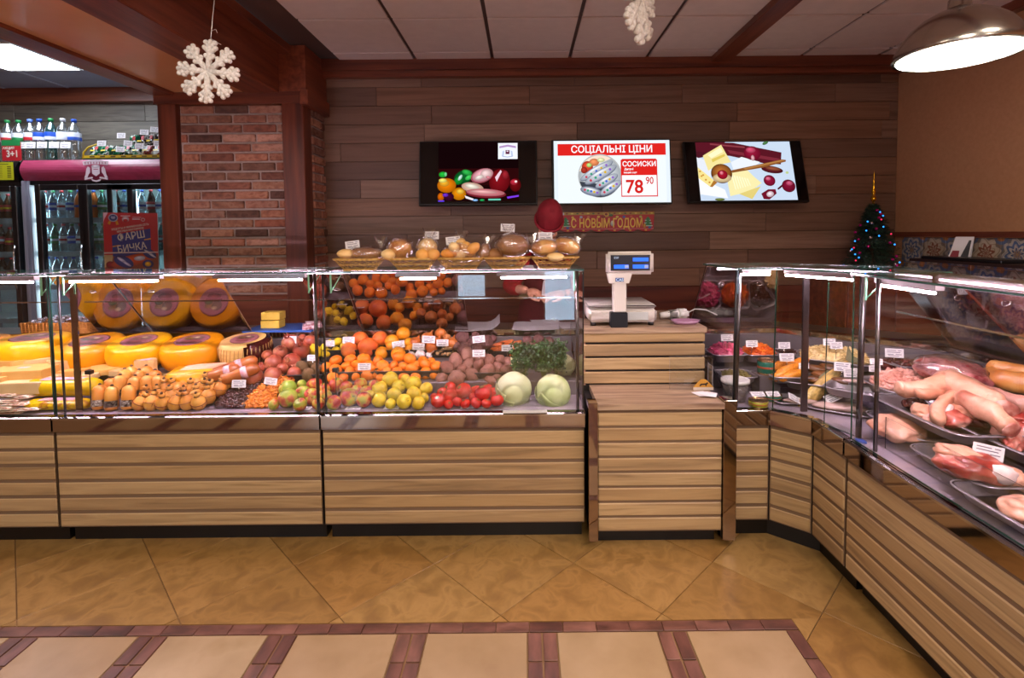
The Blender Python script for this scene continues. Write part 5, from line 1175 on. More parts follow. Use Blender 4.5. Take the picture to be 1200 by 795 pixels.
# candy-striped cloth bag at the joint
b = MB(); b.box(-.06, .06, -.05, .05, 0, .05, bev=.015, seg=3)
for v in b.b.verts: v.co += Vector([.01 * noise.noise(v.co * 40 + Vector((q * 9, 0, 0))) for q in range(3)])
tag(b.obj('plastic_pouch', mat('pink_white_film', ['#d8a0ac', '#f0e4e6', '#a85060', '#e8d0d4'], .3, scale=(14, 40, 40), pos=[.4, .5, .55, .65]), None, (at(366, 386, 2.98).x, 3.0, WT), (0, 0, .4)), 'pink and white striped plastic pouch beside the chrome post', 'bag')
o = box('yellow_box', -.06, .06, -.05, .05, 0, .09, M_BUT, bev=.003, loc=(at(392, 380, 3.08).x, 3.14, WT)); tag(o, 'pale yellow carton on the worktop behind the lemons', 'box')
# ================================================================ price tags
PT = Print(0, 0, 1, 1)
def make_tag_mesh(w=.062, h=.034):
    b = MB(); b.box(-w / 2, w / 2, -.0006, .0006, -h / 2, h / 2, m=PAPER)
    ink = mat('grey_print', '#6e6878', .7)
    for z, a, c in ((.010, -.024, .006), (.010, .012, .024), (.003, -.024, .02), (-.006, -.022, -.002), (-.005, .004, .024), (-.011, -.02, .016)): b.box(a * w / .062, c * w / .062, -.0009, -.0006, z * h / .034 - .0012, z * h / .034 + .0012, m=ink)
    return b.mesh('price_tag')
TAGM = make_tag_mesh(); TAGS = []
def ptag(px, py, d, what, w=1.0, rz=0, roll=0, tilt=-.15, group='white price tags in the cases', z=None, stick=True):
    p = at(px, py, d)
    if z is not None: p.z = z
    if stick:
        o = empty('price_tag', p, rz, what, 'price tag', group); o.rotation_euler = (tilt, roll, rz)
        piece('card', TAGM, (0, 0, 0), o, scale=(w, 1, w)); b = MB(); b.tube([(0, .001, -.012 * w), (0, .012, -.07 * w)], .0014, 5); b.obj('spike', CHROME, o)
    else:
        o = bpy.data.objects.new('price_tag', TAGM); link(o); o.location = p; o.rotation_euler = (tilt, roll, rz); o.scale = (w, 1, w); tag(o, what, 'price tag', group)
    return o
def zt_(frame, x, y, d, what, **k): px, py, _ = Z(frame, x, y); return ptag(px, py, d, 'white price tag ' + what, **k)
zt_(Z4, 668, 370, 2.80, 'above the topmost pomegranates', w=1.15)
zt_(Z4, 418, 585, 2.47, 'over the heap of dates', w=1.1)
zt_(Z4, 574, 573, 2.50, 'over the dried apricots', roll=.15)
zt_(Z4, 780, 458, 2.62, 'above the kiwis at the chrome post', w=.9)
zt_(Z5, 108, 388, 2.78, 'among the lemons', w=.95)
zt_(Z5, 203, 372, 2.80, 'between the lemons and the grapefruit', w=1.05)
zt_(Z5, 447, 393, 2.77, 'stuck in the oranges, slightly askew', w=1.1, roll=-.15)
zt_(Z5, 595, 368, 2.78, 'over the upper onions', w=1.15, roll=.06)
zt_(Z5, 545, 403, 2.765, 'over the garlic bulbs', w=1.05, roll=.05)
zt_(Z5, 663, 385, 2.765, 'beside the onion with a long neck', w=1.05)
zt_(Z5, 280, 502, 2.575, 'on the first tray of mandarins', w=1.05)
zt_(Z6, 255, 367, 2.78, 'above the beetroots', w=1.1, roll=-.1)
zt_(Z6, 255, 436, 2.64, 'above the potatoes', w=1.05)
zt_(Z6, 395, 410, 2.76, 'among the carrots', w=1.0)
for i, (fr, x, y, wh) in enumerate(((Z5, 228, 712, 'before the blushed apples'), (Z5, 415, 712, 'before the yellow apples'), (Z6, 205, 692, 'before the tomatoes'), (Z3, 60, 712, 'before the vacuum packs'), (Z4, 735, 712, 'before the green apples'), (Z6, 258, 712, 'between tomatoes and cabbages'))):
    px, py, _ = Z(fr, x, y); ptag(px, py, 2.36, 'price tag lying flat on the steel deck ' + wh, w=1.15, tilt=-PI / 2 + .05, z=ZL + .0035, stick=False)
# things along the front
px, py, _ = Z(Z6, 482, 722); p = at(px, py, z=ZL + .004); o = box('white_strip', -.10, .10, -.012, .012, -.003, .003, WHITE, loc=p); tag(o, 'narrow white plastic strip lying on the deck before the cabbages', 'strip')
# ================================================================ SCALE, SCANNER, SIGN ON THE CHECKOUT
p0 = at(724, 384, 2.56)
sc_ = empty('retail_scale', (p0.x, 2.64, .951), 0, 'white pole-display retail scale with blue readouts on the checkout cabinet', 'scale')
CREAM = mat('cream_plastic', '#cfc8bc', .35); NAVY = mat('navy_panel', '#12161c', .3)
b = MB(); b.box(-.145, .195, -.09, .20, .018, .085, bev=.012, seg=3); b.obj('body', CREAM, sc_)
b = MB(); b.box(-.155, .19, -.10, .21, .090, .108, bev=.008, seg=2); b.box(-.1, .14, -.05, .15, .08, .092); b.obj('weighing_plate', mat('plate_grey', '#b9b2a8', .3, .2), sc_)
box('front_panel', .0, .15, -.0915, -.0895, .03, .07, mat('pale_panel', '#b8bcb8', .4), sc_)
for x, y in ((-.12, -.06), (.17, -.06), (-.12, .17), (.17, .17)): b = MB(); b.lathe([(0, 0), (.014, 0), (.016, .02), (0, .02)], 12); b.obj('foot', BLACK, sc_, (x, y, 0))
box('pole_foot', -.045, .04, -.135, -.085, .0, .075, NAVY, sc_, bev=.004)
b = MB(); b.box(-.032, .034, -.130, -.092, .075, .27, bev=.005); b.obj('pole', CREAM, sc_)
hd = MB(); hd.box(-.066, .166, -.140, -.10, .262, .375, bev=.012, seg=3); hd.prism([(-.05, .22), (.045, .22), (.06, .27), (-.062, .27)], .10, .138, M=Matrix.Rotation(PI / 2, 4, 'X')); h = hd.obj('display_head', CREAM, sc_)
box('display_window', -.046, .146, -.1425, -.139, .282, .358, NAVY, h)
BLU = emission('blue_readout', (.04, .16, 1.0), 1.6)
for x0, x1, z0, z1 in ((.062, .138, .327, .345), (-.03, .042, .292, .311), (.062, .138, .292, .311)): box('readout', x0, x1, -.1435, -.142, z0, z1, BLU, h)
text('CAS', 'lettering', h, (-.002, -.143, .237), .020, emission('readout_white', (.7, .8, 1), .9), bold=.0006)
box('badge', -.022, .018, -.1405, -.1375, .228, .247, mat('blue_badge', '#1a2f70', .4), h)
for k, (x, t) in enumerate(((-.018, 'kg'),)): text('ESIF', 'lettering', h, (-.018, -.1432, .345), .014, MATS['readout_white'])
for x in (.128, .032): box('readout_unit', x - .009, x + .009, -.1442, -.1432, .294, .309, mat('pale_unit', '#9ab0d0', .4), h)
# card reader / hand scanner lying on top
p = at(788, 373, 2.74)
e = empty('hand_scanner', (p.x, p.y, .951), .12, 'grey handheld scanner lying behind the lilac tray beside the scale', 'scanner')
b = MB(); b.tube([(-.07, 0, .022), (-.01, 0, .028), (.03, 0, .030)], .02, 12, rs=[.016, .019, .024]); b.obj('handle', WHITE, e)
b = MB(); b.box(.02, .085, -.03, .03, .004, .055, bev=.012, seg=3); b.obj('head', WHITE, e); b = MB(); b.box(-.03, .03, -.024, .024, .004, .05, bev=.01, seg=2); b.obj('guard', mat('grey_rubber', '#77736e', .5), e)
b = MB(); b.tube([(.08, 0, .03), (.13, .01, .05), (.19, .0, .045), (.24, -.03, .02)], .003, 6); b.obj('cable', WHITE, e)
p = at(803, 382, 2.60)
e = empty('coin_dish', (p.x, p.y, .951), .05, 'translucent lilac oval dish in front of the hand scanner', 'dish')
b = MB(); b.lathe([(0, 0), (.05, 0), (.066, .018), (.069, .019), (.053, -.0005), (0, -.001)], 32, M=Matrix.Diagonal((1.1, .72, 1, 1)) @ Matrix.Translation((0, 0, .001))); b.obj('dish_body', mat('lilac_plastic', '#9a7088', .15, coat=.5), e)
# acrylic stand, warning sign and slips on the lower top
p = at(818, 463, 2.36)
o = empty('paper_slips', (p.x + .02, 2.36, .663), 0, 'small pile of white receipt slips on the lower worktop', 'paper')
for k in range(4): b = MB(); b.box(-.035, .03, -.03, .035, .001 + .002 * k, .0022 + .002 * k); b.obj('slip', PAPER, o, (.008 * k, -.01 * k, 0), (0, 0, .3 - .25 * k))
e = empty('acrylic_stand', (.80, 2.44, .663), 0, 'clear acrylic stand at the back corner of the lower worktop', 'stand')
b = MB(); b.slab([(-.105, .0, 0), (.10, .0, 0), (.10, .0, .16), (-.105, .0, .16)], .003, GUARD, mat('acrylic_edge', '#b8b0b0', .2)); b.obj('front_sheet', None, e)
b = MB(); b.slab([(.10, .0, 0), (.10, .06, 0), (.10, .06, .11), (.10, .0, .11)], .003, GUARD, MATS['acrylic_edge']); b.obj('side_sheet', None, e)
p = at(828, 450, 2.40)
e = empty('warning_sign', (p.x - .01, 2.415, .664), 0, 'small yellow triangular sticker with a dark animal on the acrylic stand', 'sign')
b = MB(); b.prism([(-.048, 0), (.048, 0), (.048, .016), (.012, .052), (-.012, .052), (-.048, .016)], -.0015, 0, M=Matrix.Rotation(PI / 2, 4, 'X')); b.obj('plate', mat('sign_yellow', '#c08a2c', .5), e)
P = Print(0, 0, .001, .001); P.rect(-48, -15, 48, -1, '#c8b8a8'); P.poly([(-20, -22), (-14, -32), (10, -34), (18, -40), (24, -34), (16, -28), (14, -20), (10, -20), (8, -26), (-10, -25), (-12, -20), (-16, -20)], '#20140c')
P.obj('print', VPRINT, e, (0, -.0018, 0))
# ================================================================ BREAD BASKETS
M_WIC = mat('golden_wicker', ['#a8803c', '#caa050', '#e0b868'], .5, scale=(60, 60, 60), rnd=['#e8dccc', '#ffffff'])
M_CRU = mat('bread_crust', ['#d89040', '#ecb05c', '#f8c878', '#c47c34'], .5, scale=(7, 7, 7), detail=5, rnd=['#ecd8c8', '#ffffff', '#fff0d0'])
M_CRL = mat('pale_bun_crust', ['#e8b468', '#f4cc88', '#f8dca4'], .5, scale=(8, 8, 8), detail=5)
M_CRD = mat('dark_loaf_crust', ['#8e5834', '#ac7644', '#c89860'], .55, scale=(6, 6, 6), detail=5)
BAG = glassy('clear_bag_film', (.99, .98, .98), .13, rough=.16, power=2.2, diff='#f0ecec', dfac=.03)
def basket_mesh():
    b = MB(); w0, d0_, w1, d1_, h = .078, .055, .125, .085, .050
    def ringpt(t, k):
        a = 2 * PI * t; c, s_ = math.cos(a), math.sin(a); e = .55
        w = w0 + (w1 - w0) * k; d = d0_ + (d1_ - d0_) * k
        return Vector((w * math.copysign(abs(c) ** e, c), d * math.copysign(abs(s_) ** e, s_), h * k))
    N = 18
    for kk, r in ((0.04, .0035), (.5, .0022), (1.0, .0042), (1.07, .0035)): b.tube([ringpt(i / N, kk) for i in range(N)], r, 6, closed=True)
    for i in range(N):
        b.tube([ringpt(i / N, 0), ringpt((i + 1) / N, .5), ringpt((i + 2) / N, 1)], .0011, 4); b.tube([ringpt(i / N, 0), ringpt((i - 1) / N, .5), ringpt((i - 2) / N, 1)], .0011, 4)
    f = MB()
    base = [ringpt(i / N, 0.03) for i in range(N)]; b.prism([(p.x, p.y) for p in base], 0, .004)
    r = MB()
    for s_ in range(2): r.tube([ringpt((i + s_ * .33) / N, 1.0 + .02 * math.sin(i * 1.5 + s_ * 2)) * 1.02 + Vector((0, 0, .002 * s_)) for i in range(N)], .0024, 5, closed=True)
    return b.mesh('wicker', M_WIC), r.mesh('rim', M_WIC)
WB, WR = basket_mesh()
def film(name, pts_centre, sc, parent, seed, neck=None):
    """a crumpled plastic bag around its bread"""
    b = MB(); b.blob(1, 4, sc, .09, 5, seed, M=Matrix.Translation(pts_centre))
    for v in b.b.verts:
        n = (noise.noise(v.co * 55 + Vector((seed, 0, 0))) * .006 + noise.noise(v.co * 25 + Vector((0, seed, 0))) * .006); v.co += (v.co - Vector(pts_centre)).normalized() * n; v.co.z = max(v.co.z, pts_centre[2] - sc[2] * .98)
    if neck:
        q = Vector(neck)
        for k in range(9):
            a = k * .7; t = q + Vector((.032 * math.cos(a), .018 * math.sin(a), .040 + .012 * math.sin(k * 2.1))); u = q + Vector((.032 * math.cos(a + .7), .018 * math.sin(a + .7), .046 + .012 * math.cos(k * 1.7)))
            c = Vector((.004 * math.cos(a), .004 * math.sin(a), 0)); f = b.b.faces.new([b.b.verts.new(x) for x in (q + c, t, (t + u) / 2 + Vector((0, 0, .008)), u)]); f.smooth = True
    for f in b.b.faces: f.smooth = True
    return b.obj(name, BAG, parent)
def loaf(name, loc, r, sc, m, seed, label, cat='bread', rot=(0, 0, 0), slash=0, bag=None, group='bread in the baskets', segm=0):
    b = MB(); b.blob(r, 4, sc, .05, 2.5, seed)
    if segm:
        for v in b.b.verts: v.co.z -= .10 * r * math.exp(-((v.co.x % (r * segm)) / (r * .12)) ** 2)
    o = b.obj(name, m, None, loc, rot); tag(o, label, cat, group)
    for k in range(slash):
        q = MB(); x = (k - (slash - 1) / 2) * r * sc[0] * .45
        q.tube([(x - .008, -r * sc[1] * .55, r * sc[2] * .86), (x, 0, r * sc[2] * 1.0), (x + .008, r * sc[1] * .55, r * sc[2] * .86)], r * .07, 6, rs=[r * .02, r * .08, r * .02]); q.obj('score_line', M_CRL, o)
    if bag: film('plastic_bag', (0, 0, r * sc[2] * .04), (r * sc[0] * 1.14, r * sc[1] * 1.16, r * sc[2] * 1.12), o, seed, neck=bag if bag is not True else None)
    return o
TOP = 1.2575
bw = [('dark braided loaf and pale bread', 421), ('two bags of round buns', 484), ('a bag of small golden rolls', 540), ('a big brown loaf', 594), ('two long golden loaves', 650)]
bx = []
for i, (wh, px) in enumerate(bw):
    c = at(px, 314, 2.40); e = empty('bread_basket', (c.x, 2.415, TOP), 0, 'golden wicker basket on the glass top holding ' + wh, 'basket', 'wicker bread baskets on the glass top'); e.scale = (.89, .95, .95)
    piece('wicker', WB, (0, 0, 0), e); piece('rim', WR, (0, 0, 0), e); bx.append(c.x)
def bl_(px, py, r, sc, m, seed, label, d=2.40, **k):
    r *= 1.15; c = at(px, py - 1.5, d); c.z = max(c.z, TOP + .03 + r * sc[2] * .6); return loaf(k.pop('nm', 'bread_loaf'), c, r, sc, m, seed, label, **k)
bl_(428, 299, .05, (1.35, .9, .52), M_CRD, 2, 'flat dark braided loaf bagged in the basket furthest from the scale', bag=(.075, 0, .022), segm=.5)
bl_(405, 299, .035, (.95, 1.0, .55), M_CRL, 3, 'pale bread piece beside the dark braided loaf', d=2.37, nm='bread_piece')
bl_(469, 293, .045, (1.05, .95, .85), M_CRU, 4, 'round golden bun in a clear bag, second basket', bag=True, slash=1, nm='bread_bun'); bl_(455, 300, .028, (1, 1, .8), M_CRL, 5, 'small pale bun under the bagged golden bun', d=2.36, nm='bread_bun')
bl_(501, 291, .038, (1.0, .9, .95), M_CRL, 6, 'upright pale bun in a clear bag, second basket', bag=(.01, 0, .03), nm='bread_bun'); bl_(495, 300, .026, (1, 1, .9), M_CRU, 7, 'small golden bun below the upright pale bun', d=2.355, nm='bread_bun'); bl_(508, 300, .026, (1, 1, .9), M_CRU, 8, 'small golden bun at the basket rim beside the roll bag', d=2.36, nm='bread_bun')
rolls = [(526, 299), (538, 300), (550, 299), (532, 292), (545, 291), (538, 287), (554, 293)]
for k, (x, y) in enumerate(rolls): bl_(x, y, .026, (1.25, .85, .8), M_CRL if k % 2 else M_CRU, 20 + k, 'small golden roll in the middle basket, %s from the dark bag' % ORD[sorted([-r[0] * 100 - j for j, r in enumerate(rolls)]).index(-x * 100 - k)], d=2.36 + .03 * (k % 3), rot=(0, .1 * k, .5 * k), nm='bread_roll')
c = at(540, 293, 2.40); e = tag(film('plastic_bag', (0, 0, 0), (.088, .068, .048), None, 31, neck=(.005, 0, .044)), 'clear knotted plastic bag around the small golden rolls', 'bag'); e.location = (c.x, 2.40, TOP + .078)
c = at(567, 288, 2.41); o = loaf('bread_loaf', (c.x, 2.42, TOP + .075), .042, (.62, .8, 1.0), M_CRD, 12, 'dark upright loaf in a grey crumpled bag between two baskets', bag=(0, 0, .035), rot=(0, .35, 0))
bl_(601, 289, .056, (1.12, .95, .78), M_CRD, 13, 'big round brown loaf in a clear bag, fourth basket', bag=(-.02, 0, .045)); bl_(580, 300, .038, (1, .9, .7), M_CRD, 14, 'dark small loaf half hidden behind the big brown loaf', d=2.44)
bl_(638, 292, .046, (1.2, .85, .72), M_CRU, 15, 'long golden loaf in a clear bag, nearest the cap', bag=(-.05, 0, .02), rot=(0, -.1, .2)); bl_(664, 290, .046, (1.15, .85, .68), M_CRU, 16, 'long golden loaf in a clear bag, above the chrome end post', bag=(.05, 0, .015), rot=(0, .2, -.2)); bl_(651, 303, .03, (1.2, 1, .6), M_CRL, 17, 'pale bread heel under the two long golden loaves', d=2.35, nm='bread_piece')
for px, py, d, r, wh in ((413, 287, 2.42, -.12, 'above the dark braided loaf'), (506, 276, 2.44, .0, 'above the upright pale bun'), (531, 282, 2.40, -.1, 'leaning on the bag of small rolls'), (595, 267, 2.46, .05, 'above the big brown loaf'), (639, 277, 2.42, .0, 'above the loaf nearest the cap')):
    o = ptag(px, py, d, 'white price tag ' + wh, w=1.08, roll=r, tilt=-.1, group='price tags on the bread baskets', stick=False)
    b = MB(); z0 = o.location.z; b.tube([(0, .002, -.012), (0, .01, -(z0 - TOP - .045))], .0013, 5); s_ = b.obj('spike', CHROME, o)
    if o.scale.x > 0: s_.scale = (1 / 1.08, 1, 1 / 1.08)
# ================================================================ SHOP ASSISTANT
def skin_body(joints, edges, sub=2):
    """joints: name -> (pos, radius)"""
    names = list(joints); me = bpy.data.meshes.new('sk')
    me.from_pydata([joints[n][0] for n in names], [(names.index(a), names.index(c)) for a, c in edges], []); me.update()
    o = bpy.data.objects.new('sk', me); C.objects.link(o)
    m = o.modifiers.new('skin', 'SKIN'); m.use_smooth_shade = True
    for i, n in enumerate(names):
        r = joints[n][1]; o.data.skin_vertices[0].data[i].radius = r if hasattr(r, '__len__') else (r, r)
    o.data.skin_vertices[0].data[0].use_root = True
    s_ = o.modifiers.new('sub', 'SUBSURF'); s_.levels = sub; s_.render_levels = sub
    bpy.context.view_layer.update(); ev = o.evaluated_get(bpy.context.evaluated_depsgraph_get()); out = bpy.data.meshes.new_from_object(ev)
    bpy.data.objects.remove(o); return out
def bone(b, me):
    b.b.from_mesh(me); bpy.data.meshes.remove(me)
SKIN = mat('skin_tone', ['#c08468', '#cc9278'], .5, scale=(20, 20, 20)); HAIR = mat('dark_hair', ['#1c110c', '#33201a'], .5, scale=(80, 80, 10))
RED = mat('red_sleeve_cloth', ['#8a0812', '#a30c18'], .8, scale=(20, 20, 20), bump=.2, bscale=60); BURG = mat('burgundy_cloth', ['#5c0a18', '#6c0e20'], .8, scale=(16, 16, 16), bump=.2, bscale=60)
PX, PY = .155, 3.40
pn = empty('person', (PX, PY, 0), 0, 'shop assistant in burgundy cap and apron with red sleeves, head bowed, holding a paper', 'person')
V = Vector
J = dict(pelvis=(V((0, 0, .93)), (.14, .10)), waist=(V((0, -.01, 1.05)), (.125, .09)), chest=(V((0, -.03, 1.17)), (.13, .10)), neck0=(V((0, -.06, 1.32)), (.06, .06)), neck=(V((.005, -.10, 1.40)), (.048, .05)), head=(V((.0, -.145, 1.445)), (.05, .05)))
E = [('pelvis', 'waist'), ('waist', 'chest'), ('chest', 'neck0'), ('neck0', 'neck'), ('neck', 'head')]
for s_, sg in (('l', -1), ('r', 1)):
    elbow = V((-.265, -.03, 1.06)) if sg < 0 else V((.175, -.03, .99)); wrist = V((-.14, -.29, 1.075)) if sg < 0 else V((.10, -.31, 1.06))
    J['sh' + s_] = (V((sg * (.135 if sg < 0 else .115), -.03, 1.225)), .050); J['el' + s_] = (elbow, .04); J['wr' + s_] = (wrist, .026)
    J['hip' + s_] = (V((sg * .085, 0, .88)), .085); J['kn' + s_] = (V((sg * .095, -.01, .49)), .055); J['an' + s_] = (V((sg * .10, .02, .09)), .036); J['to' + s_] = (V((sg * .12, -.12, .035)), (.038, .028))
    E += [('chest', 'sh' + s_), ('sh' + s_, 'el' + s_), ('el' + s_, 'wr' + s_), ('pelvis', 'hip' + s_), ('hip' + s_, 'kn' + s_), ('kn' + s_, 'an' + s_), ('an' + s_, 'to' + s_)]
body = MB(); bone(body, skin_body(J, E))
def hand(sg, wrist, fwd, palmn, curl):
    fwd = fwd.normalized(); side = palmn.cross(fwd).normalized() * sg
    body.blob(.038, 3, (.55, .95, 1.15), .03, 3, M=Matrix.Translation(wrist + fwd * .048) @ Matrix((side, palmn, fwd)).transposed().to_4x4() @ Matrix.Diagonal((1.9, .42, 1, 1)))
    for k in range(4):
        L = (.062, .070, .066, .052)[k]; p = wrist + fwd * .082 + side * ((k - 1.5) * .0185); pts = [p]
        dirn = fwd.copy()
        for q in range(3):
            dirn = (dirn - palmn * curl * (.35 + .1 * q)).normalized(); p = p + dirn * L * (.42, .32, .26)[q]; pts.append(p)
        body.tube(pts, .008, 8, rs=[.0088, .0084, .0076, .0060]); body.blob(.0062, 2, M=Matrix.Translation(pts[-1]))
    t0 = wrist + fwd * .028 - side * .030; t1 = t0 - side * .022 + fwd * .026 - palmn * .01; t2 = t1 + fwd * .026 + side * .006 - palmn * .012; t3 = t2 + fwd * .016 + side * .008 - palmn * .004
    body.tube([t0, t1, t2, t3], .01, 8, rs=[.014, .011, .009, .007]); body.blob(.0075, 2, M=Matrix.Translation(t3))
hand(1, V((-.14, -.29, 1.075)), V((.75, -.35, -.18)), V((-.1, -.3, .95)).normalized(), 1.0)
hand(-1, V((.10, -.31, 1.06)), V((-.85, -.15, -.1)), V((.0, -.35, .93)).normalized(), .9)
# head: skull, jaw, nose, brows, lips, ears; bowed
HC = V((.0, -.19, 1.475)); HR = Matrix.Translation(HC) @ Matrix.Rotation(.12, 4, 'Y') @ Matrix.Rotation(.85, 4, 'X')
hb = [((0, .01, .03), (.074, .092, .085)), ((0, -.02, -.03), (.060, .066, .075)), ((0, -.045, -.075), (.034, .032, .028)), ((-.035, -.055, -.02), (.026, .024, .022)), ((.035, -.055, -.02), (.026, .024, .022))]
for c, s3 in hb: body.blob(1, 3, s3, 0, 1, M=HR @ Matrix.Translation(c))
body.tube([HR @ V((0, -.078, .015)), HR @ V((0, -.098, -.018)), HR @ V((0, -.100, -.028))], .01, 8, rs=[.006, .011, .013])
for s_ in (-1, 1):
    body.tube([HR @ V((s_ * .012, -.082, .022)), HR @ V((s_ * .030, -.083, .026)), HR @ V((s_ * .046, -.070, .020))], .006, 6)
    body.blob(1, 2, (.006, .013, .026), M=HR @ Matrix.Translation((s_ * .075, .005, -.005)))
for z in (-.052, -.060): body.tube([HR @ V((-.022, -.078, z)), HR @ V((0, -.088, z + .001)), HR @ V((.022, -.078, z))], .006, 6, rs=[.003, .0065, .003])
bo = body.obj('body', SKIN, pn)
rm = bo.modifiers.new('remesh', 'REMESH'); rm.mode = 'VOXEL'; rm.voxel_size = .0045; rm.use_smooth_shade = True
bpy.context.view_layer.update(); me = bpy.data.meshes.new_from_object(bo.evaluated_get(bpy.context.evaluated_depsgraph_get())); bo.modifiers.clear(); bo.data = me
for pl in me.polygons: pl.use_smooth = True
if not me.materials: me.materials.append(SKIN)
for s_ in (-1, 1):
    b = MB(); b.blob(.0115, 2, M=HR @ Matrix.Translation((s_ * .030, -.076, .006))); e_ = b.obj('eye', mat('eye_white', '#d8d0c8', .2), pn)
    b = MB(); b.blob(.006, 2, M=HR @ Matrix.Translation((s_ * .030, -.084, .004))); b.obj('iris', mat('iris_brown', '#2c1810', .2), e_)
b = MB(); b.tube([HR @ V((-.020, -.083, -.056)), HR @ V((0, -.092, -.055)), HR @ V((.020, -.083, -.056))], .004, 6, rs=[.002, .004, .002]); b.obj('lips', mat('lip_tone', '#9a4a44', .5), pn)
b = MB(); b.blob(1, 3, (.080, .078, .085), .03, 5, M=HR @ Matrix.Translation((0, .035, .01)))
for k in range(14): a = PI * .15 + k / 13 * PI * .7; b.tube([HR @ V((.078 * math.cos(a), .02 + .06 * math.sin(a), .02)), HR @ V((.078 * math.cos(a), .03 + .06 * math.sin(a), -.06))], .01, 5)
b.obj('hair', HAIR, pn)
b = MB(); b.blob(1, 4, (.081, .100, .112), .05, 3, 4, M=HR @ Matrix.Translation((0, .015, .062)))
b.tube([HR @ V((.086 * math.cos(k * PI / 12), .005 + .099 * math.sin(k * PI / 12), .035)) for k in range(24)], .009, 8, closed=True)
b.tube([HR @ V((0, -.03, .13)), HR @ V((0, .01, .150)), HR @ V((.0, .04, .152))], .02, 8, rs=[.03, .034, .02]); b.obj('cap', mat('cap_cloth', ['#7a0c1c', '#8c1224'], .8, scale=(16, 16, 16), bump=.2, bscale=60), pn)
JT = {k: (v[0], tuple(x + (.016 if k in ('chest', 'waist', 'pelvis') else .014) for x in (v[1] if hasattr(v[1], '__len__') else (v[1], v[1])))) for k, v in J.items() if k in ('pelvis', 'waist', 'chest', 'shl', 'shr', 'ell', 'elr', 'hipl', 'hipr')}
JT['top'] = (V((0, -.065, 1.33)), (.065, .06))
for s_ in 'lr':
    w = J['wr' + s_][0].lerp(J['el' + s_][0], .30); JT['cf' + s_] = (w, (.042, .042)); JT['el' + s_] = (J['el' + s_][0], (.06, .06))
TE = [('pelvis', 'waist'), ('waist', 'chest'), ('chest', 'top'), ('pelvis', 'hipl'), ('pelvis', 'hipr')] + [x for s_ in 'lr' for x in (('chest', 'sh' + s_), ('sh' + s_, 'el' + s_), ('el' + s_, 'cf' + s_))]
o = bpy.data.objects.new('tunic', skin_body(JT, TE)); link(o, pn); o.data.materials.append(RED)
b = MB()   # trousers
for s_ in 'lr':
    q = [J['hip' + s_][0] + V((0, 0, .08)), J['hip' + s_][0], J['kn' + s_][0], J['an' + s_][0] + V((0, 0, .02))]; b.tube(q, .08, 14, rs=[.105, .108, .078, .06])
b.obj('trousers', mat('dark_trousers', '#17171c', .8), pn)
for s_, sg in (('l', -1), ('r', 1)): b = MB(); b.blob(1, 3, (.05, .13, .045), 0, 1, M=Matrix.Translation((sg * .112, -.055, .045))); b.obj('shoe', BLACK, pn)
b = MB(); g = []     # apron wrapped over the front: bib and skirt
prof = [(1.325, .085, .128), (1.25, .125, .152), (1.15, .15, .155), (1.05, .165, .150), (.95, .19, .165), (.82, .205, .175), (.66, .215, .185)]
for z, w, dep in prof:
    row = []
    for k in range(13):
        a = -1.25 + 2.5 * k / 12; row.append(b.b.verts.new((w * math.sin(a) / math.sin(1.25), -dep * (math.cos(a) - .12) - .012 - (.03 if z > 1.1 else .0) + .006 * math.sin(a * 9 + z * 8), z)))
    g.append(row)
for A, B in zip(g, g[1:]):
    for k in range(12): f = b.b.faces.new((A[k], A[k + 1], B[k + 1], B[k])); f.smooth = True
bmesh.ops.solidify(b.b, geom=b.b.faces[:], thickness=.004); ap = b.obj('apron', BURG, pn)
b = MB()
for s_ in (-1, 1): b.tube([(s_ * .075, -.15, 1.32), (s_ * .06, -.09, 1.385), (s_ * .04, -.03, 1.39)], .008, 6)
b.obj('neck_strap', BURG, ap)
for s_ in (-1, 1):
    q = [(-.185, 1.055), (-.02, 1.04), (-.03, 1.015), (-.19, .99)] if s_ < 0 else [(.02, 1.04), (.17, 1.05), (.175, .99), (.03, 1.01)]
    b = MB(); vs = [Vector((x, -.185 + abs(x) ** 2 * 3.0, z)) for x, z in q]; b.slab(vs, .004); b.obj('pocket_band', mat('beige_band', '#9c8660', .8), ap)
b = MB(); vs = [b.b.verts.new(v) for v in (V((-.055, -.40, 1.055)), V((-.035, -.42, 1.055)), V((-.030, -.40, 1.155)), V((-.045, -.385, 1.13)))]; b.b.faces.new(vs); bmesh.ops.solidify(b.b, geom=b.b.faces[:], thickness=.001)
tag(b.obj('paper_slip', PAPER, None, (PX, PY, 0)), 'small white paper slip held upright in the shop assistant\'s hand', 'paper')
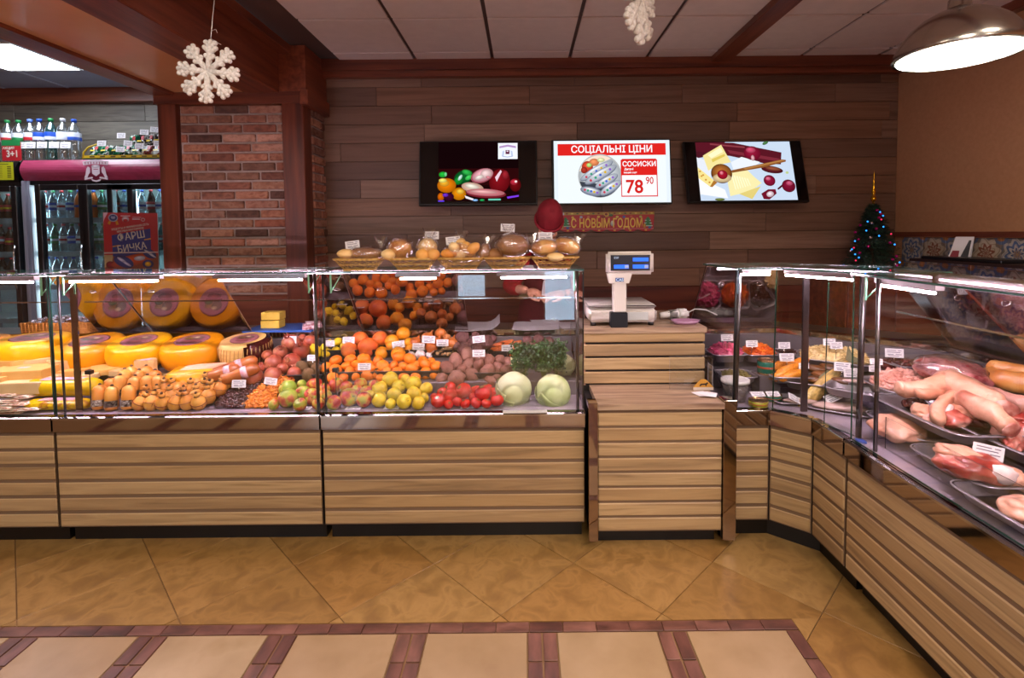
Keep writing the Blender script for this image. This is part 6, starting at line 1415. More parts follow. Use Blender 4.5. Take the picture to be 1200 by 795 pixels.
# ================================================================ FRIDGES IN THE ALCOVE
AF = 4.20       # depth of the fridge fronts
FR_BLACK = mat('fridge_black_trim', '#0d0e12', .3); FR_IN = mat('fridge_liner', '#c8d8d8', .5); FR_SIDE = mat('fridge_grey_side', '#8f919c', .4)
COOL = emission('fridge_tube_glow', (.72, .95, 1.0), 34)
DOORG = glassy('fridge_door_glass', (.72, .80, .82), .06)
def fx(px): return at(px, 250, AF).x
def fz(py): return at(100, py, AF).z
MAG = mat('magenta_canopy', ['#8c2f4c', '#a03a58', '#962f50'], .35, scale=(2.5, 2.5, 9), distort=3, detail=1)
def fridge(x0, x1, zt, label, canopy_m, doors, shelves, liner=FR_IN, tubes=()):
    e = empty('drinks_fridge', ((x0 + x1) / 2, AF, 0), 0, label, 'fridge'); w = (x1 - x0) / 2
    box('side_panel', -w, -w + .03, .03, .58, 0, zt, FR_SIDE, e); box('side_panel', w - .03, w, .03, .58, 0, zt, FR_SIDE, e)
    box('back_liner', -w + .03, w - .03, .54, .58, .1, zt - .2, liner, e); box('base', -w, w, .0, .58, 0, .14, FR_BLACK, e); box('top_box', -w, w, .02, .58, zt - .20, zt, FR_BLACK, e)
    b = MB(); n = 8; P_ = [(.02 - .035 * math.sin(PI * k / n), zt - .165 + .165 * k / n) for k in range(n + 1)] + [(.05, zt), (.05, zt - .165)]
    b.prism(P_, -w + .012, w, M=Matrix(((0, 0, 1, 0), (1, 0, 0, 0), (0, 1, 0, 0), (0, 0, 0, 1)))); b.obj('canopy', canopy_m, e)
    for z in shelves: box('shelf', -w + .03, w - .03, .10, .52, z - .012, z, mat('shelf_white', '#c4ccd0', .4), e); box('price_strip', -w + .035, w - .035, .09, .10, z - .035, z + .005, mat('strip_grey', ['#9aa2a8', '#c0c6ca'], .5, scale=(14, 1, 1)), e)
    for a, c in tubes: b = MB(); b.tube([(a, .12, .3), (a, .12, zt - .25)], .009, 8); b.obj('light_or_fill_tube', COOL, e)
    b = MB(); b.tube([(-w + .06, .14, zt - .225), (w - .06, .14, zt - .225)], .008, 8); b.obj('light_or_fill_tube', COOL, e)
    for a, c in doors:
        d = MB(); t = .045; z0, z1 = .14, zt - .20
        d.box(a, a + t, -.02, .03, z0, z1, bev=.004); d.box(c - t, c, -.02, .03, z0, z1, bev=.004); d.box(a + t, c - t, -.02, .03, z1 - t, z1, bev=.004); d.box(a + t, c - t, -.02, .03, z0, z0 + t, bev=.004)
        do = d.obj('door_frame', FR_BLACK, e); box('door_glass', a + t, c - t, .0, .006, z0 + t, z1 - t, DOORG, do)
        if c > 0 and a > -.37: continue
        b = MB(); b.tube([(c - .02, -.03, 1.0), (c - .02, -.045, 1.06), (c - .02, -.045, 1.3), (c - .02, -.03, 1.36)], .007, 8); b.obj('door_handle', CHROME, do)
    return e
X0, X1 = fx(26), fx(262); ZT = fz(187)
mid = (X0 + X1) / 2; w_ = (X1 - X0) / 2
SH = [fz(282), fz(326), fz(365), .55, .2]
f1 = fridge(X0, X1, ZT, 'wide drinks fridge with a magenta canopy and white crest, red poster taped on its door', MAG, ((fx(44) - mid, fx(101) - mid), (fx(99) - mid, fx(158) - mid), (fx(128) - mid, X1 - mid - .02)), [1.58, 1.30, 1.02, .74], tubes=((-w_ + .05, 0), (.02, 0)))
X2 = fx(24)
f2 = fridge(X2 - .78, X2 - .01, ZT - .01, 'narrow drinks fridge with a yellow price poster on its canopy, at the photo edge', BLACK, ((-.385, .385),), [1.58, 1.30, 1.02, .74], tubes=((.33, 0),))
b = MB(); b.box(0, .012, -.01, .0, .1, ZT - .17); 
b.box(-.03, -.005, -.03, .0, .05, ZT - .17); tag(b.obj('upright_rail', mat('grey_upright', '#8a8a9a', .4), f1, (-w_ + .065, .0, 0)), None)
# crest on the canopy
CW = emission if False else None
P = Print(465, 75, .0021 * 1.0, .0021)
P.poly([(415, 42), (465, 34), (514, 42), (512, 56), (465, 50), (418, 56)], '#cdbcc4')
for k in range(8): P.rect(424 + 11 * k, 43, 427 + 11 * k, 52, '#9c3f5c')
P.poly([(450, 60), (480, 60), (480, 88), (465, 98), (450, 88)], '#d4c4cc'); P.ell(465, 60, 17, 6, '#d4c4cc'); P.rect(456, 70, 474, 73, '#a04a66')
for s_ in (-1, 1):
    q = lambda x, y: (465 + s_ * x, y); P.poly([q(22, 66), q(30, 60), q(36, 70), q(40, 92), q(46, 104), q(34, 104), q(28, 90), q(22, 84)], '#cdbcc4'); P.poly([q(14, 100), q(46, 106), q(44, 112), q(12, 106)], '#cdbcc4')
P.poly([(445, 108), (465, 114), (485, 108), (480, 116), (465, 120), (450, 116)], '#cdbcc4')
P.obj('crest_print', VPRINT, f1, (fx(117) - mid, -.0185, fz(200)))
P = Print(0, 0, .0013, .0013); P.rect(-90, -55, 90, 55, '#b8b820'); P.poly([(-60, -45), (60, -45), (60, -40), (-60, -40)], '#5c5c20')
for k in range(7): P.rect(-70, -30 + 11 * k, 20, -26 + 11 * k, '#8a8a20'); P.rect(50, -30 + 11 * k, 75, -25 + 11 * k, '#3c3c18')
P.obj('yellow_poster', VPRINT, f2, (X2 - .135 - (X2 - .395), -.0190, ZT - .09))
# shelf stock: bottles and cans seen through the doors
def bottle_mesh(h, r, liq, capc, labc, lab2, name):
    pr = [(0, 0), (r * .85, 0), (r, .012), (r, h * .58), (r * .93, h * .66), (r * .5, h * .84), (r * .32, h * .90), (r * .32, h * .95), (0, h * .95)]
    a = MB(); a.lathe(pr, 16)
    c = MB(); c.lathe([(0, h * .93), (r * .40, h * .93), (r * .40, h * 1.0), (0, h * 1.0)], 12)
    l = MB(); l.lathe([(r * 1.01, h * .30), (r * 1.015, h * .31), (r * 1.015, h * .55), (r * 1.01, h * .56)], 16)
    l2 = MB(); l2.lathe([(r * 1.02, h * .39), (r * 1.03, h * .40), (r * 1.03, h * .46), (r * 1.02, h * .47)], 16)
    root = bpy.data.objects.new(name, a.mesh(name, liq)); C.objects.link(root); c.obj('cap', capc, root); lo = l.obj('bottle_label', labc, root); l2.obj('label_stripe', lab2, lo); root['category'] = 'bottle'
    return root
def cm(n, c, r=.4): return mat(n, c, r)
CLEAR = glassy('clear_bottle', (.72, .80, .84), .12, rough=.03, power=2.2, diff='#8fa8b0', dfac=.12)
CLEARB = glassy('tall_clear_bottle', (.75, .77, .76), .12, rough=.03, power=2.0, diff='#9aa4a8', dfac=.10)
GREENB = glassy('green_tinted_bottle', (.25, .60, .50), .12, rough=.04, power=2.2, diff='#2c8a78', dfac=.3)
DRK = cm('cola_dark', '#1c0d0a', .2); ORJ = cm('orange_juice', '#d8681c', .35); PBL = cm('soft_blue', '#1f4aa8', .4); WHT = cm('label_white', '#ccd0d8', .4); RDL = cm('label_red', '#b02028', .4); GRL = cm('label_green', '#1d7a40', .4); YLL = cm('label_yellow', '#d8b818', .4)
kinds = [bottle_mesh(.235, .034, CLEAR, RDL, WHT, RDL, 'water_bottle'), bottle_mesh(.235, .034, CLEAR, PBL, WHT, PBL, 'water_bottle'), bottle_mesh(.235, .034, GREENB, GRL, GRL, WHT, 'green_bottle'), bottle_mesh(.235, .034, DRK, RDL, RDL, WHT, 'cola_bottle'), bottle_mesh(.235, .034, ORJ, PBL, ORJ, PBL, 'juice_bottle'), bottle_mesh(.21, .033, cm('amber_bottle', '#4a2a14', .2), RDL, RDL, YLL, 'beer_bottle'), bottle_mesh(.235, .034, CLEAR, GRL, PBL, WHT, 'water_bottle')]
KN = ['clear bottle with a red cap', 'clear bottle with a blue cap', 'green bottle', 'dark cola bottle', 'orange juice bottle', 'amber bottle', 'clear bottle with a blue label']
seen_k = set(); rb2 = random.Random(8)
SHN = {1.58: 'top', 1.30: 'second', 1.02: 'third', .74: 'lowest'}
def stock(x0, x1, z, pick, where, fr):
    n = max(1, int((x1 - x0) / .071)); cnt = {}
    for i in range(n):
        k = pick(i, n); x = x0 + .04 + (x1 - x0 - .08) * i / max(1, n - 1); loc = (x, AF + .15, z + .001); cnt[k] = cnt.get(k, 0) + 1
        o = kinds[k] if k not in seen_k else dup(kinds[k]); seen_k.add(k); o.location = loc; o.rotation_euler = (0, 0, rb2.uniform(0, 6))
        o['label'] = '%s, %s shelf %s, %s of its kind' % (KN[k], SHN[z], where, ORD[cnt[k] - 1]); o['group'] = 'drinks in the fridges'
sx_ = lambda px: at(px, 250, AF + .15).x
A = (sx_(48), sx_(99)); B = (sx_(105), sx_(126)); Cc = (sx_(131), sx_(204)); D_ = (X2 - .75, X2 - .05)
stock(*A, 1.58, lambda i, n: (0, 6)[i % 2] if i < n - 1 else 4, 'in the crested fridge', 0); stock(*A, 1.30, lambda i, n: (0, 2, 0, 6)[i % 4], 'in the crested fridge', 0); stock(*A, 1.02, lambda i, n: 1, 'in the crested fridge', 0)
stock(*B, 1.58, lambda i, n: 4 if i < n - 1 else 2, 'behind the poster', 0); stock(*B, 1.30, lambda i, n: 2, 'behind the poster', 0); stock(*B, 1.02, lambda i, n: (1, 6)[i % 2], 'behind the poster', 0)
stock(*Cc, 1.58, lambda i, n: (3, 1)[i % 2], 'beside the pillar', 0); stock(*Cc, 1.30, lambda i, n: (2, 3)[i % 2], 'beside the pillar', 0)
stock(*D_, 1.58, lambda i, n: 5, 'in the yellow-poster fridge', 0); stock(*D_, 1.30, lambda i, n: (5, 3)[i % 2], 'in the yellow-poster fridge', 0); stock(*D_, 1.02, lambda i, n: 3, 'in the yellow-poster fridge', 0)
# poster on the fridge door
c0, c1 = at(120.5, 250, AF - .03), at(187, 319, AF - .03); pw, ph = c1.x - c0.x, c0.z - c1.z
po = empty('advertising_poster', ((c0.x + c1.x) / 2, AF - .032, (c0.z + c1.z) / 2), 0, 'red and blue advertising poster in a clear sleeve on the fridge door beside the pillar', 'poster'); po.rotation_euler = (0, .02, 0)
box('card', -pw / 2, pw / 2, 0, .004, -ph / 2, ph / 2, WHITE, po)
P = Print(362, 495, pw / 440, ph / 450)
P.rect(142, 270, 582, 720, '#b3202a'); P.rect(142, 590, 582, 720, '#7a3a24'); P.poly([(142, 590), (215, 590), (205, 640), (142, 690)], '#b89a6a'); P.ell(190, 665, 36, 28, '#7a1420'); P.poly([(142, 270), (180, 270), (150, 320), (142, 340)], '#d8a8b0')
P.poly([(206, 440), (522, 386), (526, 600), (212, 600)], '#1c3280'); P.poly([(212, 522), (270, 512), (270, 520), (212, 530)], '#d8941c'); P.poly([(470, 468), (524, 458), (524, 468), (470, 476)], '#d8941c')
P.ell(222, 308, 40, 30, '#c8ccd8'); P.ell(222, 308, 32, 23, '#28407c'); P.poly([(190, 330), (205, 336), (196, 362), (176, 350)], '#c88a1c'); P.poly([(240, 334), (256, 328), (268, 358), (246, 362)], '#c88a1c'); P.rect(205, 300, 240, 306, '#c8ccd8'); P.rect(208, 311, 236, 315, '#c8ccd8')
P.ell(323, 318, 30, 22, '#d8b8bc'); P.ell(323, 328, 20, 12, '#b3202a'); P.rect(285, 290, 362, 296, '#d8b8bc'); P.rect(378, 312, 440, 320, '#d8b8bc'); P.ell(465, 320, 17, 15, '#d8b8bc'); P.ell(465, 320, 10, 9, '#b3202a'); P.rect(380, 300, 450, 304, '#d8b8bc')
P.ell(385, 625, 195, 42, '#c24a24', -.22); P.ell(300, 640, 84, 42, '#24387c', .3); P.ell(285, 628, 44, 12, '#c8c4d4', .5); P.ell(325, 655, 40, 10, '#c8c4d4', .5); P.ell(430, 612, 46, 18, '#c8c4cc', -.1); P.ell(510, 575, 60, 34, '#2c3f84', .4); P.ell(505, 568, 44, 9, '#c8c4d4', .5); P.ell(535, 590, 34, 8, '#c8c4d4', .5)
P.ell(498, 655, 46, 32, '#1c2c70'); P.ell(498, 655, 26, 19, '#d8a828'); P.poly([(142, 570), (582, 560), (582, 568), (142, 580)], '#d8c0b8'); P.rect(142, 700, 582, 720, '#8a5a40')
P.obj('print', VPRINT, po, (0, -.0012, 0))
CT = mat('poster_white', '#d0c8b8', .4)
kx, kz = pw / 440, ph / 450
def pt_(s_, x, y, sz, tilt=-.17 * 0, **k): return text(s_, 'lettering', po, ((x - 362) * kx, -.005, -(y - 495) * kz), sz, CT, rot=(PI / 2, -.16, 0), **k)
pt_('ФАРШ', 368, 446, .082, bold=.0007, sx=.9); pt_('БИЧКА', 372, 534, .080, bold=.0007, sx=.88); pt_('РЕЦЕПТЫ И ФИРМЕННАЯ СЕТЬ', 362, 376, .022, bold=.0003, sx=.9); pt_('МЯСНЫХ МАГАЗИНОВ', 362, 398, .022, bold=.0003, sx=.9)
box('clear_sleeve', -pw / 2 - .006, pw / 2 + .006, -.009, -.008, -ph / 2 - .006, ph / 2 + .006, glassy('sleeve_film', (.96, .96, .96), .05), po)
# ---- big water bottles on top of the crested fridge
BT = ZT + .001
def big_bottle(px, capm, lab, s2, label, py0=140, mate=CLEARB, r=.046, band=None, stag=True):
    x = at(px, 170, AF + .10).x; h = at(px, py0, AF + .10).z - BT
    a = MB(); a.lathe([(0, 0), (r * .88, 0), (r, .015), (r, h * .30), (r * .94, h * .36), (r, h * .42), (r, h * .66), (r * .85, h * .76), (r * .4, h * .88), (r * .3, h * .92), (r * .3, h * .95), (0, h * .95)], 20)
    o = a.obj('water_bottle', mate, None, (x, AF + .10, BT)); tag(o, label, 'bottle', 'large bottles on top of the fridge')
    c = MB(); c.lathe([(0, h * .93), (r * .40, h * .93), (r * .42, h * .985), (r * .38, h), (0, h)], 14); c.obj('cap', capm, o)
    l = MB(); l.lathe([(r * 1.01, h * .48), (r * 1.015, h * .485), (r * 1.015, h * .66), (r * 1.0, h * .67)], 20); lo = l.obj('bottle_label', lab, o)
    l = MB(); l.lathe([(r * 1.022, h * .485), (r * 1.03, h * .49), (r * 1.03, h * .56), (r * 1.022, h * .565)], 20); l.obj('label_stripe', s2, lo)
    if stag: t = piece('price_tag_card', TAGM, (-.03, -r - .012, h * .36), o, (-.1, 0, 0)); t.scale = (1.35, 1, 1.5)
LB = mat('cap_light_blue', '#5a7ac8', .4); TEAL = glassy('teal_bottle', (.35, .60, .56), .12, rough=.04, power=2.0, diff='#2c6a68', dfac=.2)
big_bottle(-8, YLL, RDL, WHT, 'big bottle with a yellow cap, cut off by the photo edge')
big_bottle(10, GRL, WHT, RDL, 'big bottle with a pale label, beside the yellow-capped one', 141, stag=False); big_bottle(23, GRL, WHT, GRL, 'big bottle with a green cap standing behind the red multipack print', 141, stag=False)
big_bottle(36.5, LB, WHT, RDL, 'big bottle with a light blue cap and white label'); big_bottle(47.5, PBL, PBL, WHT, 'big bottle with a dark blue cap and all-blue label', 139.5); big_bottle(61, GRL, PBL, WHT, 'teal big bottle with a dark green cap', 139, TEAL); big_bottle(75, WHT, WHT, WHT, 'big bottle with a white cap', 139); big_bottle(88, PBL, WHT, PBL, 'big bottle with a blue cap nearest the snack rack', 140)
c0, c1 = at(1, 167, AF + .03), at(24, 185, AF + .03)
mp = empty('multipack_sleeve', ((c0.x + c1.x) / 2, AF + .035, BT), 0, 'red and green printed sleeve with large numerals round two big bottles', 'packaging'); mw, mh = (c1.x - c0.x) / 2, c0.z - BT
box('sleeve', -mw, mw, 0, .006, 0, mh, RDL, mp); box('green_band', -mw, mw, -.001, 0, mh * .82, mh * 1.14, GRL, mp)
text('3+1', 'lettering', mp, (.01, -.003, mh * .36), .075, CT, bold=.002, sx=.85); text('АКЦИЯ', 'lettering', mp, (-.02, -.003, mh * .68), .028, CT, bold=.0006)
# ---- snack rack
x0, x1 = at(98, 180, AF + .04).x, at(212, 180, AF + .04).x; RZ = BT
rk = empty('snack_rack', ((x0 + x1) / 2, AF + .12, RZ), 0, 'green and yellow stepped counter rack of snack packets on top of the fridge', 'rack'); w_ = (x1 - x0) / 2
GRK = mat('rack_green', '#134a34', .4); YRK = mat('rack_yellow', '#c0a020', .4)
box('tray', -w_, w_, -.09, .20, 0, .018, GRK, rk); box('yellow_edge', -w_, w_, -.094, -.09, .014, .036, YRK, rk); box('step', -w_ + .24, w_, .03, .20, .018, .10, GRK, rk)
for k in range(10): box('printed_mark', -w_ + .06 + k * .085, -w_ + .10 + k * .085, -.0955, -.094, .020, .030, mat('dark_mark', '#3c3410', .5), rk)
b = MB(); b.tube([(-w_, -.09, .01), (-w_ + .01, -.09, .06), (-w_ + .05, -.085, .105), (-w_ + .12, -.08, .13)], .007, 6); b.obj('side_arm', YRK, rk)
PK = [mat('packet_green', ['#0f4a34', '#1c7048', '#e8e8e0', '#0c3426'], .25, scale=(16, 16, 16), pos=[.35, .5, .58, .62]), mat('packet_dark', ['#15100c', '#38200f', '#c8c4bc', '#2a1c12'], .25, scale=(16, 16, 16), pos=[.4, .5, .57, .61]), mat('packet_white', ['#d0d0cc', '#b8b8b0', '#8a2418', '#303028'], .25, scale=(14, 14, 14), pos=[.4, .5, .57, .62])]
def packet(x, y, z, h, w, m, rz, label, lean=.35):
    b = MB(); b.box(-w / 2, w / 2, -.014, .014, 0, h, bev=.011, seg=3)
    for v in b.b.verts: v.co.y *= (1 - abs(v.co.z / h - .5) * 1.5); 
    o = b.obj('snack_packet', m, None, (x, y, z), (-lean, 0, rz)); tag(o, label, 'snack', 'snack packets on the rack')
    box('red_patch', -w * .05, w * .22, -.0155, -.0145, h * .62, h * .86, RDL, o); box('yellow_patch', -w * .42, -w * .02, -.0152, -.0142, h * .5, h * .6, YLL, o)
for i in range(9):
    f = i / 8; x = x0 + .06 + (x1 - x0 - .10) * f
    packet(x, AF + .07, RZ + .020, .115, .10, PK[(0, 0, 0, 0, 0, 2, 2, 2, 1)[i]], rb2.uniform(-.2, .2), 'small snack packet in the front row of the rack, %s from the bottles' % ORD[i])
for i in range(7):
    f = i / 6; x = x0 + .30 + (x1 - x0 - .36) * f
    packet(x, AF + .19, RZ + .102, .13 + .006 * i, .095, PK[(0, 1, 1, 1, 2, 2, 1)[i]], rb2.uniform(-.25, .25), 'taller snack packet in the back row of the rack, %s from the bottles' % ORD[i], .12)
for i, (px, py) in enumerate([(119, 168), (141, 175), (150, 168), (163, 171), (185, 168), (195, 168), (142, 159), (169, 155), (181, 152), (194, 152)]):
    p = at(px, py, AF + (.03 if py > 160 else .14)); o = bpy.data.objects.new('price_tag', TAGM); link(o); o.location = p; o.rotation_euler = (-.1, .05 * (i % 3), 0); o.scale = (1.15, 1, 1.3); tag(o, 'white price tag clipped in the %s row of the snack rack, %s from the bottles' % (('front', 'back')[i > 5], ORD[i if i < 6 else i - 6]), 'price tag', 'price tags on the snack rack')
# ================================================================ TREE, CALENDAR
tx = at(1022, 300, 3.86)
tr = empty('decorated_tree', (tx.x, 3.86, 1.111), 0, 'small dark artificial fir with coloured lights and a golden spire, in the corner', 'tree')
FIR = mat('fir_needles', ['#0c2016', '#16301f', '#1e4228'], .7, scale=(30, 30, 30))
nd = MB(); rt = random.Random(2); Ht = at(1025, 240, 3.86).z - 1.111
for k in range(1100):
    t = rt.random() ** .8; z = .03 + t * (Ht - .03); a = rt.uniform(0, 6.283); R = (.20 * (1 - z / Ht) ** .85 + .02) * rt.uniform(.75, 1.08)
    p = Vector((0, 0, z)); q = Vector((R * math.cos(a), R * math.sin(a), z - R * .22)); m_ = p.lerp(q, .5)
    for j in range(9):
        c = p.lerp(q, .3 + .7 * j / 8); s_ = Vector((rt.uniform(-1, 1), rt.uniform(-1, 1), rt.uniform(-.4, 1))).normalized() * .026; s2 = (q - p).normalized() * .012
        n_ = s_.cross(s2).normalized() * .0028
        nd.b.faces.new([nd.b.verts.new(x) for x in (c - n_, c + n_, c + s_ + s2)])
lo = nd.obj('needles', FIR, tr); lo['kind'] = 'stuff'
b = MB(); b.tube([(0, 0, 0), (0, 0, Ht)], .008, 6); b.obj('trunk', STEM, tr); b = MB(); b.lathe([(0, 0), (.06, 0), (.05, .03), (0, .04)], 16); b.obj('stand', BLACK, tr)
b = MB(); b.lathe([(0, Ht - .01), (.010, Ht - .01), (.007, Ht + .02), (.014, Ht + .028), (.020, Ht + .045), (.014, Ht + .062), (.006, Ht + .07), (.013, Ht + .085), (.014, Ht + .10), (.006, Ht + .14), (.002, Ht + .24), (0, Ht + .26)], 16); b.obj('spire_topper', mat('gold_glass', '#d8a020', .15, .9), tr)
LC = [emission('fairy_blue', (.02, .25, 1), 3), emission('fairy_red', (1, .03, .1), 1.5), mat('bauble_magenta', '#c01878', .2, .5), mat('bauble_silver', '#c8c0c0', .15, .8)]
for k in range(36):
    z = .03 + (k / 36) ** 1.15 * (Ht - .06); a = -2.2 + rt.uniform(-1.1, 1.1) * 1.0; R = .20 * (1 - z / Ht) ** .85 + .03
    m_ = LC[(0, 2, 0, 2, 3, 0, 1, 2)[k % 8]]; b = MB(); r = .0055 if m_ in LC[:2] else .011; b.blob(r, 2, M=Matrix.Translation((R * math.cos(a), R * math.sin(a), z))); b.obj('fairy_light' if m_ in LC[:2] else 'bauble', m_, tr)
p = at(1128, 309, 3.45)
cb = empty('desk_calendar', (2.80, 3.40, 0), -.9, 'small tent card with a red and dark picture on the shelf before the patterned tiles', 'card')
sf = struct(box('trim_7', 2.72, 2.975, 2.2, 3.62, 1.20, 1.218, mat('dark_shelf', '#2a1812', .5)))
cb.location = (2.86, 3.38, 1.219)
b = MB(); b.slab([(-.055, 0, 0), (.055, 0, 0), (.075, .03, .15), (-.02, .03, .15)], .003); b.slab([(-.055, .06, 0), (.055, .06, 0), (.075, .03, .15), (-.02, .03, .15)], .003); b.obj('card', PAPER, cb)
P = Print(0, 0, .001, .001); P.poly([(-48, -8), (0, -8), (5, -60), (-30, -60)], '#8c2030'); P.poly([(8, -8), (50, -8), (62, -130), (50, -130)], '#202024'); P.obj('picture', VPRINT, cb, (0, -.004, 0), (PI / 2 - .19, 0, 0))
tag(box('black_tray', 2.745, 2.95, 2.95, 3.55, 1.219, 1.238, BLACK, bev=.004), 'flat black tray lying on the shelf before the patterned tiles', 'tray')
# ================================================================ FOOD IN THE CORNER CASE
STL = mat('pan_steel', '#aca4aa', .32, .55)
def pan(loc, w, l, h, rz, label, group='steel food pans', m=STL, tilt=0):
    e = empty('food_pan', loc, rz, label, 'pan', group); e.rotation_euler = (tilt, 0, rz)
    b = MB(); N = 28; ring = lambda k, z: [(w / 2 * k * math.copysign(abs(math.cos(2 * PI * i / N)) ** .35, math.cos(2 * PI * i / N)), l / 2 * (1 - (1 - k) * w / l) * math.copysign(abs(math.sin(2 * PI * i / N)) ** .35, math.sin(2 * PI * i / N)), z) for i in range(N)]
    R = [[b.b.verts.new(p) for p in ring(k, z)] for k, z in ((1.08, h), (1.0, h + .001), (.97, h * .8), (.90, .003), (.86, 0))]
    for A_, B_ in zip(R, R[1:]):
        for i in range(N): f = b.b.faces.new((A_[i], A_[(i + 1) % N], B_[(i + 1) % N], B_[i])); f.smooth = True
    b.b.faces.new(R[-1]); bmesh.ops.solidify(b.b, geom=b.b.faces[:], thickness=.0012); b.obj('pan_body', m, e)
    b = MB(); b.tube(ring(1.08, h), .0028, 6, closed=True); b.obj('rim', m, e); return e
def heapstuff(name, loc, w, l, h, n, r, m, label, cat, sc=(1, .6, .5), seed=1, rz=0, amp=.2, long=False):
    rs_ = random.Random(seed); b = MB(); b.blob(1, 3, (w / 2 * .96, l / 2 * .96, h * .9), .08, 3, seed)
    for v in b.b.verts: v.co.z = max(v.co.z, -.002)
    src = MB(); src.blob(1, 1, sc, amp, 3, seed); src.b.verts.index_update(); base = [v.co.copy() for v in src.b.verts]; fc = [[v.index for v in f.verts] for f in src.b.faces]; src.b.free()
    for k in range(n):
        a = rs_.uniform(0, 6.283); q = math.sqrt(rs_.random()); x, y = w / 2 * q * math.cos(a), l / 2 * q * math.sin(a); z = h * math.sqrt(max(0, 1 - q * q)) * rs_.uniform(.85, 1.08)
        R_ = Matrix.Rotation(rs_.uniform(0, 6.283), 3, 'Z') @ Matrix.Rotation(rs_.uniform(-.7, .7), 3, 'Y'); s_ = r * rs_.uniform(.7, 1.3)
        vs = [b.b.verts.new(Vector((x, y, z)) + R_ @ (v * s_)) for v in base]
        for f in fc: g_ = b.b.faces.new([vs[i] for i in f]); g_.smooth = True
    o = b.obj(name, m, None, loc, (0, 0, rz)); tag(o, label, cat, kind='stuff'); return o
box('stepped_rack', .97, 1.42, 2.62, 2.87, ZL, .70, GREY, co, bev=.003)
b = MB(); b.prism([(1.42, 2.62), (1.42, 2.87), (1.96, 2.38), (1.80, 2.22)], ZL, .70); b.obj('stepped_rack', GREY, co)
def cpan(px, py, d, w, l, h, rz, label, **k): p = at(px, py, d); p.z = max(p.z, k.pop('zmin', ZL + .001)); return pan(p, w, l, h, rz, label, **k), p
_, p = cpan(850, 421, 2.74, .17, .16, .04, 0, 'steel pan of pink pickled salad at the back of the corner case', zmin=.702); heapstuff('pink_salad', p + Vector((0, 0, .03)), .17, .16, .055, 260, .013, mat('pickled_pink', ['#c82868', '#e85888', '#f088a0'], .35, scale=(30, 30, 30)), 'heap of bright pink pickled salad', 'food', (1, .35, .25))
_, p = cpan(888, 421, 2.74, .17, .16, .04, 0, 'steel pan of orange carrot salad beside the pink one', zmin=.702); heapstuff('carrot_salad', p + Vector((0, 0, .03)), .16, .15, .05, 300, .014, mat('carrot_orange', ['#d8480c', '#ee6a14', '#f48a28'], .4, scale=(30, 30, 30)), 'heap of orange shredded carrot salad', 'food', (1.2, .2, .2))
_, p = cpan(922, 422, 2.74, .14, .16, .04, -.3, 'steel pan of dark pickled mushrooms behind its price tag', zmin=.702); heapstuff('dark_salad', p + Vector((0, 0, .02)), .13, .14, .035, 120, .012, mat('dark_pickle', ['#2a1410', '#4a241a'], .25), 'heap of dark glossy pickles', 'food')
_, p = cpan(978, 428, 2.60, .33, .22, .04, -.62, 'long steel pan of pale sauerkraut along the back of the corner', zmin=.702); heapstuff('sauerkraut', p + Vector((0, 0, .03)), .31, .19, .065, 480, .014, mat('kraut_yellow', ['#d8b068', '#ecd090', '#f4dca8'], .45, scale=(30, 30, 30)), 'heap of pale yellow sauerkraut', 'food', (1.2, .22, .2), rz=-.62)
_, p = cpan(862, 445, 2.55, .16, .14, .03, 0, 'steel pan of green olives salad below the pink salad'); heapstuff('green_salad', p + Vector((0, 0, .02)), .14, .12, .02, 90, .012, mat('olive_green', ['#5a5424', '#7a6a30'], .35), 'heap of dull green pickles', 'food')
_, p = cpan(925, 446, 2.50, .20, .15, .035, -.1, 'steel pan of smoked sausages in the middle of the corner case')
M_SSG = mat('golden_smoked_skin', ['#b86414', '#d88a24', '#ecaa3c'], .3, scale=(10, 10, 10), rnd=['#ffe8d0', '#ffffff'])
ss = proto('smoked_fish', [('smoked_fish', fruit_mb([(0, -1), (.10, -.97), (.22, -.8), (.30, -.3), (.30, .3), (.2, .75), (.07, .95), (0, 1)], 14), M_SSG), ('tail', (lambda b: (b.slab([(-.02, 0, -.95), (.02, 0, -.95), (.16, 0, -1.3), (-.16, 0, -1.3)], .03), b)[1])(MB()), mat('dry_tail', '#7a4a1c', .6))], 'fish')
for i, (px, py, d, rz) in enumerate(((914, 428, 2.55, .3), (924, 433, 2.50, .25), (934, 426, 2.55, .2), (928, 440, 2.46, .2), (920, 437, 2.49, .35))):
    place(ss, at(px, py, d), .075, 'golden smoked fish in the middle of the corner case, %s from the green tin' % ORD[[0, 2, 4, 3, 1][i]], 'golden smoked fish', rot=(PI / 2 - .25, 0, PI / 2 + rz))
M_DKF = mat('dark_smoked_skin', ['#2a1810', '#54341c', '#7a4a20'], .3, scale=(10, 10, 10))
for i, (px, py, d, rz) in enumerate(((955, 432, 2.50, -.5), (966, 440, 2.44, -.6), (975, 432, 2.47, -.9), (958, 446, 2.42, -.4), (990, 448, 2.34, -.7))):
    b = MB(); b.blob(.05, 3, (1.1, .5, .35), .2, 4, i + 4); tag(b.obj('smoked_piece', M_DKF, None, at(px, py, d), (.2, .1, rz)), 'dark brown smoked piece behind the big fish, %s from the golden fish' % ORD[[0, 2, 3, 1, 4][i]], 'fish', 'dark smoked pieces')
pan(at(955, 448, 2.44) - Vector((0, 0, .03)), .26, .14, .035, -.5, 'steel pan under the dark smoked pieces'); pan(at(1000, 456, 2.24) - Vector((0, 0, .03)), .20, .14, .035, -.8, 'steel pan behind the pale squid, beside the dark post')
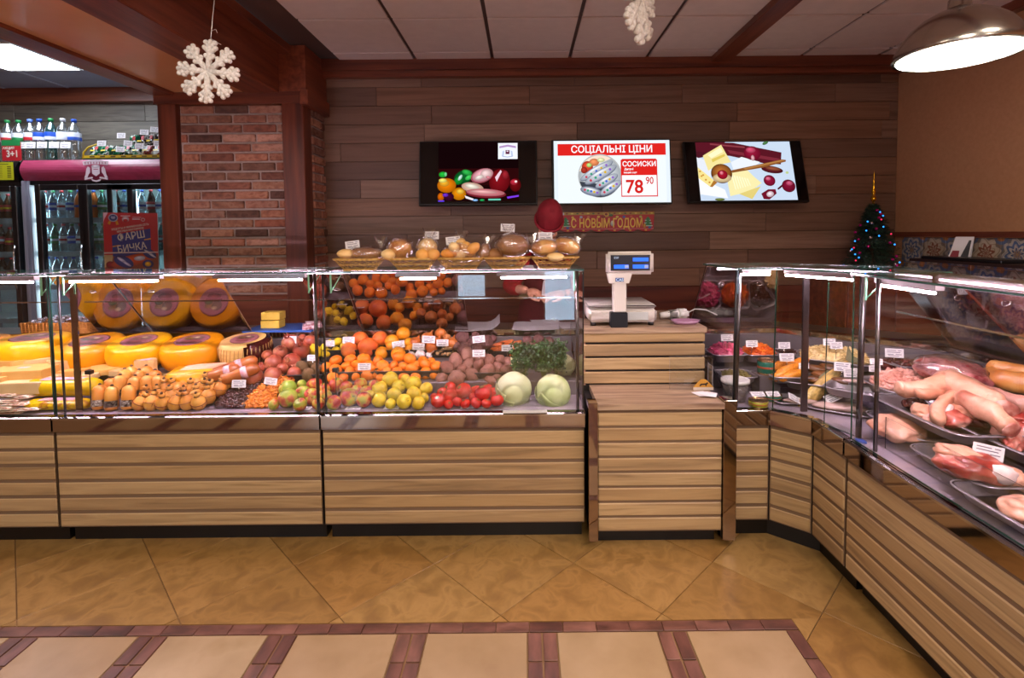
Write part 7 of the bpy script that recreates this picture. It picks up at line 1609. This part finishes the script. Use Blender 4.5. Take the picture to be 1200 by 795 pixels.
# big fish
b = MB(); prof = [(-1.0, .004, .002), (-.93, .05, .03), (-.7, .115, .06), (-.35, .15, .075), (.05, .14, .07), (.4, .09, .045), (.62, .045, .025), (.74, .035, .02)]
N = 16; rings = []
for x, h_, w_2 in prof: rings.append([b.b.verts.new((x, w_2 * math.cos(2 * PI * k / N), h_ * math.sin(2 * PI * k / N))) for k in range(N)])
for A_, B_ in zip(rings, rings[1:]):
    for k in range(N): f = b.b.faces.new((A_[k], A_[(k + 1) % N], B_[(k + 1) % N], B_[k])); f.smooth = True
b.b.faces.new(rings[0]); b.b.faces.new(rings[-1])
for v in b.b.verts: v.co *= .225
M_FSH = mat('fish_belly', ['#6a6038', '#a8884c', '#d8b468', '#8a7440'], .25, scale=(14, 14, 30), detail=4)
h0, h1 = at(945, 471, 2.35), at(987, 430, 2.44); ax = (h1 - h0).normalized()
fr_ = tag(b.obj('whole_fish', M_FSH), 'whole yellowish fish propped with its tail up in the corner case', 'fish'); fr_.rotation_mode = 'QUATERNION'
up = Vector((-.4, -1, .1)); yv = -(up - ax * up.dot(ax)).normalized(); zv = ax.cross(yv); fr_.matrix_world = Matrix.Translation(h0.lerp(h1, .55)) @ Matrix((ax, yv, zv)).transposed().to_4x4()
b = MB(); b.slab([(.160, 0, -.006), (.160, 0, .006), (.232, 0, .048), (.212, 0, .0), (.232, 0, -.048)], .003); b.obj('tail_fin', mat('fin_grey', '#6e6a50', .4), fr_)
b = MB(); b.slab([(-.02, 0, .027), (.06, 0, .018), (.05, 0, .034), (-.01, 0, .040)], .002); b.obj('dorsal_fin', MATS['fin_grey'], fr_)
b = MB(); b.blob(.006, 2, M=Matrix.Translation((-.16, -.008, .004))); b.obj('eye', BLACK, fr_)
b = MB(); b.tube([(-.125, -.012, .02), (-.118, -.0135, 0), (-.125, -.012, -.02)], .0015, 5); b.obj('gill_line', MATS['fin_grey'], fr_)
M_SQD = mat('pale_fish_flesh', ['#a88a80', '#c0a298', '#98786e'], .3, scale=(10, 10, 10), detail=4)
for i, (px, py, d, L_, rz, lb) in enumerate(((985, 477, 2.25, .11, -.35, 'pale fish fillet lying on the deck below the whole fish'), (938, 473, 2.345, .075, -.2, 'pale fish head end poking out beside the brass-coloured post'), (1002, 447, 2.28, .05, -.5, 'small pale squid piece in the pan beside the dark post'))):
    b = MB(); b.blob(L_, 3, (1, .34, .18), .12, 3, i + 9); p = at(px, py, d); p.z = max(p.z, ZL + .02); tag(b.obj('fish_fillet', M_SQD, None, p, (0, 0, rz)), lb, 'fish')
for i, (px, py, d, rz, w) in enumerate(((932, 468, 2.40, -.1, .20), (985, 478, 2.27, -.6, .24))): pan(V((at(px, py, d).x, d, ZL + .001)), w, .13, .012, rz, ('shallow steel dish under the pale fish, first from the tins', 'shallow steel dish under the pale fillet by the dark post')[i])
# tins
def tin(px, py, d, r, h, label, top='lid', body='green', z=None, tiltx=0):
    p = at(px, py, d); p.z = max(p.z, ZL + .002) if z is None else z
    e = empty('food_tin', p, 0, label, 'tin', 'tins in the corner case'); e.rotation_euler = (tiltx, 0, rr.uniform(-.5, .5))
    m = {'green': mat('tin_green_label', '#12604c', .35), 'olive': mat('tin_olive_label', ['#6a7a1c', '#a8a028', '#3c4a14'], .3, scale=(30, 30, 30)), 'rust': mat('tin_rust_label', '#a04a2c', .35)}[body]
    b = MB(); b.lathe([(0, 0), (r, 0), (r * 1.02, .002), (r, .004), (r, h - .004), (r * 1.02, h - .002), (r, h), (r * .94, h), (r * .94, h - .003), (0, h - .003)], 28); b.obj('can_body', mat('tin_gold', '#b09068', .25, .9), e)
    b = MB(); b.lathe([(r * 1.002, h * .12), (r * 1.012, h * .13), (r * 1.012, h * .87), (r * 1.002, h * .88)], 28); b.obj('paper_label', m, e)
    b = MB(); b.lathe([(r * 1.012, h * .42), (r * 1.02, h * .43), (r * 1.02, h * .55), (r * 1.012, h * .56)], 28); b.obj('label_band', mat('tin_rust_label', '#a04a2c', .35), e); return e
tin(897.5, 438, 2.52, .040, .072, 'tall green tin standing on the rack beside the golden fish'); bt2 = at(897.5, 438, 2.52).z
tag(box('tin_stand', -.05, .05, -.045, .045, 0, bt2 - ZL - .001, GREY, loc=(at(897.5, 438, 2.52).x, 2.52, ZL + .0005)), 'grey riser block under the tall green tin', 'stand')
tin(888.5, 473, 2.29 + .05, .042, .030, 'flat olive-labelled tin with a price tag on its lid, nearest the front glass', body='olive', z=ZL + .002)
tin(905, 470, 2.42, .042, .030, 'flat green tin behind the olive one', z=ZL + .002)
# bucket
p = at(862, 470, 2.40); e = empty('pickle_bucket', (p.x + .01, 2.43, ZL + .001), 0, 'clear tub of dark pickles with a white lid rim beside the black glass edge', 'tub')
b = MB(); b.lathe([(0, 0), (.052, 0), (.060, .09), (.058, .09), (.050, .003), (0, .003)], 28); b.obj('tub', glassy('tub_plastic', (.8, .8, .78), .08, diff='#b0a8a4', dfac=.2), e); b = MB(); b.lathe([(0, .004), (.049, .004), (.055, .07), (0, .072)], 24); b.obj('pickles', mat('dark_pickle', '#2a1410'), e); b = MB(); b.lathe([(.058, .088), (.066, .088), (.066, .102), (.058, .104), (.05, .098), (0, .097), (0, .094), (.057, .09)], 28); b.obj('lid', WHITE, e)
for px, py, d, wh, k in ((852, 396, 2.66, 'over the pink salad', {}), (881, 403, 2.66, 'over the carrot salad', {}), (919, 405, 2.66, 'before the dark pickles', {}), (922, 419, 2.50, 'above the golden smoked fish', dict(w=1.15)), (972, 401, 2.56, 'in the sauerkraut, first of two', {}), (980, 405, 2.52, 'in the sauerkraut, second of two', {}), (942, 429, 2.48, 'before the dark smoked pieces', dict(w=.8)), (987, 430, 2.40, 'beside the upright fish tail', dict(w=1.25, roll=.08)), (998, 437, 2.36, 'below the tag at the fish tail', dict(w=1.2)), (931, 467, 2.33, 'lying slanted on the pale fish head end', dict(tilt=-.9, roll=.5, stick=False)), (976, 466, 2.27, 'lying slanted above the pale fillet', dict(tilt=-.8, roll=-.4, stick=False, w=1.1)), (1025, 432, 2.2, 'behind the chrome posts', dict(w=.8)), (888, 462, 2.33, 'on the lid of the olive tin', dict(tilt=-1.2, stick=False)), (906, 462, 2.40, 'on the flat green tin', dict(tilt=-1.1, stick=False))):
    ptag(px, py, d, 'white price tag ' + wh, group='price tags in the corner case', **k)
# ================================================================ MEAT
M_PORK = mat('pork_skin', ['#b8735a', '#cc8c70', '#d8a086', '#a8604a'], .35, scale=(9, 9, 9), detail=7, bump=.8, bscale=20, coat=.1)
M_MEAT = mat('raw_red_meat', ['#6a1a16', '#943028', '#b45e50', '#d0a092'], .3, scale=(11, 11, 11), detail=5, pos=[.36, .48, .58, .68], bump=.3, bscale=40, coat=.1)
M_PINK = mat('pink_mince', ['#c07868', '#d49686', '#e0ac9c'], .35, scale=(14, 14, 14), detail=5, coat=.3)
M_CUTE = mat('cut_meat_face', ['#8a3a32', '#b46a5c', '#d0a094'], .35, scale=(34, 34, 34), detail=4)
M_LIV = mat('dark_liver', ['#2c0a0a', '#501414', '#6a2020'], .15, scale=(14, 14, 14), coat=.5)
M_SMKL = mat('smoked_leg_skin', ['#a85e24', '#c07e3c', '#d09a58', '#704018'], .3, scale=(6, 6, 9), detail=5, coat=.3)
M_FAT = mat('white_fat_bone', ['#ccb0a8', '#dcc8c2'], .35, scale=(12, 12, 12), coat=.3)
def chunk(name, loc, r, sc, rot, m, seed, label, group=None, amp=.18, fr=3, extras=()):
    b = MB(); b.blob(r, 4, sc, amp, fr, seed)
    for v in b.b.verts: v.co += v.normal * r * .05 * noise.noise(v.co * 60)
    o = b.obj(name, m, None, loc, rot); tag(o, label, 'meat', group)
    for nm, off, rr_, s2, m2 in extras: b = MB(); b.blob(rr_, 3, s2, .22, 4, seed + 5, M=Matrix.Translation(off)); b.obj(nm, m2, o)
    return o
def limb(name, pts, rs, m, label, group=None, tipm=None, seed=0):
    P_ = [Vector(p) for p in pts]; c = P_[0]; N = 14; full = []; rad = []
    for i in range(len(P_) - 1):
        for k in range(5): t = k / 5; full.append(P_[i].lerp(P_[i + 1], t) - c); rad.append(rs[i] + (rs[i + 1] - rs[i]) * (t * t * (3 - 2 * t)))
    full.append(P_[-1] - c); rad.append(rs[-1]); b = MB(); b.tube(full, .02, 18, rs=rad)
    b.blob(rs[0] * .98, 3, amp=.1, M=Matrix.Translation(full[0])); b.blob(rs[-1] * .98, 3, amp=.1, M=Matrix.Translation(full[-1]))
    for v in b.b.verts: v.co += Vector([noise.noise(v.co * 22 + Vector((seed, q * 5, 0))) for q in range(3)]) * rs[0] * .38 + Vector([noise.noise(v.co * 60 + Vector((seed, q * 5, 0))) for q in range(3)]) * rs[0] * .12
    o = b.obj(name, m, None, c); tag(o, label, 'meat', group)
    if tipm: b = MB(); d = (full[-1] - full[-2]).normalized(); b.blob(rs[-1] * .92, 3, (1, 1, .35), .15, 4, seed, M=Matrix.Translation(full[-1] + d * rs[-1] * .80) @ d.to_track_quat('Z', 'Y').to_matrix().to_4x4()); b.obj('cut_end', M_CUTE if tipm is M_MEAT else tipm, o)
    return o
def dk(px, py, z): return at(px, py, z=z)
RZM = -PI / 2
box('pan_rail', .01, 1.24, .20, .215, ZL, .655, STEELD, mc); box('pan_rail', .01, 1.24, .42, .435, ZL, .70, STEELD, mc)
box('rear_step', .01, 1.24, .46, .70, ZL, .74, GREY, mc)
# front row of pans set in the deck
a = dk(1062, 512, .625); pan(a + V((.06, .03, 0)), .30, .20, .035, RZM, 'front steel pan with a folded piece of pork skin beside the chrome post')
chunk('pork_skin_piece', dk(1052, 502, .67), .085, (1.0, 1.05, .42), (.1, 0, -.4), M_PORK, 3, 'smooth folded piece of pale pork skin in the front pan beside the post', amp=.22)
a = dk(1140, 560, .62); pan(a + V((.03, .02, 0)), .30, .22, .035, RZM, 'front steel pan with a red knuckle joint')
chunk('pork_knuckle', dk(1142, 548, .68), .085, (1.25, .85, .50), (.0, .1, -.25), M_MEAT, 6, 'red pork joint with a white bone end in the front pan', amp=.2, extras=(('bone_end', (.045, -.055, .012), .030, (1.2, .8, .9), M_FAT), ('skin_flap', (-.03, .03, .026), .062, (1.1, .8, .35), M_PORK), ('fat_edge', (.085, -.03, .0), .034, (1, 1, .8), M_PORK)))
a = dk(1198, 610, .62); pan(a + V((.03, 0, 0)), .30, .22, .035, RZM, 'front steel pan at the photo edge with a pale round piece')
chunk('meat_piece', dk(1199, 598, .655), .055, (1, .9, .6), (0, 0, .3), M_PORK, 9, 'pale round meat piece in the front pan at the photo edge')
# middle row
a = dk(1112, 500, .70); pan(a + V((.0, .03, -.005)), .42, .24, .045, RZM, 'long middle steel pan heaped with pig feet')
limb('pig_foot', [dk(1022, 456, .80) + V((.12, 0, 0)), dk(1085, 458, .80), dk(1112, 446, .83), dk(1165, 478, .80)], [.030, .038, .048, .052], M_PORK, 'large pale pig foot lying across the top of the middle pan', 'pig feet in the middle pan', tipm=M_MEAT, seed=1)
limb('pig_foot', [dk(1066, 452, .80), dk(1080, 462, .80), dk(1100, 462, .79)], [.016, .020, .026], M_PORK, 'pig foot toes curling at the corner of the middle pan', 'pig feet in the middle pan', seed=4)
limb('pig_foot', [dk(1098, 490, .75), dk(1102, 474, .78), dk(1118, 464, .80)], [.024, .022, .028], M_PORK, 'upright pig foot in the middle of the heap', 'pig feet in the middle pan', tipm=M_FAT, seed=7)
limb('pig_foot', [dk(1130, 468, .81), dk(1160, 484, .80), dk(1178, 498, .78)], [.030, .036, .030], M_PORK, 'brownish pig foot sloping towards the ribs', 'pig feet in the middle pan', tipm=M_MEAT, seed=9)
for i, (px, py, z, s_, m, lb) in enumerate(((1118, 492, .74, .045, M_MEAT, 'raw knuckle with red marrow in the middle pan'), (1082, 484, .74, .042, M_PORK, 'pale crumpled skin piece at the pan edge'), (1140, 492, .74, .04, M_MEAT, 'red cartilage piece among the pig feet'), (1072, 474, .74, .035, M_LIV, 'dark piece behind the pale skin at the pan corner'), (1108, 482, .76, .03, M_FAT, 'white bone knob among the pig feet'), (1128, 480, .77, .038, M_PORK, 'folded skin below the large pig foot'), (1096, 494, .73, .03, M_PINK, 'pink scrap at the rim of the middle pan'))):
    chunk('meat_piece', dk(px, py, z), s_, (1.2, .9, .7), (.2 * i, 0, i), m, 20 + i, lb, 'pieces among the pig feet', amp=.25)
a = dk(1192, 530, .68); pan(a + V((.03, .01, 0)), .34, .24, .045, RZM, 'middle steel pan with rolled ribs at the photo edge')
for i, (px, py, z, s_, m, lb) in enumerate(((1188, 492, .76, .045, M_PORK, 'curled pork rib piece, topmost at the photo edge'), (1176, 508, .74, .036, M_PINK, 'pink rib end in front of the curled one'), (1196, 508, .74, .045, M_MEAT, 'red rib piece with fat at the photo edge'), (1188, 520, .72, .036, M_MEAT, 'small red rib scrap at the pan rim'), (1174, 520, .70, .03, M_PORK, 'small pale rib scrap at the near pan corner'), (1200, 494, .77, .04, M_MEAT, 'red rib roll cut off by the photo edge'))):
    chunk('rib_piece', dk(px, py, z), s_, (1.3, .7, .75), (.3 * i, .2, i * 1.3), m, 40 + i, lb, 'rib pieces', amp=.3, fr=4)
a = dk(1056, 466, .70); pan(a + V((.03, .04, 0)), .24, .24, .045, RZM, 'middle steel pan of pale pink mince beside the post')
heapstuff('pink_mince', dk(1058, 458, .72) + V((.02, .02, 0)), .25, .22, .075, 420, .016, M_PINK, 'mound of pale pink minced meat behind the chrome posts', 'meat', (1.2, .6, .5), amp=.3)
# back row
a = dk(1063, 436, .75); pan(a + V((.02, .05, 0)), .26, .22, .045, RZM, 'back steel pan of dark liver'); heapstuff('liver', dk(1058, 430, .78) + V((.02, .03, -.01)), .18, .15, .03, 90, .022, M_LIV, 'glossy dark liver slices in the back pan', 'meat', (1.2, .8, .3))
a = dk(1092, 446, .75); pan(a + V((.02, .04, 0)), .22, .20, .045, RZM, 'back steel pan of dark kidneys before the bagged meat'); heapstuff('kidneys', dk(1090, 438, .77), .14, .12, .03, 60, .018, M_LIV, 'dark red kidneys in the back pan', 'meat', (1, .8, .6))
bm2 = chunk('bagged_meat', dk(1116, 436, .83), .105, (1.25, .9, .5), (0, .1, -.9), mat('bagged_red_meat', ['#3c1012', '#7a2a2c', '#b87070', '#4a1618'], .2, scale=(14, 14, 14), detail=5), 61, 'dark meat in a wrinkled clear bag at the back', amp=.2); film('plastic_bag', (0, 0, 0), (.138, .105, .060), bm2, 62)
limb('smoked_shank', [dk(1142, 441, .82), dk(1158, 442, .82), dk(1180, 447, .83), dk(1220, 452, .83)], [.030, .038, .042, .050], M_SMKL, 'long orange-brown smoked leg lying behind the pink leg', 'smoked legs along the back', seed=3)
limb('smoked_shank', [dk(1166, 431, .86), dk(1185, 434, .86), dk(1220, 441, .86)], [.026, .028, .036], M_SMKL, 'orange smoked leg resting on top, with a pale knob end', 'smoked legs along the back', tipm=M_FAT, seed=5)
limb('fresh_shank', [dk(1128, 452, .79), dk(1150, 459, .79), dk(1180, 470, .79), dk(1205, 480, .79)], [.018, .027, .033, .042], mat('fresh_pink_skin', ['#c08074', '#d09a8e', '#b87064'], .3, scale=(7, 7, 7), coat=.3), 'long fresh pink leg lying diagonally in front of the smoked legs', tipm=M_MEAT, seed=8)
for px, py, z, wh, k in ((1048, 414, .84, 'on the liver pan', dict(w=1.2)), (1094, 428, .84, 'before the bagged meat, upper one', dict(w=1.1)), (1100, 438, .80, 'before the bagged meat, lower one', dict(w=.8, roll=.3)), (1158, 530, .72, 'grey in shade behind the red knuckle joint', dict(w=1.3, roll=.15)), (1027, 424, .82, 'at the dark corner post', dict(w=.8))):
    p = dk(px, py, z); ptag(px, py, p.y, 'white price tag ' + wh, group='price tags in the meat case', rz=-.35, **k)
g = MB(); g.slab([(.09, .09, ZL + .002), (.62, .09, ZL + .002), (.62, .09, .73), (.09, .09, .73)], .003, GUARD, BLACK); g.obj('guard_glass', None, mc)
